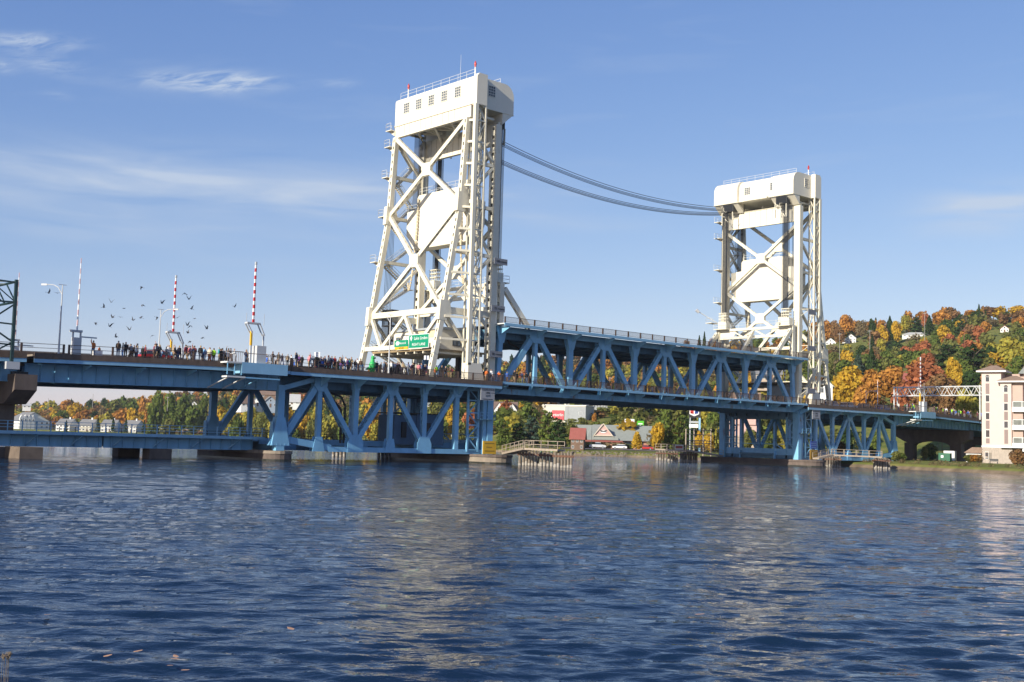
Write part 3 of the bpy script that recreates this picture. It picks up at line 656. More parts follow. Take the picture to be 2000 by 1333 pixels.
    prof = [(-6.93, 53.0)] + arc(-6.33, 56.9, .6, 180, 90, 5) + arc(-.65, 55.6, 1.9, 90, 0, 8) + [(1.25, 53.05), (-.95, 51.15), (-.95, 53.0)]
    blocks = ((-.6, 4.9, 0), (4.9, 12.9, .75), (12.9, 18.75, 0))
    for y0, y1, rec in blocks:
        pf = [(min(x, 1.25 - rec) if z > 53.01 or x > 0 else x, z) for x, z in prof] if not rec else [(-6.93, 53.0)] + arc(-6.33, 56.9, .6, 180, 90, 5) + arc(-1.35, 55.65, 1.85, 90, 0, 8) + [(.5, 53.0)]
        MB().prism(pf, y0, y1).build('machinery_house_wall', WHITE2, th)
    MB().box(-7.4, -5.0, -1.52, -.603, 53.0, 57.6).build('stair_head', WHITE2, th) if False else MB().prism([(-6.93, 53.0), (-6.93, 57.2), (-6.5, 57.7), (-4.9, 57.7), (-4.9, 53.0)], -1.52, -.603).build('stair_head', WHITE2, th)
    MB().box(-7.02, 1.3, -.66, 18.8, 52.9, 52.99).build('house_floor', WHITE, th)
    for y in (15.75, 12.6, 9.4, 6.2, 2.95): window(th, TX((-6.95, y, 55.6)), (0, 1, 0), 1.4, 1.6, nrm=(-1 if not mir else 1, 0, 0))
    window(th, TX((-3.25, -.62, 55.75)), (1, 0, 0), 1.35, 1.65, nrm=(0, -1, 0), m_g=GLASS)
    window(th, TX((.52, 10.9, 55.1)), (0, 1, 0), 1.45, 1.5, nrm=(1 if not mir else -1, 0, 0))
    window(th, TX((1.27, 4.55, 55.05)), (0, 1, 0), .5, 1.5, nrm=(1 if not mir else -1, 0, 0), nx=1)
    MB().prism([(.5, 52.7), (1.9, 52.75), (1.9, 53.1), (.5, 53.1)], 5.2, 10.4).build('crane_hatch', WHITE, th)
    rail_run(th, [(-6.3, -.3, 57.5), (-6.3, 18.3, 57.5)], 1.1, .03, GREYW, 'roof_rail', 2.05)
    rail_run(th, [(-.9, 18.0, 57.45), (-.9, .2, 57.45)], 1.0, .03, GREYW, 'roof_rail', 2.05)
    MB().box(-7.05, -7.0, -1.0, 18.7, 52.80, 53.06).build('drip_rail', mat('rusty_seam', (.40, .30, .2), .7, .2, 2, rust=.4), th)
    # rope sheave guards and gear under the overhang
    for y in (2.4, 15.4):
        s = MB()
        for i in range(9): s.tube((1.2, y - 1 + i * .25, 51.2), (1.2, y - 1 + i * .25, 52.9), .05, 5)
        s.box(-.6, .9, y - 1.3, y + 1.3, 51.4, 52.7); s.build('sheave_guard', DARK, th)
        g = MB(); r2 = random.Random(int(y))
        for i in range(10): a = Vector((1.15, y + r2.uniform(-1.3, 1.3), r2.uniform(49.2, 51.6))); g.tube(a, a + Vector((0, r2.uniform(-.8, .8), r2.uniform(-.8, .8))), .06, 5)
        for yy in (y - 1.3, y + 1.3): g.box(.95, 1.2, yy - .06, yy + .06, 48.6, 51.2)
        g.build('rope_guide_gear', WHITE, th)
    # beacons and antenna are things of their own
    spots = ((-6.3, 16.3), (-6.3, -.2)) if not mir else ((-5.2, .3),)
    for i, (bx, by) in enumerate(spots):
        b = thing('aviation_beacon', 'red warning lamp, ' + (('far left end', 'near right end')[i] if not mir else 'right end') + ' of the ' + ('larger' if not mir else 'smaller') + ' tower roof', 'warning lamp', (bx, by, 57.5), 'red warning lamps on the tower roofs')
        MB().tube((bx, by, 57.5), (bx, by, 58.9), .11, 8).build('post', GREYW, b)
        MB().tube((bx, by, 58.9), (bx, by, 59.15), .15, 10).tube((bx, by, 59.2), (bx, by, 59.5), .19, 10).tube((bx, by, 59.55), (bx, by, 59.8), .14, 10, .06).build('lamp', RED, b)
    if not mir:
        b = tag(MB().tube((-6.2, 3.4, 57.5), (-6.2, 3.4, 61.6), .035, 5, .015).build('whip_antenna', GREYW), 'thin white whip antenna standing on the larger tower roof', 'antenna')
    # counterweight
    c = thing('counterweight', 'huge cream counterweight slab hanging inside the ' + ('smaller right' if mir else 'larger left') + ' tower', 'counterweight', (-4, 8.9, 33.2), 'counterweights')
    cw = [(2.0, 33.2), (15.4, 33.2), (17.2, 35.6), (17.2, 39.2), (14.6, 39.4), (14.6, 41.2), (14.2, 41.6), (3.6, 41.6), (3.2, 41.2), (3.2, 39.4), (.7, 39.2), (.7, 35.6)]
    MB().prism(cw, -5.0, -2.75, 'x').build('slab', WHITE2, c)
    MB().box(-5.03, -2.72, 2.2, 15.2, 33.0, 33.2).build('bottom_plate', WHITE, c)
    rail_run(c, [(-4.9, 14.2, 41.6), (-4.9, 3.6, 41.6)], 1.05, .03, GREYW); rail_run(c, [(-2.9, 14.2, 41.6), (-2.9, 3.6, 41.6)], 1.05, .03, GREYW)
    rail_run(c, [(-4.9, 17.1, 39.2), (-4.9, 14.7, 39.2)], 1.05, .03, GREYW)
    for y in (1.9, 15.9):
        g = MB()
        for i in range(8): g.tube((-3.5, y - .9 + i * .25, 39.2), (-3.5, y - .9 + i * .25, 52.5), .045, 5); g.tube((-4.3, y - .9 + i * .25, 39.2), (-4.3, y - .9 + i * .25, 52.5), .045, 5)
        rp = g.build('hoist_rope_bundle', ROPE); tag(rp, 'dark wire ropes from counterweight to sheaves, ' + ('near' if y < 9 else 'far') + ' side of the ' + ('smaller' if mir else 'larger') + ' tower', 'wire ropes', 'rope bundles')
        g = MB(); yy = 1.5 if y < 9 else 16.3
        for i in range(7): g.tube((.35, yy - .66 + i * .22, 30.3), (.35, yy - .66 + i * .22, 52.5), .045, 5); g.tube((.8, yy - .66 + i * .22, 30.3), (.8, yy - .66 + i * .22, 52.5), .045, 5)
        rp = g.build('hoist_rope_bundle', ROPE); tag(rp, 'dark wire ropes holding up the lift span, ' + ('near' if y < 9 else 'far') + ' side of the ' + ('smaller' if mir else 'larger') + ' tower', 'wire ropes', 'rope bundles')
    # hanging balance chains: from the slab down in a loop up to the tower
    for i, (y, s_) in enumerate(((3.4, 1), (14.0, -1))):
        ch = MB(); pts = []
        for k in range(25):
            t = k / 24; yy = y + s_ * (-1.6) * (1 - math.cos(math.pi * t)) / 2
            z = 41.0 - 14.5 * math.sin(math.pi * min(t * .62, .5)) if t < .8 else 26.5 + (t - .8) * 5 * 1.3
            pts.append((-5.3 - .25 * t, yy, z))
        for a, b in zip(pts[:-1], pts[1:]):
            L = (Vector(b) - Vector(a)).length; n = max(1, int(L / .55))
            for j in range(n):
                p = Vector(a).lerp(Vector(b), j / n); q = Vector(a).lerp(Vector(b), (j + .82) / n)
                if (q - p).length > .05: ch.beam(p, q, .34, .12, (1, 0, 0))
        rp = ch.build('balance_chain', mat('chain_tan', (.52, .44, .30), .6, .2)); tag(rp, 'tan balance chain hanging over the ' + ('near' if i == 0 else 'far') + ' half of the ' + ('smaller' if mir else 'larger') + ' tower counterweight', 'chain', 'balance chains')
    if not mir:
        g = MB()
        for i in range(6): g.tube((-7.2 + i * .28, W + 1.9, 21), (-6.6 + i * .22, W + 1.9, 50.5), .035, 4)
        for i in range(7): g.tube((-8.2, W + 1.4, 18 + i * .02), (-8.2 + .01, W + 1.4, 18.2), .03, 4)
        tag(g.build('cable_bundle', ROPE), 'thin black cables down the far left leg of the larger tower', 'cables')
        cg = MB()
        for i in range(9):
            for z0, z1 in ((16.0, 23.0),): cg.box(-9.3, -9.22, W - 3.3 + i * .3, W - 3.22 + i * .3, z0, z1); cg.box(-8.1, -8.02, W - 3.3 + i * .3, W - 3.22 + i * .3, z0, z1)
        for z in (16, 18.3, 20.6, 23): cg.box(-9.35, -8, W - 3.35, W - .8, z - .08, z + .08)
        tag(cg.build('rope_drum_cage', DARK), 'dark barred cable cage low in the far left corner of the larger tower', 'cage')
    # operator's house above the road
    oh = thing('operator_house', 'cream bridge operator house with grey roof above the road in the ' + ('smaller right' if mir else 'larger left') + ' tower', 'cabin', (-8, 7, 16.4), 'operator cabins in the towers')
    MB().box(-11.9, -2.2, .6, 15.6, 16.05, 16.35).build('floor_slab', mat('brown_soffit', (.30, .22, .12), .7, .3, .8, rust=.3), oh)
    for i in range(8): MB().box(-11.8, -2.3, .9 + i * 2.05, 1.15 + i * 2.05, 15.7, 16.05).build('floor_joist', WHITE, oh)
    if not mir:
        MB().box(-9.6, -4.0, 1.8, 13.3, 16.35, 19.35).build('wall', WHITE2, oh)
        MB().prism([(-9.9, 19.35), (-3.7, 19.35), (-3.9, 19.7), (-9.7, 19.7)], 1.5, 13.6).build('roof', GALV, oh)
        window(oh, (-9.62, 10.0, 18.0), (0, 1, 0), 1.7, 1.55, m_f=DARK, nx=2, nz=1, nrm=(-1, 0, 0), m_g=SIGNW)
        window(oh, (-9.62, 12.2, 17.9), (0, 1, 0), .8, 1.3, m_f=DARK, nx=1, nz=1, nrm=(-1, 0, 0))
        window(oh, (-6.6, 1.78, 17.7), (1, 0, 0), 1.4, 1.2, m_f=DARK, nx=2, nz=1, nrm=(0, -1, 0)); window(oh, (-4.9, 1.78, 17.6), (1, 0, 0), .8, 1.2, m_f=DARK, nx=1, nz=1, nrm=(0, -1, 0))
        MB().box(-10.9, -9.9, 13.9, 17.2, 16.35, 16.45).build('walkway', WHITE, oh); rail_run(oh, [(-11.6, 17.3, 16.4), (-11.6, 12.4, 16.4)], 1.05)
        MB().box(-9.66, -9.61, 3.2, 7.3, 18.25, 19.2).build('clearance_plate', mat('pale_yellow_plate', (.70, .62, .36), .5, .05), oh)
        text('14\' 0"', .8, mat('ochre_letter', (.45, .30, .05), .6, .1), oh, (-9.68, 5.2, 18.75), (0, -1, 0))
        # jacket pipe columns, dark
        for x, y, z0, z1 in ((-3.2, 3.2, 12, 19.0), (-3.2, 5.4, 12, 16)): MB().tube((x, y, z0), (x, y, z1), .42, 10).build('dark_column', DARK, oh)
        MB().box(-3.7, -2.7, 2.8, 3.6, 18.6, 19.9).build('switch_box', LGREY, oh)
    else:
        MB().box(-6.0, -3.0, 2.2, 7.5, 12.0, 15.6).build('wall', GREYW, oh); MB().box(-6.1, -2.9, 2.1, 7.6, 15.6, 15.7).build('roof', GALV, oh)
    # draught / clearance boards on the near face
    if not mir:
        for i, (z, uu) in enumerate(((30.0, .35), (22.9, .6), (16.1, .8))):
            b = thing('gauge_board', ('upper', 'middle', 'lowest')[i] + ' grey gauge board with an arrow on the larger tower near column', 'sign', (-uu, -1.2, z), 'grey gauge boards on the towers')
            MB().box(-uu - 2.2, -uu + .4, -1.55, -1.43, z - .45, z + .45).build('board', SGREY, b)
            MB().box(-uu - 1.0, -uu + .3, -1.6, -1.552, z - .05, z + .03).build('pointer', BLK, b)
            for xx in (-uu - 1.7, -uu - .1): MB().box(xx - .05, xx + .05, -1.43, -.7, z - .05, z + .05).build('bracket', WHITE, b)
            text('100' if i == 0 else '75' if i == 1 else '50', .5, BLK, b, (-uu - 1.5, -1.57, z), (1, 0, 0))
    else:
        for i, z in enumerate((30.0, 22.9, 14.6)):
            b = thing('gauge_board', ('upper', 'middle', 'lowest')[i] + ' grey gauge board beside the ladder shaft of the smaller tower', 'sign', (-2.9, -1.5, z), 'grey gauge boards on the towers')
            MB().box(-4.8, -2.2, -1.9, -1.78, z - .5, z + .5).build('board', SGREY, b)
            m0, MIR[0] = MIR[0], True
            MB().beam((-2.3, -1.85, z + .3), (-1.7, -.6, z - .8), .08, .08).beam((-2.3, -1.85, z + .5), (-1.9, -.6, z + .5), .08, .08).build('bracket', WHITE, b)
        # floodlight boom at the far left of the right tower
        b = thing('floodlight_boom', 'white boom with a floodlight reaching left from the smaller tower', 'floodlight', (1.5, W + .8, 30), None)
        MB().beam((-.3, W + .9, 28.7), (3.5, W + 2.9, 30.9), .12, .12).build('boom', GREYW, b)
        MB().box(-.5, 2.0, W + .6, W + 2.2, 28.5, 28.62).build('platform', WHITE, b); rail_run(b, [(-.5, W + 2.1, 28.6), (1.9, W + 2.1, 28.6), (1.9, W + .6, 28.6)], 1.0)
        MB().tube((3.4, W + 2.8, 30.7), (3.9, W + 3.1, 31.2), .3, 8, .34).build('lamp', LGREY, b)
MIR[0] = False
# long power and signal cables slung between the towers
def cable(label, pts2, y, grp):
    A = np.polyfit([p[0] for p in pts2], [p[1] for p in pts2], 2); b = MB(); n = 30
    P_ = [(.6 + 75.4 * i / n, y, float(np.polyval(A, .6 + 75.4 * i / n))) for i in range(n + 1)]
    tag(b.path(P_, .055, 5).build('span_cable', ROPE), label, 'cable', grp)
up_ = [(15.5, 54.6), (22, 53.1), (30.2, 51.95), (43.8, 51.25), (58.5, 51.15), (74, 52.0)]; lo_ = [(15.7, 50.9), (30.3, 49.3), (43.8, 48.6), (58.6, 49.1), (74, 50.9)]
for nm, base, offs in (('upper', up_, (.35, 0, -.18, -.34)), ('lower', lo_, (.42, .2, .02, -.12))):
    for i, o_ in enumerate(offs): cable(('topmost', 'second', 'third', 'lowest')[i] + ' strand of the ' + nm + ' cable set slung between the two towers', [(a, b + o_) for a, b in base], 17.5 + i * .12, nm + ' cable set between the towers')

# ---------------------------------------------------------------- signs on the bridge
t = thing('road_sign', 'larger green sign reading Lake Linden right lane on the tower portal', 'sign', (-12.2, 3.3, 17.4), 'green road signs on the larger tower')
MB().box(-12.42, -12.32, .95, 5.75, 16.4, 18.45).build('board', SIGNW, t); MB().box(-12.44, -12.33, 1.03, 5.67, 16.48, 18.37).build('face', SIGNG, t)
text('Lake Linden', .66, SIGNW, t, (-12.46, 2.85, 17.85), (0, -1, 0)); text('RIGHT LANE', .56, SIGNW, t, (-12.46, 3.3, 16.95), (0, -1, 0))
MB().prism([(5.1, 17.45), (5.35, 17.95), (5.1, 18.3), (4.85, 17.95)], -12.455, -12.46, 'x').build('diamond_marker', SIGNW, t)
for y in (1.8, 4.9): MB().box(-12.33, -11.9, y - .06, y + .06, 16.6, 18.2).build('bracket', WHITE, t)
t = thing('road_sign', 'smaller green sign reading Hancock with a yellow strip on the tower portal', 'sign', (-12.2, 7.6, 17), 'green road signs on the larger tower')
MB().box(-12.40, -12.32, 5.95, 9.3, 16.75, 17.75).build('face', SIGNG, t); MB().box(-12.40, -12.32, 5.95, 9.15, 16.38, 16.75).build('yellow_strip', YEL, t)
text('Hancock', .48, SIGNW, t, (-12.43, 7.25, 17.3), (0, -1, 0)); text('LEFT LANE', .24, BLK, t, (-12.43, 7.5, 16.56), (0, -1, 0))
MB().prism([(8.8, 17.02), (8.95, 17.3), (8.8, 17.55), (8.5, 17.6), (8.2, 17.55), (8.05, 17.3), (8.2, 17.02)], -12.41, -12.42, 'x').build('route_shield', SIGNW, t)
for mir in (False, True):
    MIR[0] = mir; xs = 1 if not mir else -1
    t = thing('clearance_sign', 'grey clearance line board under the ' + ('smaller right' if mir else 'larger left') + ' tower deck', 'sign', (-4, -2.2, 10.2), 'clearance boards')
    MB().box(-5.35, -2.7, -2.66, -2.56, 9.15, 11.0).build('board', mat('weathered_sign', (.33, .34, .36), .7, .12), t)
    c = TX((-4.03, -2.68, 10.7))
    for s_, dz, sz in (('CLEARANCE', 0, .44), ('LINE', -.45, .4), ('32 FT', -.9, .4)): text(s_, sz, BLK, t, (c[0], c[1], c[2] + dz), (1, 0, 0))
    MB().box(-5.0, -3.1, -2.68, -2.66, 9.28, 9.36).build('small_print_line', BLK, t); MB().box(-3.4, -2.72, -2.68, -2.665, 10.22, 10.27).build('pointer', BLK, t)
    for xx in (-5, -3): MB().box(xx - .05, xx + .05, -2.56, -.7, 10.9, 10.98).build('bracket', BLUE, t)
    t = thing('warning_board', 'yellow notice board standing on the nose of the ' + ('right' if mir else 'left') + ' main pier', 'sign', (-3.2, -2.4, 1.3), 'yellow notice boards')
    MB().box(-4.6, -2.1, -2.62, -2.5, 1.35, 3.25).build('board', YEL if not mir else mat('dull_ochre_paint', (.38, .22, .03), .6, .15), t)
    for k, (a, b, z) in enumerate(((-4.3, -2.5, 2.9), (-4.0, -2.9, 2.35), (-4.3, -2.4, 1.8))): MB().box(a, b, -2.64, -2.62, z - .06, z + .06).build('print_line', mat('faint_print', (.30, .18, .02), .6, .1), t)
    for xx in (-4.3, -2.4): MB().box(xx - .06, xx + .06, -2.5, -2.38, 1.2, 3.2).build('post', SBLUE, t)
    if mir:
        t = thing('notice_board', 'small blue notice board above the ochre one on the right main pier', 'sign', (-3.6, -2.4, 3.3), None)
        MB().box(-4.3, -2.3, -2.62, -2.5, 3.45, 4.9).build('board', SBLU, t)
        for z in (4.5, 4.1, 3.7): MB().box(-4.1, -2.5, -2.64, -2.62, z - .03, z + .03).build('print_line', LBLUE, t)
        MB().box(-3.4, -3.2, -2.5, -2.4, 1.3, 4.8).build('post', SBLUE, t)
MIR[0] = False
# control house low inside the left side span
t = thing('switch_house', 'blue metal switch house on the rail level inside the left side span', 'cabin', (-12, 5, 2.4))
MB().box(-16.8, -12.6, 2.6, 6.5, 2.4, 6.6).build('wall', mat('slate_blue_wall', (.09, .17, .27), .7, .12, .8), t); MB().box(-12.9, -8.0, 2.4, 6.5, 2.4, 6.8).build('wall', mat('slate_blue_wall', (.1,)*3), t)
MB().box(-17.0, -7.8, 2.2, 6.7, 6.8, 6.95).build('roof', DARK, t)
for x in (-15.2, -10.9): MB().box(x - .4, x + .4, 2.33, 2.42 if x > -12 else 2.62, 3.4, 5.6).build('door', DARK, t)
# black drain pipes dropping through the truss
t = tag(MB().path([(-29.5, 3, 9.2), (-27.6, 2.4, 8.4), (-26.3, 2.0, 7.0), (-26.2, 2.0, 2.4)], .17, 7).path([(-29, 3, 9.5), (-26.2, 2.2, 8.7), (-25.6, 2.0, 7.4), (-25.7, 2.0, 2.4)], .15, 7).build('drain_pipe', DARK), 'pair of black drain pipes bending down behind the second truss post', 'pipe')
t = tag(MB().path([(7.6, 3.6, 17.8), (5.2, 3.2, 18.4), (4.4, 3, 19.2)], .16, 6).build('drain_pipe', DARK), 'short black pipe elbow under the raised deck near the larger tower', 'pipe')
# ================================================================ TERRAIN AND WATER
# shoreline and ridge given by bearing (photo column at eye level) and distance from the boat landing
SH = [(-900, 1100), (-300, 1000), (0, 900), (250, 820), (450, 640), (650, 540), (820, 430), (980, 340), (1120, 302), (1250, 300), (1400, 285), (1560, 262), (1680, 250), (1745, 246), (1850, 233), (2000, 221), (2200, 205), (3200, 160)]
RG = [(-900, 1700, 34), (-300, 1600, 30), (60, 1500, 19), (160, 1450, 22), (300, 1400, 33), (500, 1300, 48), (700, 1200, 58), (1000, 1050, 66), (1200, 980, 70), (1400, 930, 74), (1600, 900, 84), (1750, 890, 88), (1900, 880, 96), (2050, 890, 98), (2300, 900, 102), (3200, 900, 110)]
def lerp_tab(tab, x, j=1):
    if x <= tab[0][0]: return tab[0][j]
    for a, b in zip(tab[:-1], tab[1:]):
        if x <= b[0]: t = (x - a[0]) / (b[0] - a[0]); return a[j] + (b[j] - a[j]) * t
    return tab[-1][j]
def bear_u(x, y):
    d = Vector((x, y, 0)) - Vector((CP.x, CP.y, 0)); f = d.dot(fw0); s_ = d.dot(rt0)
    return (1000 + CF * s_ / f if f > .2 * abs(s_) else (3200 if s_ > 0 else -900)), d.length
def ground_z(x, y):
    u_, D = bear_u(x, y); u_ = max(-900, min(3200, u_)); ds = lerp_tab(SH, u_); dr = lerp_tab(RG, u_); h = lerp_tab(RG, u_, 2)
    if D < ds: return -2.5 if D < ds - 6 else .9 - (ds - D) * .55
    q = D - ds
    z = .9 + .6 * min(1, q / 20)
    flat = 90 if u_ > 1050 else 60
    if u_ < 600: flat = 110
    t = max(0, (D - ds - flat) / (dr - ds - flat))
    if t <= 1: z += h * (t ** .95) * (1 - .12 * math.sin(t * 3.14))
    else: z += h * max(.55, 1 - .25 * (t - 1)) if t < 3 else h * .55
    if t > 0: z += 3.2 * noise.noise(Vector((x, y, 0)) / 90) * min(1, t * 3) + 1.1 * noise.noise(Vector((x, y, 5)) / 28) * min(1, t * 3)
    return z
GR = mat('hill_brush_ground', (.11, .105, .04), .95, .45, .05, rust=.3, rcol=(.10, .05, .025))
# lawn near the water, brush behind: blended by height and noise
def ground_material():
    m = bpy.data.materials.new('ground_grass_and_brush'); m.use_nodes = True; t = m.node_tree; b = t.nodes['Principled BSDF']; b.inputs['Roughness'].default_value = 1; b.inputs['Specular IOR Level'].default_value = .1
    g = N(t, 'ShaderNodeNewGeometry'); s_ = N(t, 'ShaderNodeSeparateXYZ'); t.links.new(g.outputs['Position'], s_.inputs[0])
    n1 = N(t, 'ShaderNodeTexNoise'); n1.inputs['Scale'].default_value = .35; n1.inputs['Detail'].default_value = 8; t.links.new(g.outputs['Position'], n1.inputs['Vector'])
    n2 = N(t, 'ShaderNodeTexNoise'); n2.inputs['Scale'].default_value = .035; n2.inputs['Detail'].default_value = 5; t.links.new(g.outputs['Position'], n2.inputs['Vector'])
    def ramp(fac, cols):
        r = N(t, 'ShaderNodeValToRGB')
        while len(r.color_ramp.elements) < len(cols): r.color_ramp.elements.new(.5)
        for e, (p, c) in zip(r.color_ramp.elements, cols): e.position = p; e.color = (*c, 1)
        t.links.new(fac, r.inputs[0]); return r.outputs[0]
    grass = ramp(n1.outputs[0], [(.3, (.10, .135, .028)), (.5, (.17, .19, .045)), (.7, (.25, .23, .07))])
    brush = ramp(n2.outputs[0], [(.3, (.045, .052, .02)), (.5, (.085, .075, .03)), (.7, (.115, .07, .03))])
    mx = N(t, 'ShaderNodeMix', data_type='RGBA'); f = mth('MULTIPLY', mth('SUBTRACT', s_.outputs[2], 3.), .4, tree=t); f = mth('MAXIMUM', mth('MINIMUM', f, 1., tree=t), 0., tree=t)
    t.links.new(f, mx.inputs[0]); t.links.new(grass, mx.inputs[6]); t.links.new(brush, mx.inputs[7])
    mud = ramp(n1.outputs[0], [(.3, (.10, .075, .05)), (.7, (.26, .20, .14))]); m2 = N(t, 'ShaderNodeMix', data_type='RGBA')
    f2 = mth('MAXIMUM', mth('MINIMUM', mth('MULTIPLY', mth('SUBTRACT', mth('ADD', s_.outputs[2], mth('MULTIPLY', n1.outputs[0], .35, tree=t), tree=t), .62, tree=t), 4., tree=t), 1., tree=t), 0., tree=t)
    t.links.new(f2, m2.inputs[0]); t.links.new(mud, m2.inputs[6]); t.links.new(mx.outputs[2], m2.inputs[7]); t.links.new(m2.outputs[2], b.inputs['Base Color'])
    return m
GM = ground_material()
def ground_mesh():
    us = []
    a0, a1 = math.radians(-62), math.radians(74); na = 210; rows = []
    for i in range(na + 1):
        a = a0 + (a1 - a0) * i / na; d = (fw0 * math.cos(a) + rt0 * math.sin(a))
        x, y = CP.x + d.x * 400, CP.y + d.y * 400; u_ = max(-900, min(3200, bear_u(x, y)[0])) if math.cos(a) > .25 else (3200 if a > 0 else -900)
        ds = lerp_tab(SH, u_); dr = lerp_tab(RG, u_); rr = [ds - 12, ds - 6, ds - 3, ds - 1.5, ds, ds + 4, ds + 12, ds + 25, ds + 45, ds + 65, ds + 90]
        k = 34
        for j in range(1, k + 1): rr.append(ds + 90 + (dr + 60 - ds - 90) * j / k)
        rr += [dr + 150, dr + 400, dr + 1200, dr + 4500]
        rows.append([(CP.x + d.x * r, CP.y + d.y * r, ground_z(CP.x + d.x * r, CP.y + d.y * r)) for r in rr])
    nr = len(rows[0]); b = MB(); b.m = False; b.v = [p for r in rows for p in r]
    b.f = [((i + 1) * nr + j, i * nr + j, i * nr + j + 1, (i + 1) * nr + j + 1)[::-1] for i in range(na) for j in range(nr - 1)]
    return b
MIR[0] = False
g = ground_mesh().build('ground', GM, smooth=True); g['kind'] = 'structure'
bedm = mat('lake_bed_mud', (.02, .03, .03), 1, .2, .1)
bed = MB().quad((-9000, -9000, -3), (9000, -9000, -3), (9000, 9000, -3), (-9000, 9000, -3)).build('lake_bed', bedm); bed['kind'] = 'structure'

# water: real waves near, finer ripples by bump
def water_material():
    m = bpy.data.materials.new('canal_water'); m.use_nodes = True; t = m.node_tree; b = t.nodes['Principled BSDF']
    b.inputs['Base Color'].default_value = (.006, .018, .042, 1); b.inputs['Roughness'].default_value = .04; b.inputs['IOR'].default_value = 1.333; b.inputs['Specular IOR Level'].default_value = .5
    g = N(t, 'ShaderNodeNewGeometry'); mp = N(t, 'ShaderNodeMapping', vector_type='TEXTURE'); mp.inputs['Rotation'].default_value = (0, 0, R(50)); mp.inputs['Scale'].default_value = (1.0, 2.2, 1)
    t.links.new(g.outputs['Position'], mp.inputs[0])
    a = None
    for sc, wt in ((14., .0065), (6.5, .020), (2.6, .055), (1.0, .125), (.28, .24)):
        n = N(t, 'ShaderNodeTexNoise'); n.inputs['Scale'].default_value = sc; n.inputs['Detail'].default_value = 3; n.inputs['Roughness'].default_value = .55; n.inputs['Distortion'].default_value = .6; t.links.new(mp.outputs[0], n.inputs['Vector'])
        v = mth('MULTIPLY', n.outputs[0], wt, tree=t); a = v if a is None else mth('ADD', a, v, tree=t)
    # calmer and rougher patches
    n = N(t, 'ShaderNodeTexNoise'); n.inputs['Scale'].default_value = .035; n.inputs['Detail'].default_value = 4; t.links.new(mp.outputs[0], n.inputs['Vector'])
    k = mth('ADD', mth('MULTIPLY', n.outputs[0], 1.8, tree=t), .05, tree=t); a = mth('MULTIPLY', a, k, tree=t)
    bm = N(t, 'ShaderNodeBump'); bm.inputs['Strength'].default_value = 1; bm.inputs['Distance'].default_value = 1.0; t.links.new(a, bm.inputs['Height']); t.links.new(bm.outputs[0], b.inputs['Normal'])
    return m
def waves(x, y, dr):
    r = np.random.RandomState(3); z = np.zeros_like(x)
    wd = R(50)                               # the wind blows up the canal, towards the bridge
    for i in range(130):
        lam = .27 * (2.6 / .27) ** (r.rand() ** 1.6); k = 2 * np.pi / lam; a = wd + r.normal() * .30
        amp = .0037 * lam ** .95 * (1.0 if lam < 1.1 else .55); ph = r.rand() * 6.28
        p = k * (x * math.cos(a) + y * math.sin(a)) + ph + .8 * np.sin(.11 * x + .07 * y + ph)
        z += amp * np.clip((lam / dr - 2.6) / 2.0, 0, 1) * (np.sin(p) + .25 * np.cos(2 * p))
    # wind lanes: rougher and calmer strips lying across the canal
    q = x * math.cos(wd) + y * math.sin(wd); s_ = -x * math.sin(wd) + y * math.cos(wd)
    lane = .95 + .28 * np.sin(q * .23 + 1.3 * np.sin(s_ * .05)) * np.sin(q * .071 + s_ * .031 + 1) + .22 * np.sin(q * .9 + 2 * np.sin(s_ * .13)) * np.sin(s_ * .17 + q * .05)
    return z * lane
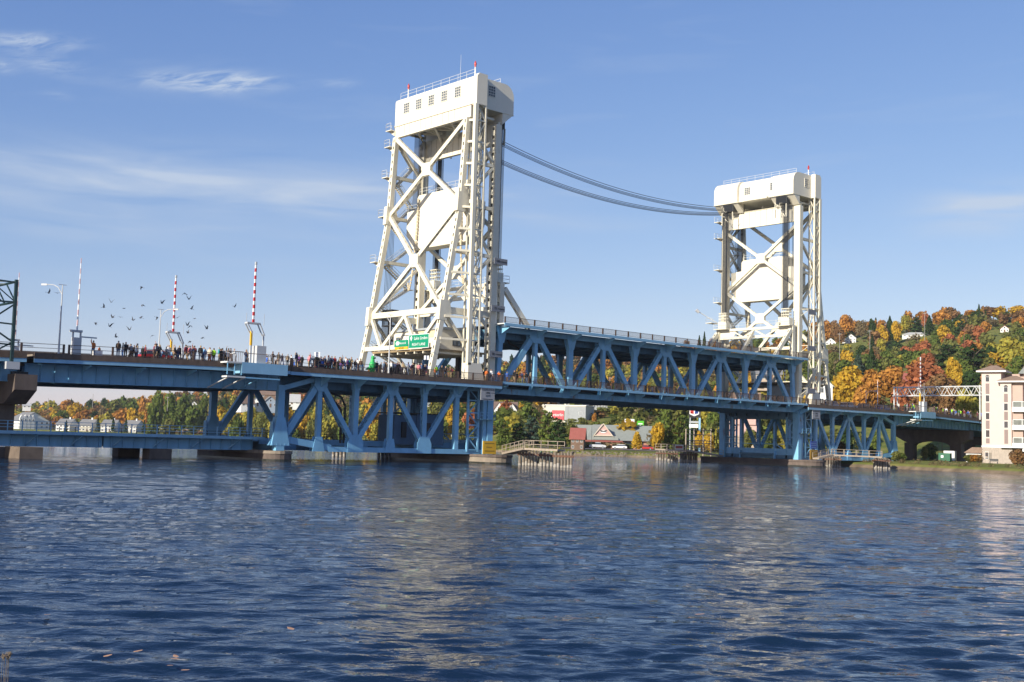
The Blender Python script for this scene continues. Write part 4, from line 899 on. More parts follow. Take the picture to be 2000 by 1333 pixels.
def water():
    rr = [6.]
    while rr[-1] < 260: rr.append(rr[-1] + max(.07, rr[-1] * .0042))
    rr = np.array(rr); A = np.linspace(R(-34), R(34), 520)
    Rr, AA = np.meshgrid(rr, A, indexing='ij'); dx = fw0.x * np.cos(AA) + rt0.x * np.sin(AA); dy = fw0.y * np.cos(AA) + rt0.y * np.sin(AA)
    x = CP.x + dx * Rr; y = CP.y + dy * Rr; e = np.minimum(1, np.maximum(0, (255 - Rr) / 120)) * np.minimum(1, (R(34) - np.abs(AA)) / R(2)) * np.minimum(1, (Rr - 6) / 1.5)
    z = waves(x, y, np.maximum(.085, Rr * .0042)) * e
    co = np.stack([x, y, z], -1).reshape(-1, 3); nr, na = x.shape; idx = np.arange(nr * na).reshape(nr, na)
    q = np.stack([idx[:-1, :-1], idx[:-1, 1:], idx[1:, 1:], idx[1:, :-1]], -1).reshape(-1, 4)
    # flat sheet around it: inner fan and outer ring
    ex = []; ev = list(map(tuple, co)); n0 = len(ev)
    def pt(r_, a_): ev.append((CP.x + r_ * (fw0.x * math.cos(a_) + rt0.x * math.sin(a_)), CP.y + r_ * (fw0.y * math.cos(a_) + rt0.y * math.sin(a_)), 0.)); return len(ev) - 1
    fc = []
    # side and back sectors and far water
    angs = list(np.linspace(R(34), R(326), 60)); ri = [pt(6, a) for a in angs]; ro = [pt(rr[-1], a) for a in angs]; rf = [pt(9000, a) for a in angs]
    for i in range(59): fc += [(ri[i], ri[i + 1], ro[i + 1], ro[i]), (ro[i], ro[i + 1], rf[i + 1], rf[i])]
    fa = [pt(9000, a) for a in A[::20]] + [pt(9000, A[-1])]; ia = [int(idx[-1, j]) for j in range(0, na, 20)] + [int(idx[-1, -1])]
    for i in range(len(ia) - 1):
        mid = [int(idx[-1, j]) for j in range((i) * 20, min(na - 1, (i + 1) * 20) + 1)]
        fc.append(tuple(mid + [fa[i + 1], fa[i]]))
    c = pt(0, 0); inn = [int(idx[0, j]) for j in range(0, na)]
    fc += [(c, inn[i], inn[i + 1]) for i in range(na - 1)] + [(c, ri[i], ri[i + 1]) for i in range(59)]
    me = bpy.data.meshes.new('water'); me.from_pydata(ev, [], [tuple(int(i) for i in f) for f in q] + fc); me.polygons.foreach_set('use_smooth', [True] * len(me.polygons)); me.materials.append(water_material()); me.update()
    bmm = bmesh.new(); bmm.from_mesh(me); bmesh.ops.recalc_face_normals(bmm, faces=bmm.faces[:]); 
    if sum(f.normal.z for f in list(bmm.faces)[:50]) < 0: bmesh.ops.reverse_faces(bmm, faces=bmm.faces[:])
    bmm.to_mesh(me); bmm.free()
    o = bpy.data.objects.new('water', me); COL.objects.link(o); o['kind'] = 'structure'
water()

# ================================================================ TREES
PAL = {'orange': (.36, .165, .045), 'rust': (.22, .115, .055), 'red': (.35, .125, .06), 'gold': (.46, .28, .03), 'yellow_green': (.27, .26, .05), 'olive': (.155, .155, .045),
       'green': (.075, .115, .028), 'dark_green': (.032, .058, .020), 'bare_brown': (.20, .15, .085), 'blue_green': (.055, .085, .062)}
PAL = {k: tuple(min(.7, x * 1.22) for x in v) for k, v in PAL.items()}; PAL['dark_green'] = (.034, .062, .022)
def leaf_mat():
    m = bpy.data.materials.new('leaves'); m.use_nodes = True; t = m.node_tree; t.nodes.clear()
    a = N(t, 'ShaderNodeVertexColor', layer_name='Col'); d = N(t, 'ShaderNodeBsdfDiffuse'); tr = N(t, 'ShaderNodeBsdfTranslucent'); mx = N(t, 'ShaderNodeMixShader'); mx.inputs[0].default_value = .38; o = N(t, 'ShaderNodeOutputMaterial')
    t.links.new(a.outputs[0], d.inputs[0]); t.links.new(a.outputs[0], tr.inputs[0]); t.links.new(d.outputs[0], mx.inputs[1]); t.links.new(tr.outputs[0], mx.inputs[2]); t.links.new(mx.outputs[0], o.inputs[0]); return m
LEAF = leaf_mat(); BARK = mat('bark', (.10, .075, .055), .9, .3, 2)
def cards(C_, Nn, s, rs):
    """one irregular quad per centre, facing roughly along its normal"""
    n = len(C_); Nn = Nn + rs.normal(size=(n, 3)) * .55; Nn /= np.linalg.norm(Nn, axis=1)[:, None] + 1e-9
    t = np.cross(Nn, rs.normal(size=(n, 3))); t /= np.linalg.norm(t, axis=1)[:, None] + 1e-9; b = np.cross(Nn, t)
    q = []
    for sx, sy in ((-1, -1), (1, -1), (1, 1), (-1, 1)):
        j = .65 + .7 * rs.rand(n, 2); q.append(C_ + t * (sx * s * j[:, :1]) + b * (sy * s * .8 * j[:, 1:]))
    q = np.stack(q, 1); q[:, :, 2] = C_[:, None, 2] + (q[:, :, 2] - C_[:, None, 2]) * .5
    return q
def crown_pts(kind, seed, n):
    """unit crown: radius 1, height 0..1 (z); returns quads"""
    rs = np.random.RandomState(seed)
    if kind == 'broad' or kind == 'bare' or kind == 'tall':
        k = 13 if kind != 'tall' else 11; cs = []
        for i in range(k):
            a = rs.rand() * 6.28; z = .30 + .5 * rs.rand(); r = (rs.rand() ** .6) * .58 * math.sin(math.pi * min(1, max(.12, (z - .02) / .96))) ** .6
            cs.append((r * math.cos(a), r * math.sin(a), z, .26 + .17 * rs.rand()))
        cs.append((0, 0, .72, .33)); cs.append((.1, 0, .45, .42))
        cs = np.array(cs); w_ = cs[:, 3] ** 2; ch = rs.choice(len(cs), n, p=w_ / w_.sum()); c = cs[ch]
        d = rs.normal(size=(n, 3)); d /= np.linalg.norm(d, axis=1)[:, None]; rad = c[:, 3] * (.78 + .3 * rs.rand(n) - .35 * (rs.rand(n) < .15))
        P_ = np.empty((n, 3)); P_[:, 0] = c[:, 0] + d[:, 0] * rad; P_[:, 1] = c[:, 1] + d[:, 1] * rad; P_[:, 2] = c[:, 2] + d[:, 2] * rad * .52
        m_ = P_[:, 2] > .04; P_ = P_[m_]; d = d[m_]; ch = ch[m_]; n = len(P_)
        s = .085 * (1000 / max(n, 200)) ** .35 * (.65 if kind == 'bare' else 1)
        lob = 1 + (rs.rand(len(cs)) - .5) * .42; v = lob[ch]
        return cards(P_, d, s, rs), v, rs
    if kind == 'spruce':
        L = 15; P_, D_ = [], []
        for i in range(n):
            l = (rs.rand() ** .8) * .98; z = .06 + .94 * l; rmax = (1 - l) ** .85 * (.82 + .18 * math.cos(z * L * 6.28)); a = rs.rand() * 6.28; br = math.cos(a * 7 + z * 37) * .12
            r = rmax * (rs.rand() ** .35) * (1 + br); P_.append((r * math.cos(a), r * math.sin(a), z - .10 * r)); D_.append((math.cos(a) * .6, math.sin(a) * .6, .75))
        P_ = np.array(P_); s = .075 * (900 / max(n, 200)) ** .35; q = cards(P_, np.array(D_), s, rs); return q, np.ones(n) * (.85 + .3 * rs.rand(n)), rs
    # pine: separate flat boughs at different heights
    bo = []
    for i in range(20):
        z = .14 + .80 * (i / 19); rm = .92 * (1 - z) ** .5 * (.6 + .5 * rs.rand()) + .06; a = i * 2.4 + rs.rand(); bo.append((rm * .55 * math.cos(a), rm * .55 * math.sin(a), z, rm * .52, a))
    bo = np.array(bo); w_ = bo[:, 3] ** 1.6; ch = rs.choice(len(bo), n, p=w_ / w_.sum()); c = bo[ch]; d = rs.normal(size=(n, 3)); d /= np.linalg.norm(d, axis=1)[:, None]; rr = rs.rand(n) ** .45
    P_ = np.stack([c[:, 0] + d[:, 0] * c[:, 3] * rr, c[:, 1] + d[:, 1] * c[:, 3] * rr, c[:, 2] + d[:, 2] * .055 * rr - .02], 1); d[:, 2] = np.abs(d[:, 2]) + .6
    s = .07 * (1000 / max(n, 200)) ** .35; v = (.8 + .4 * rs.rand(len(bo)))[ch]; return cards(P_, d, s, rs), v, rs
def crown_arrays(kind, col, seed, n):
    q, v, rs = crown_pts(kind, seed, n); n = len(q); base = np.array(PAL[col]); k = (v * (.78 + .44 * rs.rand(n)))[:, None]
    c = base[None] * k; hue = rs.rand(n) * .3
    alt = {'orange': 'gold', 'rust': 'olive', 'red': 'orange', 'gold': 'yellow_green', 'yellow_green': 'gold', 'olive': 'green', 'green': 'yellow_green', 'dark_green': 'green', 'bare_brown': 'olive', 'blue_green': 'dark_green'}[col]
    c = c * (1 - hue[:, None]) + np.array(PAL[alt])[None] * hue[:, None] * k
    return q, c
def quad_mesh(name, q, c, m):
    n = len(q); me = bpy.data.meshes.new(name); me.vertices.add(n * 4); me.vertices.foreach_set('co', q.reshape(-1)); me.loops.add(n * 4); me.loops.foreach_set('vertex_index', np.arange(n * 4, dtype=np.int32))
    me.polygons.add(n); me.polygons.foreach_set('loop_start', np.arange(0, n * 4, 4, dtype=np.int32)); me.polygons.foreach_set('loop_total', np.full(n, 4, dtype=np.int32))
    me.update(calc_edges=True); at_ = me.color_attributes.new('Col', 'FLOAT_COLOR', 'CORNER'); cc = np.ones((n, 4, 4), dtype=np.float32); cc[:, :, :3] = c[:, None, :]; at_.data.foreach_set('color', cc.reshape(-1)); me.materials.append(m); return me
CM = {}
def crown_mesh(kind, col, var, n=700):
    k = (kind, col, var, n)
    if k not in CM: q, c = crown_arrays(kind, col, hash((kind, var)) % 1 + {'broad': 10, 'bare': 20, 'tall': 30, 'spruce': 40, 'pine': 50}[kind] + var, n); CM[k] = quad_mesh(kind + '_crown', q, c, LEAF)
    return CM[k]
def trunk_mesh():
    if 't' not in CM:
        b = LB(); b.tube((0, 0, -.12), (.01, 0, .35), .045, 6, .03).tube((.01, 0, .35), (0, .01, .8), .03, 5, .008); r2 = random.Random(2)
        for i in range(9): a = i * 2.4; z = .25 + i * .05; b.tube((0, 0, z), (.5 * math.cos(a), .5 * math.sin(a), z + .25), .018, 4, .005)
        CM['t'] = b.mesh('tree_trunk', BARK)
    return CM['t']
TREES = []                                   # label is given at the end, when all are known
def tree(x, y, wid, hei, kind, col, zone, n=700, var=None, z=None, lab=None):
    z = ground_z(x, y) if z is None else z
    nm = {'broad': 'broadleaf_tree', 'tall': 'broadleaf_tree', 'bare': 'bare_tree', 'spruce': 'spruce_tree', 'pine': 'pine_tree'}[kind]
    o = bpy.data.objects.new(nm, None); COL.objects.link(o); o.location = (x, y, z - .2); o.rotation_euler = (0, 0, rnd.random() * 6.28); o.scale = (wid / 2, wid / 2, hei)
    for me, pn in ((crown_mesh(kind, col, rnd.randrange(3) if var is None else var, n), 'crown'), (trunk_mesh(), 'trunk')):
        c = bpy.data.objects.new(pn, me); COL.objects.link(c); c.parent = o
    px = to_px((x, y, z + hei * .6)); TREES.append((o, zone, col, kind, px, hei, lab)); return o
def tree_px(u_, vtop, D, wpx, kind, col, zone, n=1100, lab=None):
    """tree of the photographed width and top height standing on the ground at distance D"""
    d = ray(u_, vtop); k = D / math.hypot(d.x, d.y); p = CP + d * k; z = ground_z(p.x, p.y)
    return tree(p.x, p.y, wpx * D / CF, max(2, p.z - z), kind, col, zone, n, lab=lab)
# --- picked out one by one: (column, top row, distance, width px, kind, colour)
near_bank = [
 (985, 815, 352, 48, 'pine', 'green'), (1012, 822, 356, 50, 'pine', 'dark_green'), (1040, 808, 362, 56, 'pine', 'blue_green'), (1072, 798, 352, 62, 'pine', 'green'), (1092, 812, 345, 54, 'pine', 'dark_green'), (1116, 822, 368, 44, 'broad', 'olive'), (1018, 790, 560, 30, 'tall', 'yellow_green'), (1022, 780, 540, 34, 'tall', 'gold'),
 (1048, 786, 480, 34, 'bare', 'bare_brown'), (1137, 812, 440, 30, 'broad', 'olive'), (1162, 806, 470, 16, 'tall', 'orange'), (1180, 795, 500, 44, 'broad', 'olive'), (1205, 790, 500, 42, 'broad', 'yellow_green'), (1232, 788, 500, 44, 'broad', 'green'), (1260, 792, 480, 46, 'broad', 'dark_green'), (1222, 800, 470, 40, 'broad', 'olive'),
 (1283, 825, 335, 40, 'broad', 'gold'), (1243, 842, 322, 30, 'tall', 'gold'), (1306, 812, 340, 46, 'pine', 'green'), (1330, 806, 350, 54, 'pine', 'green'), (1300, 790, 400, 52, 'tall', 'green'), (1345, 820, 380, 44, 'broad', 'dark_green'), (1372, 792, 430, 30, 'tall', 'gold'), (1392, 800, 400, 44, 'broad', 'green'), (1388, 842, 330, 36, 'broad', 'gold'), (1410, 830, 360, 40, 'broad', 'yellow_green'), (1366, 838, 345, 22, 'tall', 'gold'),
 (1330, 780, 470, 30, 'tall', 'green'), (1400, 780, 460, 44, 'broad', 'green'), (1440, 800, 340, 56, 'broad', 'olive'), (1480, 805, 350, 56, 'broad', 'green'), (1520, 802, 345, 54, 'broad', 'olive'), (1560, 815, 330, 50, 'broad', 'green'), (1462, 830, 320, 44, 'broad', 'olive'), (1500, 838, 315, 44, 'broad', 'green'), (1545, 830, 330, 40, 'broad', 'yellow_green'),
 (1625, 838, 300, 50, 'broad', 'olive'), (1655, 832, 320, 44, 'broad', 'dark_green'), (1685, 842, 310, 40, 'broad', 'olive'), (1712, 838, 330, 36, 'broad', 'green'), (1640, 862, 280, 32, 'broad', 'rust'), (1700, 868, 280, 30, 'broad', 'green'), (1760, 884, 262, 24, 'broad', 'green'), (1748, 880, 258, 26, 'broad', 'olive'), (1820, 866, 285, 34, 'broad', 'green'), (1806, 872, 280, 22, 'broad', 'olive')]
for a in near_bank: tree_px(*a, zone='bank')
mid = [
 (1655, 716, 430, 84, 'broad', 'gold'), (1638, 738, 400, 60, 'broad', 'gold'), (1702, 722, 430, 66, 'broad', 'orange'), (1690, 745, 400, 60, 'broad', 'orange'), (1740, 716, 470, 70, 'broad', 'orange'), (1800, 700, 440, 104, 'broad', 'red'), (1836, 724, 430, 80, 'broad', 'rust'), (1862, 694, 470, 44, 'tall', 'gold'), (1872, 722, 440, 40, 'broad', 'gold'), (1806, 742, 410, 70, 'broad', 'rust'), (1765, 748, 420, 60, 'broad', 'red'),
 (1676, 692, 560, 50, 'spruce', 'blue_green'), (1702, 678, 560, 42, 'spruce', 'dark_green'), (1642, 700, 600, 50, 'bare', 'bare_brown'), (1900, 668, 500, 92, 'pine', 'dark_green'), (1850, 668, 560, 66, 'pine', 'dark_green'), (1940, 684, 520, 60, 'broad', 'gold'), (1938, 706, 470, 50, 'broad', 'rust'), (1980, 660, 520, 76, 'broad', 'yellow_green'), (1990, 690, 480, 60, 'broad', 'green'), (1890, 720, 440, 56, 'broad', 'dark_green'),
 (1730, 698, 620, 44, 'broad', 'olive'), (1762, 690, 640, 40, 'broad', 'yellow_green'), (1770, 680, 700, 30, 'spruce', 'dark_green'), (1892, 762, 330, 62, 'broad', 'yellow_green'), (1626, 755, 420, 44, 'broad', 'rust'), (1850, 752, 390, 54, 'broad', 'rust')]
for a in mid: tree_px(*a, zone='mid')
ridge = [
 (1612, 622, 860, 34, 'broad', 'orange'), (1632, 622, 860, 30, 'broad', 'rust'), (1655, 616, 860, 44, 'broad', 'orange'), (1682, 622, 850, 34, 'bare', 'bare_brown'), (1704, 620, 830, 24, 'tall', 'dark_green'), (1720, 622, 860, 30, 'broad', 'orange'), (1738, 617, 830, 26, 'spruce', 'dark_green'), (1752, 628, 810, 30, 'broad', 'gold'), (1768, 612, 860, 30, 'broad', 'yellow_green'), (1790, 617, 840, 38, 'pine', 'dark_green'), (1808, 608, 870, 22, 'broad', 'red'), (1815, 616, 830, 30, 'spruce', 'dark_green'),
 (1840, 604, 870, 44, 'broad', 'orange'), (1858, 598, 880, 40, 'broad', 'rust'), (1876, 612, 850, 36, 'broad', 'dark_green'), (1892, 604, 880, 40, 'broad', 'orange'), (1912, 606, 860, 44, 'broad', 'dark_green'), (1940, 598, 880, 44, 'broad', 'rust'), (1962, 610, 850, 38, 'broad', 'olive'), (1986, 598, 870, 50, 'broad', 'gold'), (1850, 622, 830, 46, 'broad', 'green'), (1900, 630, 820, 44, 'broad', 'dark_green'), (1940, 620, 830, 34, 'bare', 'bare_brown'), (1920, 622, 820, 30, 'broad', 'gold'), (1880, 632, 810, 40, 'pine', 'dark_green'), (1640, 634, 830, 28, 'broad', 'rust'), (1722, 632, 800, 30, 'broad', 'gold'), (1590, 624, 860, 34, 'broad', 'orange'),
 (1376, 648, 800, 20, 'spruce', 'dark_green'), (1366, 655, 820, 22, 'spruce', 'dark_green'), (1340, 660, 840, 30, 'broad', 'rust'), (1392, 655, 860, 26, 'broad', 'orange'), (1000, 690, 900, 26, 'pine', 'dark_green'), (1062, 690, 900, 22, 'spruce', 'dark_green')]
for a in ridge: tree_px(*a, zone='ridge')
far_left = [
 (62, 786, 1350, 34, 'broad', 'olive'), (92, 783, 1400, 30, 'broad', 'dark_green'), (46, 800, 1250, 30, 'broad', 'yellow_green'), (70, 796, 1200, 36, 'broad', 'yellow_green'), (104, 780, 1250, 40, 'broad', 'yellow_green'), (90, 800, 1100, 34, 'broad', 'rust'), (128, 778, 1200, 46, 'broad', 'orange'), (150, 782, 1100, 44, 'broad', 'gold'), (168, 796, 1000, 34, 'broad', 'orange'), (142, 800, 1000, 24, 'tall', 'gold'), (120, 802, 980, 40, 'broad', 'green'), (190, 788, 1100, 32, 'broad', 'rust'), (184, 800, 1000, 28, 'broad', 'dark_green'), (204, 790, 1050, 30, 'bare', 'bare_brown'),
 (240, 770, 1150, 36, 'broad', 'green'), (226, 782, 1050, 34, 'broad', 'olive'), (262, 778, 1050, 34, 'broad', 'green'), (280, 772, 1000, 22, 'tall', 'orange'), (240, 794, 930, 44, 'broad', 'orange'), (262, 798, 920, 36, 'broad', 'gold'), (288, 798, 900, 24, 'tall', 'orange'), (210, 802, 930, 34, 'broad', 'yellow_green'), (140, 777, 1300, 18, 'broad', 'dark_green'), (178, 776, 1300, 24, 'broad', 'dark_green'), (202, 775, 1300, 24, 'broad', 'dark_green'), (218, 780, 1200, 22, 'broad', 'green'),
 (310, 762, 760, 44, 'tall', 'green'), (334, 764, 780, 40, 'tall', 'green'), (362, 760, 800, 44, 'broad', 'green'), (350, 792, 740, 44, 'broad', 'green'), (378, 795, 730, 40, 'broad', 'green'), (400, 768, 780, 34, 'tall', 'green'), (300, 815, 760, 30, 'broad', 'green'), (330, 812, 720, 40, 'broad', 'olive'), (440, 770, 800, 34, 'broad', 'dark_green'), (420, 800, 700, 44, 'broad', 'olive')]
for a in far_left: tree_px(*a, zone='farleft', n=500)
for i, (u_, v_, D_) in enumerate([(192, 816, 840), (222, 814, 830), (247, 816, 820), (282, 820, 800), (130, 820, 850)]): tree_px(u_, v_, D_, 13, 'spruce', 'dark_green', zone='farleft', n=300)
# willows across the water seen through the left truss
for i in range(15):
    u_ = 425 + i * 33 + rnd.uniform(-8, 8); tree_px(u_, 790 + rnd.uniform(-6, 8), 585 - i * 9 + rnd.uniform(-15, 15), 46 + rnd.uniform(-6, 8), 'broad', ('gold', 'yellow_green', 'yellow_green', 'olive', 'gold')[i % 5], zone='willow', n=800)
    tree_px(u_ + 15, 812 + rnd.uniform(-6, 8), 560 - i * 9, 38, 'broad', ('yellow_green', 'green', 'olive')[i % 3], zone='willow', n=700)
def ground_hit(u_, v_, D0, lo=.6, hi=1.5):
    """distance at which the sight line meets the slope, nearest to the guess"""
    d = ray(u_, v_); hl = math.hypot(d.x, d.y); best = None; pv = None
    for i in range(181):
        D = D0 * (lo + (hi - lo) * i / 180); p = CP + d * (D / hl); df = p.z - ground_z(p.x, p.y)
        if pv is not None and pv > 0 >= df and (best is None or abs(D - D0) < abs(best - D0)): best = D
        pv = df
    return best or D0
HOUSE_KEEP = [(u_, v_, ground_hit(u_, v_, D_)) for u_, v_, D_ in ((1622, 674, 640), (1662, 671, 640), (1790, 660, 620), (1962, 650, 680), (65, 839, 880), (1762, 760, 460))]
# --- the rest of the wood: nearest ones as trees, the far mass joined
cand = []
for k in range(22):
    t = k / 21
    u_ = -60
    while u_ < 2080:
        ds, dr = lerp_tab(SH, u_), lerp_tab(RG, u_); flat = 110 if u_ < 600 else 85; D = ds + flat + (dr + 25 - ds - flat) * t ** 1.1 + rnd.uniform(-12, 12)
        if u_ > 1590 and D < 470: pass
        elif 1040 < u_ < 1200 and D < 520: pass
        else: cand.append((u_ + rnd.uniform(-10, 10), D))
        u_ += rnd.uniform(8.5, 12.5) * CF / D
cols = ['orange', 'rust', 'olive', 'green', 'green', 'dark_green', 'yellow_green', 'gold', 'olive', 'olive', 'bare_brown', 'green', 'green', 'olive', 'yellow_green', 'olive', 'bare_brown', 'red']
colr = ['orange', 'rust', 'orange', 'dark_green', 'dark_green', 'gold', 'green', 'bare_brown', 'rust', 'olive', 'dark_green']
wood = []
def blocked(u_, D, v=None):
    for hu, hv, hd in HOUSE_KEEP:
        if abs(u_ - hu) < (44 if hu == 1790 else 26) and hd - 70 < D < hd + 15: return True
    return False
cand = [c for c in cand if not blocked(*c)]
picks = []
for u_, D in cand:
    d = fw0 * 1 + rt0 * ((u_ - 1000) / CF); d.normalize(); x, y = CP.x + d.x * D, CP.y + d.y * D; hgt = rnd.uniform(8, 12.5); z = ground_z(x, y); px = to_px((x, y, z + hgt * .7))
    zone_r = D > .86 * lerp_tab(RG, u_); col = rnd.choice(['orange', 'gold', 'gold', 'yellow_green', 'rust', 'orange', 'olive', 'green'] if u_ < 330 else colr if zone_r else cols); kd = 'bare' if col == 'bare_brown' else ('spruce' if col in ('dark_green', 'blue_green') and rnd.random() < .4 else 'pine' if col == 'dark_green' and rnd.random() < .3 else 'broad')
    # visible score: hillside right of the tower and seen between the trusses
    vis = px[0] > 1590 or (px[1] < 700 and px[0] > 990) or (px[0] < 420 and px[1] > 760)
    picks.append((0 if (px[0] > 1590) else 1 if vis else 2, D, x, y, z, hgt, kd, col, zone_r))
picks.sort(key=lambda p_: (p_[0], p_[1]))
NIND = 300 - len(TREES)
for i, (v_, D, x, y, z, hgt, kd, col, zr) in enumerate(picks):
    wid = hgt * rnd.uniform(.8, 1.15) * (.55 if kd == 'spruce' else 1)
    if i < NIND: tree(x, y, wid, hgt, kd, col, 'ridge' if zr else 'slope', n=700, z=z)
    else:
        q, c = crown_arrays(kd, col, i % 5 + 60, 150 if v_ == 2 else 230); q = q * np.array([wid / 2 * 1.05, wid / 2 * 1.05, hgt]) + np.array([x, y, z]); wood.append((q, c * rnd.uniform(.85, 1.15)))
o = bpy.data.objects.new('autumn_wood', quad_mesh('autumn_wood', np.concatenate([a for a, b in wood]), np.concatenate([b for a, b in wood]), LEAF)); COL.objects.link(o)
tag(o, 'dense mixed autumn wood covering the far hillside behind the single trees', 'wood'); o['kind'] = 'stuff'
# undergrowth: low bushes filling the slope and the shore
bs = []; rs = np.random.RandomState(5)
for k in range(3600):
    u_ = rs.uniform(-80, 2080); ds, dr = lerp_tab(SH, u_), lerp_tab(RG, u_); D = ds + 75 + (dr - ds - 60) * rs.rand() ** 1.3
    if u_ > 1590 and D < 400: continue
    bl_ = blocked(u_, D)
    d = fw0 + rt0 * ((u_ - 1000) / CF); d.normalize(); x, y = CP.x + d.x * D, CP.y + d.y * D; z = ground_z(x, y); q, c = crown_arrays('broad', ('olive', 'green', 'rust', 'bare_brown', 'yellow_green', 'olive')[k % 6], k % 7 + 80, 60); sc = rs.uniform(.8, 1.4) if bl_ else rs.uniform(2, 4.2)
    bs.append((q * np.array([sc, sc, sc * .9]) + np.array([x, y, z - .5]), c))
o = bpy.data.objects.new('undergrowth', quad_mesh('undergrowth', np.concatenate([a for a, b in bs]), np.concatenate([b for a, b in bs]), LEAF)); COL.objects.link(o)
tag(o, 'low olive and rust undergrowth covering the slopes between trees', 'undergrowth'); o['kind'] = 'stuff'
# shore weeds and boulders
bs = []
for k in range(420):
    u_ = rs.uniform(960, 1300) if k % 3 else rs.uniform(1640, 2050); ds = lerp_tab(SH, u_); D = ds + rs.uniform(-1, 7); d = fw0 + rt0 * ((u_ - 1000) / CF); d.normalize(); x, y = CP.x + d.x * D, CP.y + d.y * D; z = ground_z(x, y)
    if k % 3 == 0 and rs.rand() < .6: continue
    q, c = crown_arrays('bare', ('bare_brown', 'yellow_green', 'olive')[k % 3], k % 5 + 90, 50); sc = rs.uniform(.5, 1.3) * (.45 if 1100 < u_ < 1300 else 1); bs.append((q * np.array([sc, sc, sc * 1.1]) + np.array([x, y, z - .2]), c))
o = bpy.data.objects.new('shore_weeds', quad_mesh('shore_weeds', np.concatenate([a for a, b in bs]), np.concatenate([b for a, b in bs]), LEAF)); COL.objects.link(o)
tag(o, 'dry brown and yellow weeds along the waterline of the bank', 'weeds'); o['kind'] = 'stuff'
b = MB(); rr_ = random.Random(9)
for k in range(240):
    u_ = rr_.uniform(1100, 1290); D = lerp_tab(SH, u_) + rr_.uniform(-1.5, 2.5); d = fw0 + rt0 * ((u_ - 1000) / CF); d.normalize(); x, y = CP.x + d.x * D, CP.y + d.y * D; z = ground_z(x, y); s = rr_.uniform(.15, .45)
    pts = [(x + s * rr_.uniform(.6, 1) * math.cos(a_), y + s * rr_.uniform(.6, 1) * math.sin(a_)) for a_ in (0, 1.05, 2.1, 3.14, 4.2, 5.2)]
    b.add([(px_, py_, z - .3) for px_, py_ in pts] + [(x + (px_ - x) * .6, y + (py_ - y) * .6, z + s * .6) for px_, py_ in pts], [(i, (i + 1) % 6, 6 + (i + 1) % 6, 6 + i) for i in range(6)] + [tuple(range(6, 12))])
o = b.build('shore_rocks', mat('shore_rock', (.17, .145, .12), .9, .3, 1)); tag(o, 'scattered pale rocks along the shore below the brick store', 'rocks'); o['kind'] = 'stuff'
# ================================================================ BUILDINGS
WALLM = {'white': mat('white_siding', (.72, .72, .70), .7, .05, .6), 'cream': mat('cream_siding', (.62, .58, .48), .7, .06, .6), 'grey': mat('grey_siding', (.30, .32, .34), .7, .08), 'tan': mat('tan_siding', (.42, .33, .25), .8, .1), 'pink': mat('pink_siding', (.58, .38, .34), .8, .08, .5),
         'blue': mat('blue_grey_siding', (.28, .34, .42), .7, .06), 'brick': mat('red_brown_brick', (.42, .22, .15), .85, .2, 1.2), 'brown': mat('brown_siding', (.16, .10, .07), .8, .2)}
ROOFM = {'grey': mat('grey_shingles', (.20, .20, .20), .9, .15, 1), 'brown': mat('brown_shingles', (.17, .115, .09), .9, .2, 1), 'green': mat('sage_grey_shingles', (.235, .255, .235), .85, .08, 1), 'red': mat('red_metal_roof', (.28, .085, .065), .7, .1), 'white': mat('white_roof', (.75, .75, .73), .7, .05), 'tan': mat('tan_shingles', (.26, .18, .13), .9, .15, 1), 'light': mat('light_grey_roof', (.45, .45, .44), .8, .08)}
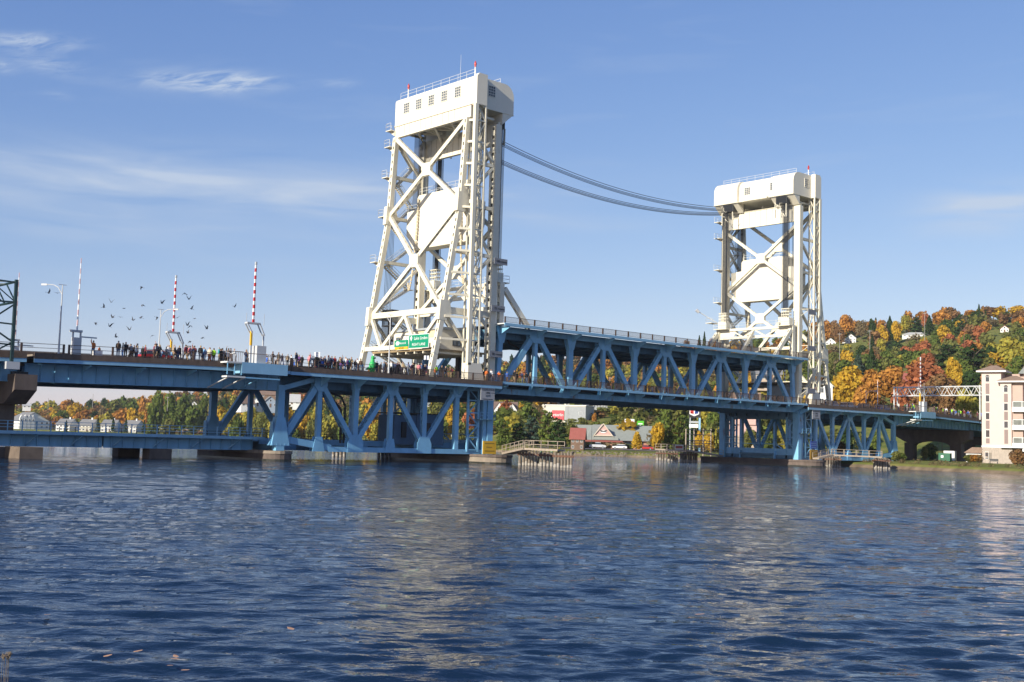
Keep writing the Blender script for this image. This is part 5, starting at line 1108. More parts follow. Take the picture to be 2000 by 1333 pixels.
def house(u_, vbase, D, wpx, hpx, label, wall='white', roof='grey', name='house', cat='house', turn=0., depth=9., rise=.5, gable='side', nwin=3, storeys=1, chimney=False, group=None, z=None, door=True, fascia=True):
    """small building: wpx wide front facing the landing, hpx wall height; gable 'side' = ridge across, 'front' = gable to us"""
    D = ground_hit(u_, vbase, D) if z is None else D
    d = ray(u_, vbase); k = D / math.hypot(d.x, d.y); p = CP + d * k; p.z = p.z if z is None else z
    w_ = wpx * D / CF; h = hpx * D / CF; a = math.atan2(d.y, d.x) - math.pi / 2 + R(turn)
    th = thing(name, label, cat, (p.x, p.y, p.z - .6), group, raw=True); Mx = Matrix.Translation((p.x, p.y, p.z)) @ Matrix.Rotation(a, 4, 'Z')
    X = lambda x, y, zz: tuple(Mx @ Vector((x, y, zz)))
    def bx(b, x0, x1, y0, y1, z0, z1): b.add([X(x0, y0, z0), X(x1, y0, z0), X(x1, y1, z0), X(x0, y1, z0), X(x0, y0, z1), X(x1, y0, z1), X(x1, y1, z1), X(x0, y1, z1)], [(0, 3, 2, 1), (4, 5, 6, 7), (0, 1, 5, 4), (1, 2, 6, 5), (2, 3, 7, 6), (3, 0, 4, 7)]); return b
    b = MB(); b.m = False; bx(b, -w_ / 2, w_ / 2, 0, depth, -3, h)
    rz = rise * (depth if gable == 'side' else w_) / 2
    if gable == 'front': b.add([X(-w_ / 2, 0, h), X(w_ / 2, 0, h), X(0, 0, h + rz), X(-w_ / 2, depth, h), X(w_ / 2, depth, h), X(0, depth, h + rz)], [(0, 1, 2), (5, 4, 3)])
    elif gable == 'side': b.add([X(-w_ / 2, 0, h), X(-w_ / 2, depth, h), X(-w_ / 2, depth / 2, h + rz), X(w_ / 2, 0, h), X(w_ / 2, depth, h), X(w_ / 2, depth / 2, h + rz)], [(2, 1, 0), (3, 4, 5)])
    b.build('wall', WALLM[wall], th)
    e = .45; t = .22; r_ = MB(); r_.m = False
    def slab(q):
        n = len(q); r_.add([X(*c) for c in q] + [X(c[0], c[1], c[2] + t) for c in q], [tuple(range(n))[::-1], tuple(range(n, 2 * n))] + [(i, (i + 1) % n, n + (i + 1) % n, n + i) for i in range(n)])
    k_ = rz / ((depth if gable == 'side' else w_) / 2) if gable in ('side', 'front') else 0
    if gable == 'side':
        slab([(-w_ / 2 - e, -e, h - e * k_), (w_ / 2 + e, -e, h - e * k_), (w_ / 2 + e, depth / 2, h + rz), (-w_ / 2 - e, depth / 2, h + rz)]); slab([(-w_ / 2 - e, depth / 2, h + rz), (w_ / 2 + e, depth / 2, h + rz), (w_ / 2 + e, depth + e, h - e * k_), (-w_ / 2 - e, depth + e, h - e * k_)])
    elif gable == 'front':
        slab([(-w_ / 2 - e, -e, h - e * k_), (0, -e, h + rz), (0, depth + e, h + rz), (-w_ / 2 - e, depth + e, h - e * k_)]); slab([(0, -e, h + rz), (w_ / 2 + e, -e, h - e * k_), (w_ / 2 + e, depth + e, h - e * k_), (0, depth + e, h + rz)])
    elif gable == 'hip':
        rz = rise * depth / 2; q = [(-w_ / 2 - e, -e, h), (w_ / 2 + e, -e, h), (w_ / 2 + e, depth + e, h), (-w_ / 2 - e, depth + e, h)]; a0 = max(0, w_ / 2 - depth / 2)
        r_.add([X(*c) for c in q] + [X(-a0, depth / 2, h + rz), X(a0, depth / 2, h + rz)], [(3, 2, 1, 0), (0, 1, 5, 4), (1, 2, 5), (2, 3, 4, 5), (3, 0, 4)])
    else: bx(r_, -w_ / 2 - .3, w_ / 2 + .3, -.3, depth + .3, h, h + .35)
    ro = r_.build('roof', ROOFM[roof], th)
    fc = Mx.to_3x3() @ Vector((0, -1, 0)); xd = Mx.to_3x3() @ Vector((1, 0, 0))
    for s_ in range(storeys):
        zz = (s_ + .55) * h / storeys
        for i in range(nwin):
            x = -w_ / 2 + (i + .5) * w_ / nwin
            if door and s_ == 0 and i == nwin // 2:
                dr = MB(); dr.m = False; bx(dr, x - .5, x + .5, -.06, .02, 0, min(2.1, h * .8)); dr.build('door', WALLM['brown'], th)
            else: window(th, X(x, -.02, zz), xd, min(1.5, w_ / nwin * .5), min(1.4, h / storeys * .45), m_f=SIGNW, m_g=GLASS, nx=2, nz=1, nrm=fc, depth=.12)
    if gable == 'front' and rz > 1.5: window(th, X(0, -.02, h + rz * .35), xd, .9, 1.0, m_f=SIGNW, m_g=GLASS, nx=1, nz=1, nrm=fc, depth=.12)
    if chimney:
        c = MB(); c.m = False; bx(c, w_ * .15, w_ * .15 + .9, depth / 2 - .5, depth / 2 + .4, h, h + rz + 1.3); co = c.build('chimney', WALLM['white' if wall != 'pink' else 'brick'])
        co.parent = ro; co.matrix_parent_inverse = Matrix()
    return th, Mx, w_, h, X, bx
# far left waterfront
th, Mx, w_, h, X, bx = house(66, 839, 880, 56, 15, 'large white waterfront block with four small gables and grey roof, far left', 'white', 'grey', 'apartment_house', 'apartment house', turn=22, depth=22, rise=.55, gable='front', nwin=6, storeys=2)
for i in range(4):
    for part_, mm, a, b_ in (('dormer', WALLM['white'], 0, 0),):
        x0 = -w_ / 2 + .3 + i * 2.9; q = MB(); q.m = False; q.add([X(x0, -1.2, 0), X(x0 + 2.5, -1.2, 0), X(x0 + 2.5, -1.2, 8), X(x0 + 1.25, -1.2, 10.6), X(x0, -1.2, 8), X(x0, .1, 0), X(x0 + 2.5, .1, 0), X(x0 + 2.5, .1, 8), X(x0 + 1.25, .1, 10.6), X(x0, .1, 8)], [(0, 1, 2, 3, 4), (0, 4, 9, 5), (1, 6, 7, 2), (3, 8, 9, 4), (2, 7, 8, 3)]); q.build('gable_bay', mm, th)
        window(th, X(x0 + 1.25, -1.22, 6.5), Mx.to_3x3() @ Vector((1, 0, 0)), 1.1, 1.6, m_f=SIGNW, m_g=GLASS, nx=1, nz=2, nrm=Mx.to_3x3() @ Vector((0, -1, 0)))
for i, (u_, ww, rf, wl) in enumerate([(122, 36, 'grey', 'white'), (166, 36, 'grey', 'cream'), (210, 36, 'grey', 'white'), (252, 38, 'grey', 'white'), (308, 44, 'brown', 'white'), (356, 34, 'brown', 'tan'), (396, 32, 'brown', 'cream')]):
    house(u_, 842 + i * .9, 860 - i * 14, ww * .74, 12 if i not in (5, 6) else 8, ('white townhouse nearest the big gabled block, grey roof', 'cream townhouse with grey roof, second of the waterfront row', 'white townhouse between the two small spruces, grey roof', 'white two-storey townhouse with grey roof, mid row', 'widest white townhouse with brown roof', 'tan bungalow with brown roof right of the widest townhouse', 'cream bungalow with brown roof at the right end of the row')[i], wl, rf, 'townhouse', 'house', turn=-30 + 4 * (i % 3), depth=12, rise=.62, gable='side', nwin=4, storeys=2 if i < 5 else 1, chimney=True, group='waterfront townhouses')
house(52, 797, 1150, 14, 4, 'small white house on the wooded far left hill', 'white', 'light', depth=8, nwin=2, door=False)
house(378, 800, 860, 15, 8, 'white house with a pointed gable behind the green trees left of the truss', 'white', 'grey', gable='front', rise=1.0, nwin=2)
# hillside through the left truss
for a in [(484, 795, 640, 26, 7, 'white house with a red-brown roof, leftmost of the hillside group', 'white', 'brown', 'side'), (503, 794, 650, 22, 9, 'white house with a steep front gable in the hillside group', 'white', 'light', 'front'), (528, 796, 645, 26, 9, 'blue-grey house with a low front gable in the hillside group', 'blue', 'grey', 'front'), (570, 790, 650, 30, 5, 'long white house with flat pale roof between truss posts', 'white', 'light', 'side'), (606, 800, 640, 16, 8, 'white gabled house seen beside the second diagonal', 'white', 'brown', 'front'), (640, 792, 660, 22, 12, 'white tall house right of the second truss post', 'white', 'grey', 'front'), (662, 780, 690, 26, 8, 'orange-brown roofed house high behind the drain pipes', 'pink', 'brown', 'side'), (527, 778, 720, 40, 7, 'dark brown long building at the top of the hill group', 'brown', 'brown', 'side'), (675, 775, 720, 20, 14, 'tall pinkish building high behind the third post', 'pink', 'brown', 'flat')]:
    house(a[0], a[1], a[2], a[3], a[4], a[5], a[6], a[7], gable=a[8], depth=9, nwin=3, rise=.9, turn=rnd.uniform(-18, 18))
th, Mx, w_, h, X, bx = house(520, 849, 520, 30, 8, 'white boathouse pavilion with a green cupola roof at the far shore', 'white', 'green', 'boathouse', 'boathouse', gable='hip', depth=8, rise=.9, nwin=5)
q = MB(); q.m = False; bx(q, -w_ / 2 - 1.2, w_ / 2 + 1.2, -2.5, -.3, -.2, .9); q.build('deck', WALLM['white'], th)
house(582, 853, 500, 34, 6, 'low red-brown roofed boathouse behind the outer truss diagonal', 'tan', 'brown', 'boathouse', 'boathouse', gable='side', depth=9, rise=.9, nwin=3); house(666, 858, 480, 24, 4, 'low shed with dark roof on the shore behind the third post', 'cream', 'brown', 'boathouse', 'boathouse', gable='side', depth=6, rise=.7, nwin=3)
house(598, 846, 540, 20, 5, 'brown-roofed cottage half hidden by the diagonal', 'cream', 'brown', gable='side', depth=7, rise=.8, nwin=2)
for a in [(786, 803, 560, 24, 10, 'white house beside the switch house seen under the deck', 'white', 'grey', 'front'), (850, 800, 560, 36, 9, 'pale house with green roof under the left tower deck', 'white', 'green', 'side'), (868, 800, 540, 22, 12, 'white house with a grey gable just left of the blue lattice', 'white', 'grey', 'front'), (876, 856, 400, 26, 16, 'white two-storey house low beside the blue lattice', 'white', 'grey', 'side')]:
    house(a[0], a[1], a[2], a[3], a[4], a[5], a[6], a[7], gable=a[8], depth=9, nwin=3, rise=.8, storeys=2, turn=10)
# right of the left tower
th, Mx, w_, h, X, bx = house(987, 818, 450, 44, 17, 'white twin-gabled house with brown roof and arched windows', 'white', 'brown', gable='side', depth=9, rise=.75, nwin=2, storeys=2, door=False)
for x0 in (-w_ / 2 - .1, .4):
    q = MB(); q.m = False; x1 = x0 + w_ / 2 - .5; q.add([X(x0, -.8, -2), X(x1, -.8, -2), X(x1, -.8, h), X((x0 + x1) / 2, -.8, h + 3.0), X(x0, -.8, h), X(x0, 1, -2), X(x1, 1, -2), X(x1, 1, h), X((x0 + x1) / 2, 3.5, h + 3.0), X(x0, 1, h)], [(0, 1, 2, 3, 4), (0, 4, 9, 5), (1, 6, 7, 2)]); q.build('gable_front', WALLM['white'], th)
    q = MB(); q.m = False
    for s_, xx in ((-1, x0 - .25), (1, x1 + .25)): q.add([X(xx, -1.1, h - .3), X((x0 + x1) / 2, -1.1, h + 3.15), X((x0 + x1) / 2, 3.6, h + 3.15), X(xx, 3.6, h - .3), X(xx, -1.1, h - .1), X((x0 + x1) / 2, -1.1, h + 3.35), X((x0 + x1) / 2, 3.6, h + 3.35), X(xx, 3.6, h - .1)], [(0, 1, 5, 4), (4, 5, 6, 7), (3, 2, 1, 0)])
    q.build('gable_roof', ROOFM['brown'], th)
    window(th, X((x0 + x1) / 2, -.82, h + .1), Mx.to_3x3() @ Vector((1, 0, 0)), 1.1, 2.0, m_f=SIGNW, m_g=GLASS, nx=2, nz=2, nrm=Mx.to_3x3() @ Vector((0, -1, 0)))
    window(th, X((x0 + x1) / 2, -.82, h - 2.6), Mx.to_3x3() @ Vector((1, 0, 0)), 1.3, 1.2, m_f=SIGNW, m_g=GLASS, nx=2, nz=1, nrm=Mx.to_3x3() @ Vector((0, -1, 0)))
th, Mx, w_, h, X, bx = house(1104, 826, 470, 80, 33, 'cream and grey commercial building with a white roof edge and red banner', 'cream', 'white', 'commercial_building', 'building', turn=-14, gable='flat', depth=16, nwin=4, storeys=1, door=False)
q = MB(); q.m = False; bx(q, -.2, w_ / 2 + .05, -.08, .04, -1, h - .3); q.build('grey_wall_panel', WALLM['grey'], th)
q = MB(); q.m = False; bx(q, -w_ * .33, -.6, -.5, -.35, h * .15, h * .72); q.build('banner', mat('banner_red', (.62, .05, .07), .5, .04), th)
fn = Mx.to_3x3() @ Vector((1, 0, 0)); text('Peterlin', 1.7, SIGNW, th, X(-w_ * .20, -.54, h * .45), fn)
for a in [(1075, 800, 540, 50, 18, 'pale flat-roofed block behind the commercial building, left part', 'cream', 'light'), (1130, 803, 530, 56, 17, 'long cream storefront block above the commercial roof', 'cream', 'grey'), (1172, 803, 520, 28, 12, 'grey-walled block right end of the upper street', 'grey', 'light')]:
    house(a[0], a[1], a[2], a[3], a[4], a[5], a[6], a[7], 'storefront_block', 'building', gable='flat', depth=10, nwin=5, storeys=2, door=False)
for a in [(985, 788, 560, 56, 14, 'brown brick block above the twin-gabled house', 'brick', 'brown', 'flat'), (1335, 763, 620, 26, 16, 'cream house with a dark red hipped roof seen through the lift span', 'cream', 'red', 'hip'), (1052, 728, 760, 18, 8, 'white gabled house high on the slope behind the second truss post', 'white', 'light', 'front'), (1205, 760, 640, 30, 10, 'cream bungalow seen through the lift span middle', 'cream', 'brown', 'side')]:
    house(a[0], a[1], a[2], a[3], a[4], a[5], a[6], a[7], gable=a[8], depth=9, nwin=3, rise=.9, storeys=1)
th, Mx, w_, h, X, bx = house(1452, 776, 330, 60, 34, 'pink sided building with front gables behind the right end of the lift span', 'pink', 'tan', 'inn', 'building', gable='side', depth=10, rise=.8, nwin=5, storeys=2, door=False, z=ground_z(*at(1452, 776, 330).xy) + 8)
for x0 in (-3.6, .4):
    q = MB(); q.m = False; q.add([X(x0, -.5, 0), X(x0 + 3, -.5, 0), X(x0 + 3, -.5, h), X(x0 + 1.5, -.5, h + 2.6), X(x0, -.5, h), X(x0 + 1.5, 3.5, h + 2.6), X(x0 + 3, .5, h), X(x0, .5, h)], [(0, 1, 2, 3, 4), (3, 5, 7, 4), (2, 6, 5, 3)]); q.build('gable_front', WALLM['pink'], th)
q = MB(); q.m = False; bx(q, -w_ / 2, w_ / 2, 0, 10, -12, -3); q.build('basement_wall', WALLM['tan'], th)
house(1530, 768, 345, 40, 6, 'low building with a white canopy band behind the right tower portal', 'tan', 'white', 'canopy_building', 'building', gable='flat', depth=8, nwin=4, z=at(1530, 768, 345).z)
house(1500, 745, 380, 50, 14, 'grey shingled roof building behind the smaller tower, partly hidden', 'tan', 'grey', 'inn', 'building', gable='side', depth=12, nwin=4, z=at(1500, 745, 380).z)
house(1612, 795, 330, 26, 40, 'white two-storey house behind the foot of the smaller tower', 'white', 'light', 'house', 'house', gable='front', depth=10, rise=1.0, nwin=2, storeys=2, z=at(1612, 795, 330).z)
house(1584, 795, 350, 20, 34, 'grey house wall just behind the smaller tower leg', 'grey', 'brown', gable='side', depth=8, nwin=2, storeys=2, z=at(1584, 795, 350).z)
for a in [(1622, 674, 640, 19, 5, 'small white house nearest the tower on the upper right slope', 'white', 'light', 'front', 1), (1662, 671, 640, 18, 10, 'two-storey white house with red-trimmed gable on the upper right slope', 'white', 'light', 'front', 2), (1962, 650, 680, 14, 7, 'small white gabled house high above the condominium', 'white', 'red', 'front', 1)]:
    house(a[0], a[1], a[2], a[3], a[4], a[5], a[6], a[7], gable=a[8], depth=7, nwin=3, rise=.8, storeys=a[9])
house(1650, 671, 642, 9, 5, 'low white annexe left of the two-storey white house', 'white', 'light', gable='side', depth=6, nwin=2, rise=.5)
house(1790, 659, 620, 50, 5, 'long low white house with a flat grey hip roof on the hill crest', 'white', 'light', 'house', 'house', gable='hip', depth=9, rise=.42, nwin=6, chimney=False)
house(1762, 760, 460, 56, 10, 'red-roofed house half hidden behind the orange trees', 'brick', 'red', gable='side', depth=9, rise=1.0, nwin=4)
# the brick store
SB = thing('store', 'brick roadside store with sage grey hipped roof, front gable and red awning', 'store', tuple(at(1200, 879, 385)), raw=True)
d = ray(1200, 880); a_ = math.atan2(d.y, d.x) - math.pi / 2 + R(6); MS = Matrix.Translation(Vector((*at(1200, 879, 385).xy, 1.2))) @ Matrix.Rotation(a_, 4, 'Z'); XS = lambda x, y, z: tuple(MS @ Vector((x, y, z)))
def bxs(b, x0, x1, y0, y1, z0, z1): b.add([XS(x0, y0, z0), XS(x1, y0, z0), XS(x1, y1, z0), XS(x0, y1, z0), XS(x0, y0, z1), XS(x1, y0, z1), XS(x1, y1, z1), XS(x0, y1, z1)], [(0, 3, 2, 1), (4, 5, 6, 7), (0, 1, 5, 4), (1, 2, 6, 5), (2, 3, 7, 6), (3, 0, 4, 7)]); return b
def lb():
    b = MB(); b.m = False; return b
bxs(lb(), -10, 11, 0, 10, -1, 3.1).build('wall', WALLM['brick'], SB); bxs(lb(), -13, -10, 2, 9, -1, 3.4).build('wing_wall', WALLM['tan'], SB)
lb().add([XS(-9.6, -1, 3.1), XS(11.6, -1, 3.1), XS(12.6, 11, 3.1), XS(-14, 11, 3.1), XS(-6.5, 5.5, 8.2), XS(13.3, 5.5, 8.2), XS(13.0, 5.5, 8.2)], [(3, 2, 1, 0), (0, 1, 6, 5, 4), (1, 2, 6), (2, 3, 4, 5), (3, 0, 4)]).build('roof', ROOFM['green'], SB)
lb().add([XS(-14.5, 3, 4.8), XS(-6, 3, 4.8), XS(-6, 6, 8.0), XS(-13.2, 6, 8.0), XS(-14.5, 10, 4.8), XS(-6, 10, 4.8)], [(0, 1, 2, 3), (3, 2, 5, 4)]).build('wing_roof', ROOFM['green'], SB)
lb().add([XS(-6.9, -1.6, 4.7), XS(-.9, -1.6, 4.7), XS(-3.9, -1.6, 8.3), XS(-3.9, 5, 8.3)], [(0, 1, 2), (0, 2, 3), (2, 1, 3)]).build('front_gable', WALLM['pink'], SB)
g = lb()
for s_ in (-1, 1): g.add([XS(-3.9 + s_ * 3.3, -2.0, 4.4), XS(-3.9, -2.0, 8.55), XS(-3.9, -1.6, 8.55), XS(-3.9 + s_ * 3.3, -1.6, 4.4), XS(-3.9 + s_ * 3.3, -2.0, 4.1), XS(-3.9, -2.0, 8.2)], [(0, 1, 2, 3), (0, 4, 5, 1)])
bxs(g, -7.1, -.7, -2, -1.55, 4.45, 4.7).build('gable_trim', mat('cream_trim', (.62, .56, .44), .7, .05), SB)
lb().add([XS(-8.2, -1.9, 3.2), XS(1.2, -1.9, 3.2), XS(.4, -1.5, 4.5), XS(-7.2, -1.5, 4.5)], [(0, 1, 2, 3)]).build('lower_roof', ROOFM['green'], SB)
e = lb(); pts = [(-3.9 + 1.1 * math.cos(k * .524), 5.9 + .5 * math.sin(k * .524)) for k in range(12)]; e.add([XS(a, -1.72, b) for a, b in pts] + [XS(a, -1.62, b) for a, b in pts], [tuple(range(12))] + [(i, (i + 1) % 12, 12 + (i + 1) % 12, 12 + i) for i in range(12)]); e.build('emblem', SIGNW, SB)
e = lb(); e.add([XS(-4.8, -1.75, 5.8), XS(-3.0, -1.75, 5.8), XS(-2.8, -1.75, 6.4), XS(-3.9, -1.75, 6.1), XS(-5.0, -1.75, 6.4)], [(0, 1, 2, 3, 4)]); e.build('emblem_mark', BLK, SB)
bxs(lb(), -11, 2.2, -4, -.02, 2.5, 3.05).build('awning', ROOFM['red'], SB)
for x in (-10.7, -1.8, 1.8): bxs(lb(), x, x + .7, -3.8, -3.1, -1, 2.5).build('awning_pillar', WALLM['brick'], SB)
for x in (3.2, 6.8): bxs(lb(), x, x + 2.6, -.07, -.01, .6, 2.8).build('shop_window', GLASS, SB)
for x in (-8.5, -5, -2): bxs(lb(), x, x + 1.8, -.07, -.01, .4, 2.4).build('shop_window', GLASS, SB)
for x, w2, mm, lab in ((6.4, 3.3, SIGNW, 'white roof sign with faint red print behind the store ridge'), (10.1, 2.3, mat('lime_green_sign', (.10, .50, .03), .5, .03), 'small lime green sign beside the white one behind the store ridge')):
    t = thing('street_sign', lab, 'sign', XS(x, 14, 0), 'signs behind the store', raw=True)
    bxs(lb(), x - w2 / 2, x + w2 / 2, 14, 14.3, 8.4 if w2 > 3 else 8.6, 10.5 if w2 > 3 else 10.0).build('board', mm, t); bxs(lb(), x - .2, x + .2, 14.05, 14.25, -1, 8.6).build('post', GALV, t)
    if w2 > 3: bxs(lb(), x - 1.2, x + 1.3, 13.96, 14, 9.2, 9.8).build('print_line', mat('faded_red_print', (.5, .12, .1), .6, .1), t)
    else: bxs(lb(), x - .8, x + .7, 13.96, 14, 8.8, 9.2).build('print_line', SIGNW, t)
house(1127, 880, 385, 25, 24, 'dark barn-like building with a red roof left of the brick store', 'brown', 'red', 'barn', 'building', gable='side', depth=5, rise=1.0, nwin=3, storeys=2, turn=-5)
lotp = MB(); lotp.m = False; c0 = at(1200, 884, 352); lz = 1.62
ang = math.atan2(d.y, d.x) - math.pi / 2; ML = Matrix.Translation((c0.x, c0.y, 0)) @ Matrix.Rotation(ang + R(4), 4, 'Z')
lotp.add([tuple((ML @ Vector((x, y, 0))).xy) + (lz,) for x, y in ((-22, -18), (24, -20), (26, 40), (-24, 40))], [(0, 1, 2, 3)])
o = lotp.build('parking_lot', mat('pinkish_asphalt', (.21, .17, .155), .95, .1, .4)); o['kind'] = 'structure'
# billboard with the red and blue emblem
t = thing('billboard', 'tall black billboard with a red and blue shield emblem beside the pines', 'billboard', tuple(at(1356, 870, 345)), raw=True)
p0 = at(1356, 806, 345); dd = ray(1356, 806); ang = math.atan2(dd.y, dd.x) - math.pi / 2; MB_ = Matrix.Translation(p0) @ Matrix.Rotation(ang, 4, 'Z'); XB = lambda x, y, z: tuple(MB_ @ Vector((x, y, z)))
def bb(b, x0, x1, y0, y1, z0, z1): b.add([XB(x0, y0, z0), XB(x1, y0, z0), XB(x1, y1, z0), XB(x0, y1, z0), XB(x0, y0, z1), XB(x1, y0, z1), XB(x1, y1, z1), XB(x0, y1, z1)], [(0, 3, 2, 1), (4, 5, 6, 7), (0, 1, 5, 4), (1, 2, 6, 5), (2, 3, 7, 6), (3, 0, 4, 7)]); return b
bb(lb(), -1.6, 1.85, 0, .35, -1.5, 2.6).build('board', BLK, t); bb(lb(), 1.3, 1.85, .05, .3, -12, -1.5).build('post', LBLUE, t); bb(lb(), -1.3, -1.0, .05, .3, -12, -1.5).build('post', GALV, t); bb(lb(), -1.4, 1.3, 0, .2, -3.1, -2.5).build('lower_board', GALV, t); bb(lb(), -1.4, 1.2, 0, .2, -4.4, -3.4).build('lower_board', SIGNW, t)
e = lb(); e.add([XB(x, -.03, z) for x, z in ((-1.35, 1.1), (1.35, 1.1), (1.35, -.5), (0, -1.1), (-1.35, -.5))][::-1], [(0, 1, 2, 3, 4)]); e.build('shield', SIGNW, t)
for s_, mm in ((-1, RED), (1, SBLU)):
    e = lb(); e.add([XB(s_ * x, -.05, z) for x, z in ((.15, .95), (1.15, .8), (1.15, -.3), (.9, -.35), (.9, .1), (.65, .35), (.4, .1), (.4, -.45), (.15, -.5))], [(0, 1, 2, 8), (2, 3, 4), (2, 4, 5), (2, 5, 8), (5, 6, 8), (6, 7, 8)]); e.build('emblem_arch', mm, t)

# condominium at the right edge
CD = thing('condominium', 'pink waterfront condominium with two stair towers, balconies and stone base', 'apartment building', tuple(at(1935, 900, 255)), raw=True)
dd = ray(1935, 893); ang = math.atan2(dd.y, dd.x) - math.pi / 2 + R(-12); cz = 1.0; p0 = at(1918, 893, 262); MC = Matrix.Translation((p0.x, p0.y, cz)) @ Matrix.Rotation(ang, 4, 'Z'); XC = lambda x, y, z: tuple(MC @ Vector((x, y, z)))
def bc(b, x0, x1, y0, y1, z0, z1): b.add([XC(x0, y0, z0), XC(x1, y0, z0), XC(x1, y1, z0), XC(x0, y1, z0), XC(x0, y0, z1), XC(x1, y0, z1), XC(x1, y1, z1), XC(x0, y1, z1)], [(0, 3, 2, 1), (4, 5, 6, 7), (0, 1, 5, 4), (1, 2, 6, 5), (2, 3, 7, 6), (3, 0, 4, 7)]); return b
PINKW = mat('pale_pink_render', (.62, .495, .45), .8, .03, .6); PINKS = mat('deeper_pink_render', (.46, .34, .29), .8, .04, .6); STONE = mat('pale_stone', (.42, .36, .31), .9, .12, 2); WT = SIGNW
mpx = 262 / CF                              # metres per photo pixel here
zz = lambda v: (902 - v) * mpx
bc(lb(), 0, 3.8, 0, 4.2, 4.1, zz(733)).build('stair_tower', PINKW, CD); bc(lb(), 3.8, 5.95, -.9, 4.2, 4.1, zz(752)).build('stair_tower', PINKW, CD)
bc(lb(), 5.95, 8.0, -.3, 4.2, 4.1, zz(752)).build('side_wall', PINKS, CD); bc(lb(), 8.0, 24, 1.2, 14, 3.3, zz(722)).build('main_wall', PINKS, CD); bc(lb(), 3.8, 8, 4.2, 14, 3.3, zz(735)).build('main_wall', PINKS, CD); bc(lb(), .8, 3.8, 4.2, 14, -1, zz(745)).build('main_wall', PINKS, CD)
bc(lb(), -.05, 3.85, -.12, 4.3, 3.75, 4.1).build('string_course', WT, CD); bc(lb(), 3.75, 6.0, -1.02, 4.3, 3.75, 4.1).build('string_course', WT, CD)
# stone base laid in courses, each stone a part
bc(lb(), .02, 6.0, -.05, 4.2, -1.2, 3.75).build('base_wall', mat('stone_mortar', (.24, .21, .18), .9, .1, 2), CD)
sm_ = [LB().box(-w2 / 2, w2 / 2, -.06, .0, -.13, .13).mesh('stone', STONE) for w2 in (.42, .56, .34)]
rr_ = random.Random(4)
for r_i in range(15):
    x = .05 + (r_i % 2) * .12
    while x < 5.6:
        k = rr_.randrange(3); w2 = (.42, .56, .34)[k]; y0 = -.055
        o = bpy.data.objects.new('stone', sm_[k]); COL.objects.link(o); o.parent = CD; wp = XC(x + w2 / 2, y0 - rr_.uniform(0, .03), -.1 + r_i * .262); o.location = Vector(wp) - CD.location; o.rotation_euler = (0, 0, ang); x += w2 + .03
        if 1.0 < x < 1.9 and 4 < r_i < 11: x = 1.95
for (x0, y0, x1, y1, ze, rise) in ((-.9, -.9, 4.9, 5.0, zz(731), 2.0), (3.2, -1.7, 8.9, 4.8, zz(750), 1.9)):
    bc(lb(), x0, x1, y0, y1, ze - .28, ze).build('eave', WT, CD)
    xm, ym = (x0 + x1) / 2, (y0 + y1) / 2
    lb().add([XC(x0 - .05, y0 - .05, ze), XC(x1 + .05, y0 - .05, ze), XC(x1 + .05, y1, ze), XC(x0 - .05, y1, ze), XC(xm - .5, ym, ze + rise * .62), XC(xm + .5, ym, ze + rise * .62)], [(3, 2, 1, 0), (0, 1, 5, 4), (1, 2, 5), (2, 3, 4, 5), (3, 0, 4)]).build('roof', ROOFM['tan'], CD)
lb().add([XC(6.5, 3, zz(735)), XC(24, 3, zz(735)), XC(24, 9, zz(700)), XC(8.3, 9, zz(700)), XC(7, 14, zz(735)), XC(24, 14, zz(735))], [(0, 1, 2, 3), (3, 2, 5, 4), (0, 3, 4)]).build('main_roof', ROOFM['green'], CD)
lb().add([XC(9.0, .8, zz(733)), XC(11.8, .8, zz(733)), XC(10.4, .8, zz(706)), XC(10.4, 7, zz(706))], [(0, 1, 2), (0, 2, 3), (2, 1, 3)]).build('roof_gable', PINKS, CD)
xw = MC.to_3x3() @ Vector((1, 0, 0)); yn = MC.to_3x3() @ Vector((0, -1, 0)); PAN = mat('taupe_panel', (.24, .18, .17), .7, .05)
def strip(x, y, wins, pans, arch_v):
    for i, (a, b_) in enumerate(wins): window(CD, XC(x, y, (zz(a) + zz(b_)) / 2), xw, .78, zz(a) - zz(b_), m_f=WT, m_g=GLASS, nx=1, nz=1, nrm=yn, depth=.12)
    for a, b_ in pans:
        bc(lb(), x - .36, x + .36, y - .03, y + .02, zz(b_), zz(a)).build('spandrel_panel', PAN, CD)
    e = lb(); pts = [(x + .42 * math.cos(k * math.pi / 8), zz(arch_v) + .42 * math.sin(k * math.pi / 8)) for k in range(9)]; e.add([XC(a, y - .03, b_) for a, b_ in pts], [tuple(range(9))]); e.build('arch_window_head', GLASS, CD)
strip(1.15, -.02, [(742, 751), (775, 787), (807, 819), (838, 851)], [(754, 773), (789, 805), (821, 836), (853, 862)], 742)
strip(4.9, -.92, [(761, 770), (790, 803), (822, 834)], [(773, 788), (805, 820), (837, 862)], 761)
window(CD, XC(.97, -.12, (zz(877) + zz(890)) / 2), xw, .68, zz(877) - zz(890), m_f=WT, m_g=GLASS, nx=1, nz=1, nrm=yn, depth=.12)
for v0 in (806, 838, 870):                   # balcony slabs with white rails
    bc(lb(), 6.1, 24, -1.2, 1.2, zz(v0 - 1), zz(v0 - 9)).build('balcony_slab', WT if v0 < 900 else PINKS, CD)
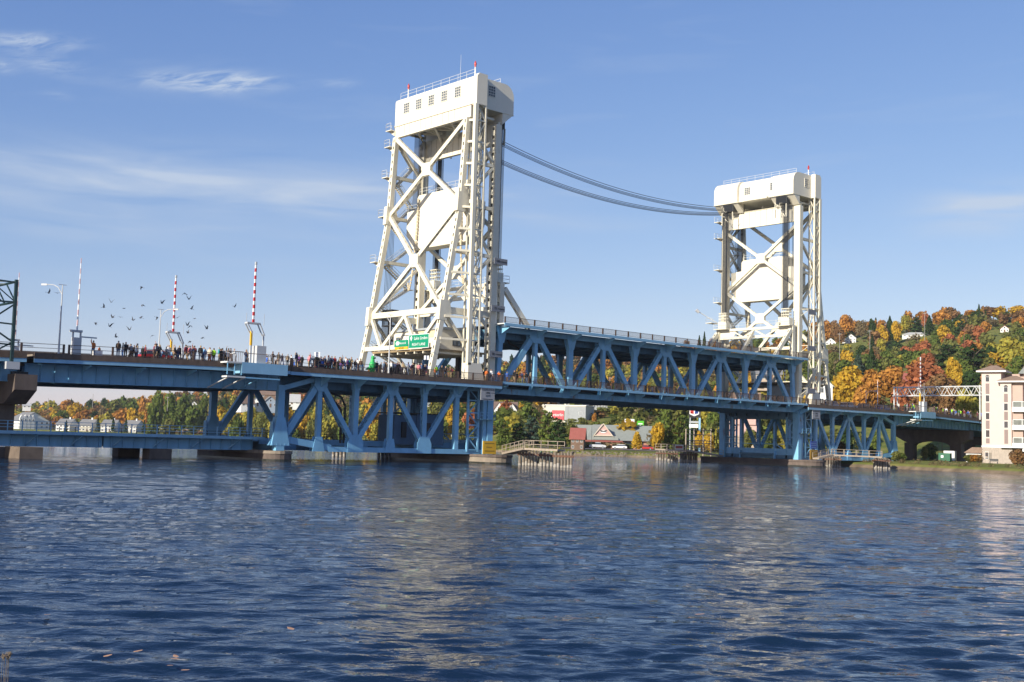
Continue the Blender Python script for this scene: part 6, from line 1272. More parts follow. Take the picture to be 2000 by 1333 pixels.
for k, v0 in enumerate((797, 829, 861)):
    b = lb(); zb_ = zz(v0); zt_ = zz(v0 - 10)
    for z_ in (zb_, zt_): bc(b, 6.2, 24, -1.15, -1.05, z_ - .04, z_ + .04)
    for i in range(11): x = 6.25 + i * 1.75; bc(b, x - .05, x + .05, -1.15, -1.05, zb_, zt_)
    b.build('balcony_rail', WT, CD); bc(lb(), 6.3, 24, -1.11, -1.09, zb_ + .05, zt_ - .05).build('balcony_glass', mat('tinted_glass', (.16, .18, .17), .15, .3, 1), CD)
    for x in (9.9, 14, 18): window(CD, XC(x, 1.18, zb_ + .9), xw, 1.5, 1.9, m_f=WT, m_g=GLASS, nx=2, nz=1, nrm=yn)
bc(lb(), 8, 24, -1, 1.2, zz(875), zz(870)).build('lobby_beam', WT, CD)
bc(lb(), 6.0, 24, 2.5, 2.7, -1, 3.5).build('garage_wall', BLK, CD)
# porch left of the tower
bc(lb(), -3.4, -.4, 1, 3, 2.2, 2.45).build('porch_beam', WT, CD); lb().add([XC(-3.8, .6, 2.5), XC(-.2, .6, 2.5), XC(-.2, 3.4, 2.5), XC(-3.8, 3.4, 2.5), XC(-2.4, 2, 3.7), XC(-.2, 2, 3.7)], [(3, 2, 1, 0), (0, 1, 5, 4), (2, 3, 4, 5), (3, 0, 4)]).build('porch_roof', ROOFM['tan'], CD)
for x in (-3.2, -.9): bc(lb(), x - .2, x + .2, 1.1, 1.5, -1, 2.2).build('porch_post', WT, CD)
for (u_, v_, D_, wpx, kd, cc, lab) in ((1987, 872, 236, 34, 'broad', 'rust', None), (1902, 886, 262, 34, 'bare', 'orange', None), (1912, 890, 262, 20, 'bare', 'bare_brown', None), (1890, 888, 262, 22, 'broad', 'olive', None)):
    PAL['plum'] = (.13, .035, .04); tree_px(u_, v_, D_, wpx, kd, cc, 'lawn', 700, lab='wine-red rounded shrub in front of the condominium balconies' if u_ == 1987 else None)
t = thing('bench', 'dark metal bench on the lawn at the stone base of the condominium', 'bench', tuple(at(1941, 902, 250)), raw=True)
pb = at(1941, 902, 250); pb.z = ground_z(pb.x, pb.y); q = lb(); q.box(pb.x - .1, pb.x + .1, pb.y - .6, pb.y + .6, pb.z + .40, pb.z + .46)
def obox(c, xd, w2, d2, h2, zo):
    b = lb(); x = Vector(xd).normalized(); b.beam(Vector(c) + Vector((0, 0, zo)) - x * w2 / 2, Vector(c) + Vector((0, 0, zo)) + x * w2 / 2, h2, d2, (-x.y, x.x, 0)); return b
obox(pb, xw, 1.6, .45, .07, .45).build('seat', DARK, t); obox(pb - yn * .25, xw, 1.6, .06, .4, .75).build('backrest', DARK, t)
for s_ in (-.7, .7): obox(pb + xw * s_, xw, .08, .4, .45, .22).build('leg', DARK, t)
t = thing('dumpster', 'green metal dumpster with a white box behind it on the lawn under the bridge', 'dumpster', tuple(at(1846, 893, 262)), raw=True)
pd = at(1846, 893, 262); pd.z = ground_z(pd.x, pd.y); GRN = mat('dumpster_green', (.0, .10, .045), .5, .15)
obox(pd, xw, 2.3, 1.6, 1.5, .95).build('body', GRN, t); obox(pd, xw, 2.4, 1.7, .12, 1.76).build('lid', GRN, t); obox(pd + yn * .83 + xw * -.4, xw, .5, .02, .5, 1.1).build('label', SIGNW, t)
for s_ in (-.9, .9): obox(pd + xw * s_, xw, .15, 1.4, .2, .1).build('foot', DARK, t)
t = tag(obox(pd - yn * 4, xw, 2.2, 1.6, 2.0, 1.3).build('storage_box', SIGNW), 'white and red storage box behind the green dumpster', 'box')
# ---------------------------------------------------------------- sign gantries
t = thing('sign_gantry', 'white tubular truss gantry spanning the road beside the condominium', 'gantry', (147, 8, 11.5), None)
for y in (-2.9, 18.9):
    for xx in (146.4, 147.9): MB().tube((xx, y, 11.2), (xx, y, 19.2), .16, 7).build('post', GREYW, t)
for xx in (146.4, 147.9):
    for z in (16.9, 19.0): MB().tube((xx, -3.2, z), (xx, 19.3, z), .11, 6).build('chord', GREYW, t)
    for i in range(9):
        a = -2.9 + i * 2.42; MB().tube((xx, a, 16.9), (xx, a + 1.21, 19.0), .07, 5).tube((xx, a + 1.21, 19.0), (xx, a + 2.42, 16.9), .07, 5).build('lacing', GREYW, t)
t = thing('sign_gantry', 'dark steel truss gantry leg cut by the left photo edge', 'gantry', (-72.5, -3.5, 11), None)
for x in (-72.1, -75.0):
    for y in (-3.6,): MB().beam((x, y, 10.2), (x, y, 19.1), .32, .32).build('post', DGREEN, t)
for za, zb in ((16.6, 14.4), (14.4, 12.6), (12.6, 10.9)): pass
for a, b in (((-75, 14.2), (-72.1, 16.5)), ((-75, 14.2), (-72.1, 12.4)), ((-75, 10.6), (-72.1, 12.4)), ((-75, 14.4), (-72.1, 14.3)), ((-75, 12.2), (-72.1, 12.1)), ((-75, 16.6), (-72.1, 16.7)), ((-75, 18.9), (-72.1, 18.8))): MB().beam((a[0], -3.6, a[1]), (b[0], -3.6, b[1]), .16, .16).build('brace', DGREEN, t)
for x in (-72.1, -75):
    for z in (16.7, 18.9): MB().beam((x, -3.6, z), (x, 21.0, z), .2, .2).build('chord', DGREEN, t)
for i in range(8):
    a = -3.6 + i * 3.05
    MB().beam((-72.1, a, 16.7), (-72.1, a + 3.05, 18.9), .12, .12).beam((-75, a + 3.05, 16.7), (-75, a, 18.9), .12, .12).beam((-72.1, a, 18.9), (-75, a + 3.05, 18.9), .1, .1).beam((-72.1, a, 16.7), (-75, a, 18.9), .1, .1).build('lacing', DGREEN, t)
MB().box(-72.7, -71.3, -3.9, -3.2, 9.5, 10.3).build('base_bracket', LGREY, t)
# ---------------------------------------------------------------- barrier gates, lamps, masts
def gate(x, y, z0, zt, label, style, s_=1):
    t = thing('barrier_gate', label, 'barrier gate', (x, y, z0), 'raised barrier gates')
    zd = zdeck(x)
    if style == 'slim':
        MB().box(x - .45, x + .45, y - .35, y + .35, zd, zd + 1.9).build('machine_box', LGREY, t); MB().box(x - .75, x + .55, y - .25, y + .25, zd + 2.5, zd + 2.75).build('counterweight_arm', LGREY, t)
        MB().box(x - .5, x - .35, y - .1, y + .1, zd + 1.5, zd + 2.6).box(x + .35, x + .5, y - .1, y + .1, zd + 1.9, zd + 2.6).build('bracket', LGREY, t)
        n = 14; zz0 = zd + 2.7
        for i in range(n):
            a = zz0 + (zt - zz0) * i / n; b = zz0 + (zt - zz0) * (i + 1) / n; MB().tube((x, y, a), (x, y, b), .10 - .05 * i / n, 6, .10 - .05 * (i + 1) / n).build('arm_stripe', mat('faded_red_white', (.55, .38, .40), .5, .05) if i % 2 else SIGNW, t)
        MB().box(x + .5, x + 2.3, y - .05, y + .05, zd + 1.95, zd + 2.1).build('side_arm', GALV, t)
    else:
        MB().box(x + .2 * s_, x + 1.5 * s_, y - .6, y + .6, zd, zd + 2.2).build('machine_box', LGREY, t); MB().beam((x - .35, y, zd), (x - .35, y, zd + 3.2), .22, .22).build('frame_post', LGREY, t); MB().beam((x - .35, y, zd + 2.2), (x - .35, y, zd + 4.0), .24, .24).build('yellow_sleeve', YEL, t)
        MB().beam((x + 1.35, y, zd), (x + 1.35, y, zd + 3.7), .18, .18).build('frame_post', LGREY, t)
        for dy in (-.3, .3): MB().beam((x - .35, y + dy, zd + 3.7), (x - 1.1, y + dy, zd + 4.9), .14, .1).beam((x + 1.35, y + dy, zd + 3.5), (x + .65, y + dy, zd + 4.9), .14, .1).build('bent_arm', LGREY, t)
        MB().box(x - 1.15, x + .7, y - .35, y + .35, zd + 4.85, zd + 5.05).build('cross_arm', LGREY, t)
        n = 16; zz0 = zd + 5.0; xx = x - .15
        for i in range(n):
            a = zz0 + (zt - zz0) * i / n; b = zz0 + (zt - zz0) * (i + 1) / n; MB().box(xx - .12 + .04 * i / n, xx + .12 - .04 * i / n, y - .11, y + .11, a, b).build('arm_stripe', (RED if x < 90 else mat('dull_maroon_paint', (.20, .06, .06), .6, .1)) if i % 2 == 0 else (SIGNW if x < 90 else LGREY), t)
        MB().tube((xx, y, zt), (xx, y, zt + .35), .16, 8).build('tip_lamp', GALV, t)
        for dx in (-1.1, 1.35): MB().tube((x + dx, y, zd + 4.8), (x + dx, y, zd + 6.2), .03, 4).build('whip', LGREY, t)
gate(-64.7, -2.2, 13, 22.5, 'slim pale barrier arm raised beside the near railing, second from the left', 'slim')
gate(-64.0, 19.2, 13, 22.8, 'slim pale barrier arm raised at the far side, leftmost', 'slim')
gate(-43.0, -3.1, 12, 24.3, 'red and white barrier arm raised from the near balcony left of the larger tower', 'frame')
gate(-42.6, 19.4, 12, 24.6, 'red and white barrier arm raised at the far side beside the crowd', 'frame', -1)
gate(119.2, -3.1, 12, 23.5, 'barrier arm raised from the right balcony with bent grey arms', 'frame')
gate(118.0, 19.6, 12, 23.0, 'slim barrier arm standing at the far side of the right span', 'slim')
gate(101.5, 19.4, 12, 22.6, 'red and white barrier arm raised just right of the smaller tower', 'frame', -1); gate(140, 19.6, 12, 20.5, 'slim white barrier arm behind the white gantry', 'slim')
# balconies carrying the near gates
for x0, lab in ((-45.2, 'blue bracketed balcony holding the near barrier gate on the left spans'), (116.6, 'blue bracketed balcony holding the barrier gate on the right spans')):
    t = thing('gate_balcony', lab, 'balcony', (x0 + 2.5, -3.3, 11), 'gate balconies'); z = zdeck(x0 + 2)
    MB().box(x0, x0 + 6.4, -4.5, -2.75, z - 1.35, z - .02).build('fascia_box', LBLUE, t); MB().box(x0 - 2.0, x0, -4.5, -2.8, z - .2, z - .02).build('step_floor', GREYW, t)
    for k in range(3):
        MB().box(x0 - 1.9 + k * .95, x0 - 1.8 + k * .95, -4.4, -4.3, z - 1.6, z - .2).build('hanger', BLUE, t)
        MB().beam((x0 - 1.6 + k * 2.1, -4.3, z - 1.9), (x0 - 2.2 + k * 2.1, -.1, z - 3.2), .12, .12).build('brace', GREYW if k < 2 else BLUE, t)
    MB().box(x0 - 1.9, x0 + .6, -4.4, -3.1, z - 1.95, z - 1.75).build('lower_shelf', GREYW, t); MB().box(x0 + .6, x0 + 5.4, -4.4, -3.1, z - 1.95, z - 1.80).build('lower_shelf', BLUE, t)
    b = MB(); k = 0
    while k < 9: b.box(x0 - 1.95 + k * .24, x0 - 1.91 + k * .24, -4.45, -4.4, z, z + 1.2); k += 1
    for k in range(9): b.box(x0 + 3.6 + k * .3, x0 + 3.64 + k * .3, -4.45, -4.4, z, z + 1.1)
    b.box(x0 - 2, x0 + .2, -4.47, -4.38, z + 1.15, z + 1.25).box(x0 + .2, x0 + 6.4, -4.47, -4.38, z + 1.05, z + 1.13); b.build('balcony_rail', mat('pale_brown_rail', (.30, .23, .19), .6, .1), t)
def lamp(x, y, z1, adir, label, base_y=None):
    t = thing('street_lamp', label, 'street lamp', (x, y, zdeck(x)), 'street lamps on the bridge')
    MB().tube((x, y, zdeck(x)), (x, y, z1), .12, 8, .06).build('pole', LGREY, t); a = Vector(adir)
    MB().path([(x, y, z1 - 1.1), tuple(Vector((x, y, z1 - .3)) + a * .5), tuple(Vector((x, y, z1)) + a * 1.1), tuple(Vector((x, y, z1 + .05)) + a * 2.0)], .05, 5).build('arm', LGREY, t)
    c = Vector((x, y, z1 + .03)) + a * 2.3; MB().beam(c - a * .35, c + a * .35, .12, .2, (0, 0, 1)).build('lamp_head', LGREY, t)
    MB().box(x - .45, x + .45, y - .03, y + .03, z1 - .02, z1 + .04).build('cross_bar', LGREY, t)
lamp(-66.8, -2.7, 19.2, (-.6, .75, 0), 'street lamp at the near railing left of the slim barrier arms')
lamp(-45.1, 18.6, 19.9, (.6, -.75, 0), 'street lamp at the far side left of the red and white arm')
lamp(-22.0, -2.7, 20.0, (-.5, .85, 0), 'street lamp in front of the larger tower portal and green signs')
lamp(133.5, 18.8, 17.5, (.6, -.75, 0), 'street lamp with a curved arm left of the white gantry')
# utility poles
for u_, v0, v1, D_, lab in ((328, 774, 800, 700, 'utility pole left of the outer truss, tallest of the shore poles'), (95, 778, 800, 1200, 'thin mast on the far left ridge'), (182, 770, 790, 1250, 'thin radio mast on the far left ridge, further right'), (1640, 650, 672, 640, 'utility pole between the two white hillside houses'), (1699, 644, 668, 640, 'utility pole left of the long white hill house'), (1883, 642, 672, 600, 'utility pole on the slope above the red maple'), (1156, 832, 876, 330, 'black lamp post before the brick store'), (1110, 776, 800, 420, 'utility pole at the commercial building corner'), (1806, 610, 650, 700, 'brown utility pole above the long white house'), (1348, 776, 830, 400, 'reddish pole standing among the pines'), (1832, 860, 880, 300, 'grey pole seen under the right road span'), (1840, 858, 882, 300, 'rusty pole seen between the right pier columns')):
    p = at(u_, v0, D_); q = at(u_, v1, D_); t = thing('utility_pole', lab, 'utility pole', (p.x, p.y, q.z), 'utility poles', raw=True); zb_ = min(q.z, ground_z(p.x, p.y) if ground_z(p.x, p.y) > 0 else q.z)
    m_ = DARK if 'black' in lab else mat('reddish_pole', (.25, .07, .05), .7, .2) if 'red' in lab or 'rust' in lab else mat('grey_pole', (.30, .29, .27), .8, .1)
    lb().tube((p.x, p.y, zb_ - 1), p, .013 * D_ / 60, 6, .009 * D_ / 60).build('pole', m_, t)
    if 'utility' in lab: lb().beam(p + xw * -1.1 - Vector((0, 0, .8)), p + xw * 1.1 - Vector((0, 0, .8)), .2, .2).build('cross_arm', m_, t)

# ---------------------------------------------------------------- timber fenders and walkways
def pile_cluster(pts, label, zt=2.0, green=False, grp='timber pile clusters'):
    c = sum((Vector(p) for p in pts), Vector((0, 0))) / len(pts); t = thing('pile_cluster', label, 'pile cluster', (c.x, c.y, 0), grp, raw=True)
    for i, p in enumerate(pts):
        h = zt + rnd.uniform(-.18, .22); lx = rnd.uniform(-.12, .12); ly = rnd.uniform(-.12, .12)
        b = lb(); b.tube((p[0] + lx, p[1] + ly, -2.5), (p[0], p[1], h), .20, 8, .17); b.build('pile', mat('green_painted_timber', (.16, .24, .16), .9, .3, 3) if green and i % 3 == 1 else TIMB, t)
        bl = lb(); bl.tube((p[0] + lx * .45, p[1] + ly * .45, .02), (p[0] + lx * .3, p[1] + ly * .3, .42 + rnd.uniform(-.2, .2)), .207, 8, .196); bl.build('bleached_band', mat('bleached_timber', (.36, .33, .29), .9, .25, 4), t)
    xs = [p[0] for p in pts]; ys = [p[1] for p in pts]
    cs_ = [Vector((*pts[k_], 0)) for k_ in (0, 2, -1, -3)]; cm_ = sum(cs_, Vector()) / 4; cs_ = [c_ + (c_ - cm_).normalized() * .32 for c_ in cs_]; b = lb()
    for k_ in range(4): b.beam(cs_[k_] + Vector((0, 0, zt - .48)), cs_[(k_ + 1) % 4] + Vector((0, 0, zt - .48)), .1, .28, (0, 0, 1))
    b.build('waler', mat('rusty_waler', (.16, .08, .05), .9, .25, 3), t)
def grid(c, nx, ny, s, ax):
    ax = Vector(ax).normalized(); ay = Vector((-ax.y, ax.x)); return [tuple(Vector(c) + ax * (i - (nx - 1) / 2) * s + ay * (j - (ny - 1) / 2) * s) for i in range(nx) for j in range(ny)]
def Zp(u_, v_, z=0.): d = ray(u_, v_); k = (z - CP.z) / d.z; p = CP + d * k; return p
xdir = (rt0.x, rt0.y)
for ua, ub, v_, lab, gr in ((1012, 1055, 909.5, 'leftmost timber pile cluster in the channel beside the yellow board', False), (1053, 1080, 911.5, 'middle pile cluster with green painted piles', True), (1081, 1118, 914, 'right pile cluster nearest the camera with whitened feet', False)):
    p = Zp((ua + ub) / 2, v_); w2 = (ub - ua) / CF * (p - CP).length; n = max(4, int(w2 / .42)); pile_cluster(grid((p.x, p.y), n, 3, w2 / n, xdir), lab, green=gr)
for ua, ub, v_, lab in ((1281, 1301, 899.5, 'leftmost pile cluster under the timber walkway left of the smaller tower'), (1304, 1324, 900.5, 'middle pile cluster under the timber walkway left of the smaller tower'), (1328, 1362, 903, 'widest pile cluster under the timber walkway left of the smaller tower'), (1608, 1641, 912.5, 'left pile cluster under the pale gangway at the right pier'), (1707, 1737, 915.5, 'right pile cluster under the pale gangway at the grass bank'), (648, 676, 892, 'pile cluster standing behind the left side span'), (736, 770, 896, 'pile cluster just left of the larger tower pier')):
    p = Zp((ua + ub) / 2, v_); w2 = (ub - ua) / CF * (p - CP).length; n = max(4, int(w2 / .48)); pile_cluster(grid((p.x, p.y), n, 3, w2 / n, xdir), lab)
def gangway(pts, label, w_=1.3, h=1.15, zt=None, m=None):
    m = m or mat('pale_timber_rail', (.34, .28, .22), .85, .2, 3); c = Vector(pts[0]); t = thing('gangway', label, 'gangway', tuple(c), 'timber gangways', raw=True)
    f = lb(); r_ = lb()
    for a, b in zip(pts[:-1], pts[1:]):
        a, b = Vector(a), Vector(b); dr = (b - a).normalized(); n = Vector((-dr.y, dr.x, 0)).normalized(); f.beam(a, b, w_, .28, (0, 0, 1))
        k = max(2, int((b - a).length / 1.9))
        for s_ in (-1, 1):
            o = n * s_ * (w_ / 2 - .05)
            for hh in (h, h * .55): r_.beam(a + o + Vector((0, 0, hh)), b + o + Vector((0, 0, hh)), .06, .05)
            for i in range(k + 1):
                c = a + (b - a) * (i / k) + o; pp = lb(); pp.box(c.x - .04, c.x + .04, c.y - .04, c.y + .04, c.z, c.z + h + .03); pp.build('post', m, t)
    f.build('deck', m, t); r_.build('rail', m, t)
    return t
g0 = Vector((-1.2, -3.2, 1.6)); g1 = Zp(1031, 911); g2 = Zp(1095, 914)
gangway([(-1.6, -4.5, 1.5), (g1.x, g1.y, 2.35), (g2.x, g2.y, 2.3)], 'pale timber gangway arching from the left pier over the near pile clusters', 1.6)
h1, h2 = Zp(1285, 900), Zp(1345, 903); gangway([(h1.x, h1.y, 2.4), (h2.x, h2.y, 2.35), (73.5, 15.0, 1.5)], 'timber gangway from the far pile clusters down to the smaller tower pier', 1.5)
k1, k2 = Zp(1624, 913), Zp(1722, 916); gangway([(77.5, -4.4, 1.6), (k1.x, k1.y, 2.35), (k2.x, k2.y, 2.2)], 'pale gangway on piles right of the smaller tower pier', 1.5)
tf = thing('timber_frame', 'tall open timber frame standing behind the walkway left of the smaller tower', 'timber frame', tuple(h2), raw=True)
PT = mat('pale_timber_rail', (.5,) * 3)
for u_ in (1339, 1355, 1373, 1388):
    p = Zp(u_, 900); lb().tube((p.x, p.y, -2), (p.x, p.y, at(u_, 838, (p - CP).xy.length).z), .16, 7).build('post', PT, tf)
pa, pb_ = Zp(1339, 900), Zp(1388, 900)
for v_ in (840, 849, 861, 866, 871): za_ = at(1360, v_, ((pa + pb_) / 2 - CP).xy.length).z; lb().beam((pa.x, pa.y, za_), (pb_.x, pb_.y, za_), .16, .12).build('cross_rail', PT, tf)
t = thing('notice_board', 'small white board with red print on the timber walkway left of the smaller tower', 'sign', tuple(Zp(1326, 901)), raw=True)
p = Zp(1326, 902.5); obox((p.x, p.y, 0), xdir + (0,), 1.8, .08, 1.0, 3.0).build('board', SIGNW, t); obox((p.x, p.y, 0), xdir + (0,), 1.4, .1, .5, 3.0).build('print_line', mat('faded_red_print', (.5,) * 3), t)
# ================================================================ VEHICLES
def car(c, heading, L, Hh, m_body, label, cat='car', pickup=False, name='parked_car', group=None):
    t = thing(name, label, cat, tuple(c), group, raw=True); t.rotation_euler = (0, 0, heading)
    Mx = Matrix.Translation(c) @ Matrix.Rotation(heading, 4, 'Z'); W_ = 1.8; k = L / 4.5
    def prof(poly, w0, w1, nm, m, z0=None):
        n = len(poly); b = lb(); vs = [tuple(Mx @ Vector((x * k, -w0 if z < 1.0 else -w1, z * Hh / 1.5))) for x, z in poly] + [tuple(Mx @ Vector((x * k, w0 if z < 1.0 else w1, z * Hh / 1.5))) for x, z in poly]
        b.add(vs, [tuple(range(n)), tuple(range(n, 2 * n))[::-1]] + [(i, n + i, n + (i + 1) % n, (i + 1) % n) for i in range(n)]); o = b.build(nm, m, t); return o
    body = [(-2.2, .35), (-2.25, .8), (-2.1, .93), (-1.3, .98), (1.2, .98), (2.05, .85), (2.25, .65), (2.2, .35)]
    prof(body, .88, .86, 'body', m_body)
    cab = [(-1.95, .96), (-1.6, 1.42), (.35, 1.5), (1.15, .96)] if not pickup else [(-.7, .96), (-.5, 1.5), (.5, 1.5), (1.1, .96)]
    prof(cab, .8, .66, 'cabin_glass', GLASS); prof([(a * .93 + (-.02), 1.36 if z < 1.2 else z + .03) for a, z in cab], .69, .68, 'roof', m_body)
    for x in (-1.35, 1.4):
        for y in (-.82, .82):
            p = Mx @ Vector((x * k, y - .1, .33)); q = Mx @ Vector((x * k, y + .1, .33)); w_o = lb().tube(p, q, .33, 12).build('wheel', DARK, t)
            p = Mx @ Vector((x * k, y - .12, .33)); q = Mx @ Vector((x * k, y + .12, .33)); r_ = lb().tube(p, q, .18, 8).build('rim', GALV); r_.parent = w_o; r_.matrix_parent_inverse = Matrix()
    for s_, m_, nm in ((1, SIGNW, 'headlight'), (-1, RED, 'tail_light')):
        for y in (-.68, .68): b = lb(); p = Mx @ Vector((s_ * 2.2 * k, y, .75)); b.beam(p + Vector((0, 0, -.08)), p + Vector((0, 0, .08)), .3, .16, tuple(Mx.to_3x3() @ Vector((1, 0, 0)))); b.build(nm, m_, t)
    return t
CARM = {n: mat(n + '_car_paint', c, .3, .05) for n, c in {'silver': (.5, .52, .55), 'white': (.75, .75, .75), 'red': (.42, .03, .03), 'dark': (.04, .045, .05), 'blue': (.05, .12, .3), 'teal': (.10, .30, .33)}.items()}
def lotcar(u_, v_, D_, *a, **k):
    p = at(u_, v_, D_); p.z = lz + .01; dd = ray(u_, v_); return car(p, math.atan2(dd.y, dd.x) - math.pi / 2 + k.pop('turn', 0), *a, **k)
lotcar(1167, 878, 368, 5.3, 1.9, CARM['silver'], 'silver pickup truck parked under the store awning', 'pickup', pickup=True); lotcar(1210, 879, 362, 4.5, 1.5, CARM['white'], 'white hatchback parked before the store', turn=math.pi)
lotcar(1261, 880, 362, 4.6, 1.5, CARM['red'], 'red car parked behind the small golden tree'); lotcar(1266, 876, 392, 4.4, 1.5, CARM['blue'], 'dark blue car at the right end of the store')
car(Vector((-52.6, 3.0, zdeck(-52.6) - .27)), 0, 4.7, 1.5, CARM['red'], 'red car stopped among the walking crowd on the left girder span', name='car')
car(Vector((-28.0, 3.0, 11.76)), 0, 4.6, 1.4, CARM['teal'], 'teal car stopped in the crowd left of the larger tower', name='car')
for i, (x, y, c) in enumerate([(88, 3, 'dark'), (94.5, 3, 'silver'), (100.5, 3, 'white'), (107, 3, 'dark'), (114, 3, 'blue')]):
    car(Vector((x, y, zdeck(x) - .28)), 0, 4.6, 1.5, CARM[c], ('dark car on the right side span, first after the smaller tower', 'silver car second after the smaller tower', 'white car in the middle of the right queue', 'dark car behind the white one on the right span', 'blue car last in the right queue near the balcony')[i], name='car', group='cars queuing on the right spans')
bpy.context.view_layer.update()
# ================================================================ PEOPLE
def skin_body(pose):
    hip, ch = (0, 0, .95), (0, pose.get('lean', 0) * -.12, 1.28)
    V = [(0, 0, .93, .135), (0, ch[1] * .5, 1.10, .115), (0, ch[1], 1.30, .15), (0, ch[1] * 1.1, 1.46, .055), (0, ch[1] * 1.2 - .01, 1.56, .075), (0, ch[1] * 1.2 - .01, 1.66, .088), (0, ch[1] * 1.2, 1.73, .05)]
    E = [(0, 1), (1, 2), (2, 3), (3, 4), (4, 5), (5, 6)]
    def chain(root, pts):
        p = root
        for q in pts: V.append(q); E.append((p, len(V) - 1)); p = len(V) - 1
        return p
    for s_, ph in ((-1, pose.get('stride', 0)), (1, -pose.get('stride', 0))):
        chain(0, [(s_ * .09, 0, .86, .09), (s_ * .10, -.02 + ph * .14 - .02, .49, .062), (s_ * .10, ph * .26 + .02, .10, .042), (s_ * .11, ph * .26 - .07, .045, .036), (s_ * .11, ph * .26 - .16, .04, .03)])
    A_ = pose.get('arms', 'down')
    for s_ in (-1, 1):
        y0 = ch[1]
        if A_ == 'down' or (A_ == 'one_up' and s_ < 0): a = [(s_ * .18, y0, 1.39, .06), (s_ * .23, y0 + .01, 1.12, .042), (s_ * .22, y0 - .06, .88, .03)]
        elif A_ == 'fwd': a = [(s_ * .18, y0, 1.39, .06), (s_ * .22, y0 - .08, 1.15, .042), (s_ * .12, y0 - .30, 1.12, .03)]
        else: a = [(s_ * .18, y0, 1.40, .06), (s_ * .27, y0 - .05, 1.62, .042), (s_ * .22, y0 - .08, 1.86, .03)]
        w_ = chain(2, a); e = a[-1]; pv = Vector(a[-1][:3]) - Vector(a[-2][:3]); pv.normalize(); sd = Vector((0, 1, 0)).cross(pv).normalized() * .5 + Vector((0, .8, 0)); sd.normalize()
        V.append((*(Vector(e[:3]) + pv * .055), .028)); E.append((w_, len(V) - 1)); palm = len(V) - 1
        for f, (o_, l) in enumerate(((-.028, .065), (-.01, .078), (.009, .075), (.026, .058))):
            b0 = Vector(e[:3]) + pv * .085 + sd * o_; V.append((*b0, .0095)); E.append((palm, len(V) - 1)); V.append((*(b0 + pv * l * .55), .009)); E.append((len(V) - 2, len(V) - 1)); V.append((*(b0 + pv * l + Vector((0, -.012, 0))), .008)); E.append((len(V) - 2, len(V) - 1))
        b0 = Vector(e[:3]) + pv * .04 + sd * -.035; V.append((*b0, .011)); E.append((palm, len(V) - 1)); V.append((*(b0 + pv * .045 - sd * .02), .009)); E.append((len(V) - 2, len(V) - 1))
    me = bpy.data.meshes.new('body'); me.from_pydata([v[:3] for v in V], E, []); o = bpy.data.objects.new('tmp', me); COL.objects.link(o)
    m = o.modifiers.new('s', 'SKIN'); me.skin_vertices[0].data[0].use_root = True
    for i, v in enumerate(V): r = v[3]; me.skin_vertices[0].data[i].radius = (r * (1.25 if i in (0, 1, 2) else 1), r * (.82 if i in (0, 1, 2) else 1))
    o.modifiers.new('u', 'SUBSURF').levels = 1; bpy.context.view_layer.update(); ev = o.evaluated_get(bpy.context.evaluated_depsgraph_get()); r = bpy.data.meshes.new_from_object(ev); bpy.data.objects.remove(o)
    for p in r.polygons: p.use_smooth = True
    return r
SKIN = mat('skin', (.48, .28, .20), .6, .05); HAIRM = [mat('hair_' + n, c, .8, .1) for n, c in (('black', (.02, .015, .012)), ('brown', (.07, .04, .02)), ('blond', (.35, .25, .12)), ('grey', (.35, .34, .33)))]
PC = {'black': (.015, .015, .018), 'navy': (.02, .03, .08), 'white': (.72, .72, .70), 'orange': (.75, .18, .03), 'teal': (.02, .30, .34), 'lime': (.40, .75, .02), 'red': (.45, .03, .03), 'pink': (.70, .25, .28), 'blue': (.05, .14, .50), 'grey': (.25, .26, .28), 'khaki': (.32, .24, .14), 'tan': (.42, .30, .18), 'denim': (.08, .13, .22), 'purple': (.16, .07, .25), 'sky_blue': (.20, .42, .70), 'maroon': (.20, .03, .05), 'cream': (.62, .55, .42), 'brown': (.12, .07, .04), 'green': (.03, .18, .06)}
CLM = {k: mat('cloth_' + k, v, .85, .08, 6) for k, v in PC.items()}
def garment(body, pred, off, name):
    bm = bmesh.new(); bm.from_mesh(body); bmesh.ops.delete(bm, geom=[f for f in bm.faces if not pred(f.calc_center_median())], context='FACES')
    bm.normal_update()
    for v in bm.verts: v.co += v.normal * off
    me = bpy.data.meshes.new(name); bm.to_mesh(me); bm.free()
    for p in me.polygons: p.use_smooth = True
    return me
POSES = [dict(arms='down', stride=.0), dict(arms='fwd', lean=1.2, stride=.2), dict(arms='down', stride=1.0), dict(arms='one_up', stride=.3), dict(arms='fwd', stride=-.9)]
BP = []
for i, p_ in enumerate(POSES):
    bd = skin_body(p_); bd.name = 'body_%d' % i
    for mm in list(bd.materials): pass
    bd.materials.clear(); bd.materials.append(SKIN)
    top = garment(bd, lambda c: (.90 < c.z < 1.47 and abs(c.x) < .2) or (abs(c.x) >= .14 and c.z > .98 and not (c.z > 1.78)), .022, 'jacket')
    leg = garment(bd, lambda c: c.z < .97 and c.z > .09 and abs(c.x) < .19, .016, 'trousers'); sho = garment(bd, lambda c: c.z <= .1, .014, 'shoes')
    hr = garment(bd, lambda c: c.z > 1.55 and abs(c.x) < .12 and (c.y > -.035 + (p_.get('lean', 0) * -.14) or c.z > 1.69), .02, 'hair')
    sho.materials.append(DARK); BP.append((bd, top, leg, hr, sho))
VAR = {}
def colored(me, m):
    k = (me.name, m.name)
    if k not in VAR: c = me.copy(); c.materials.clear(); c.materials.append(m); VAR[k] = c
    return VAR[k]
PEOPLE = []
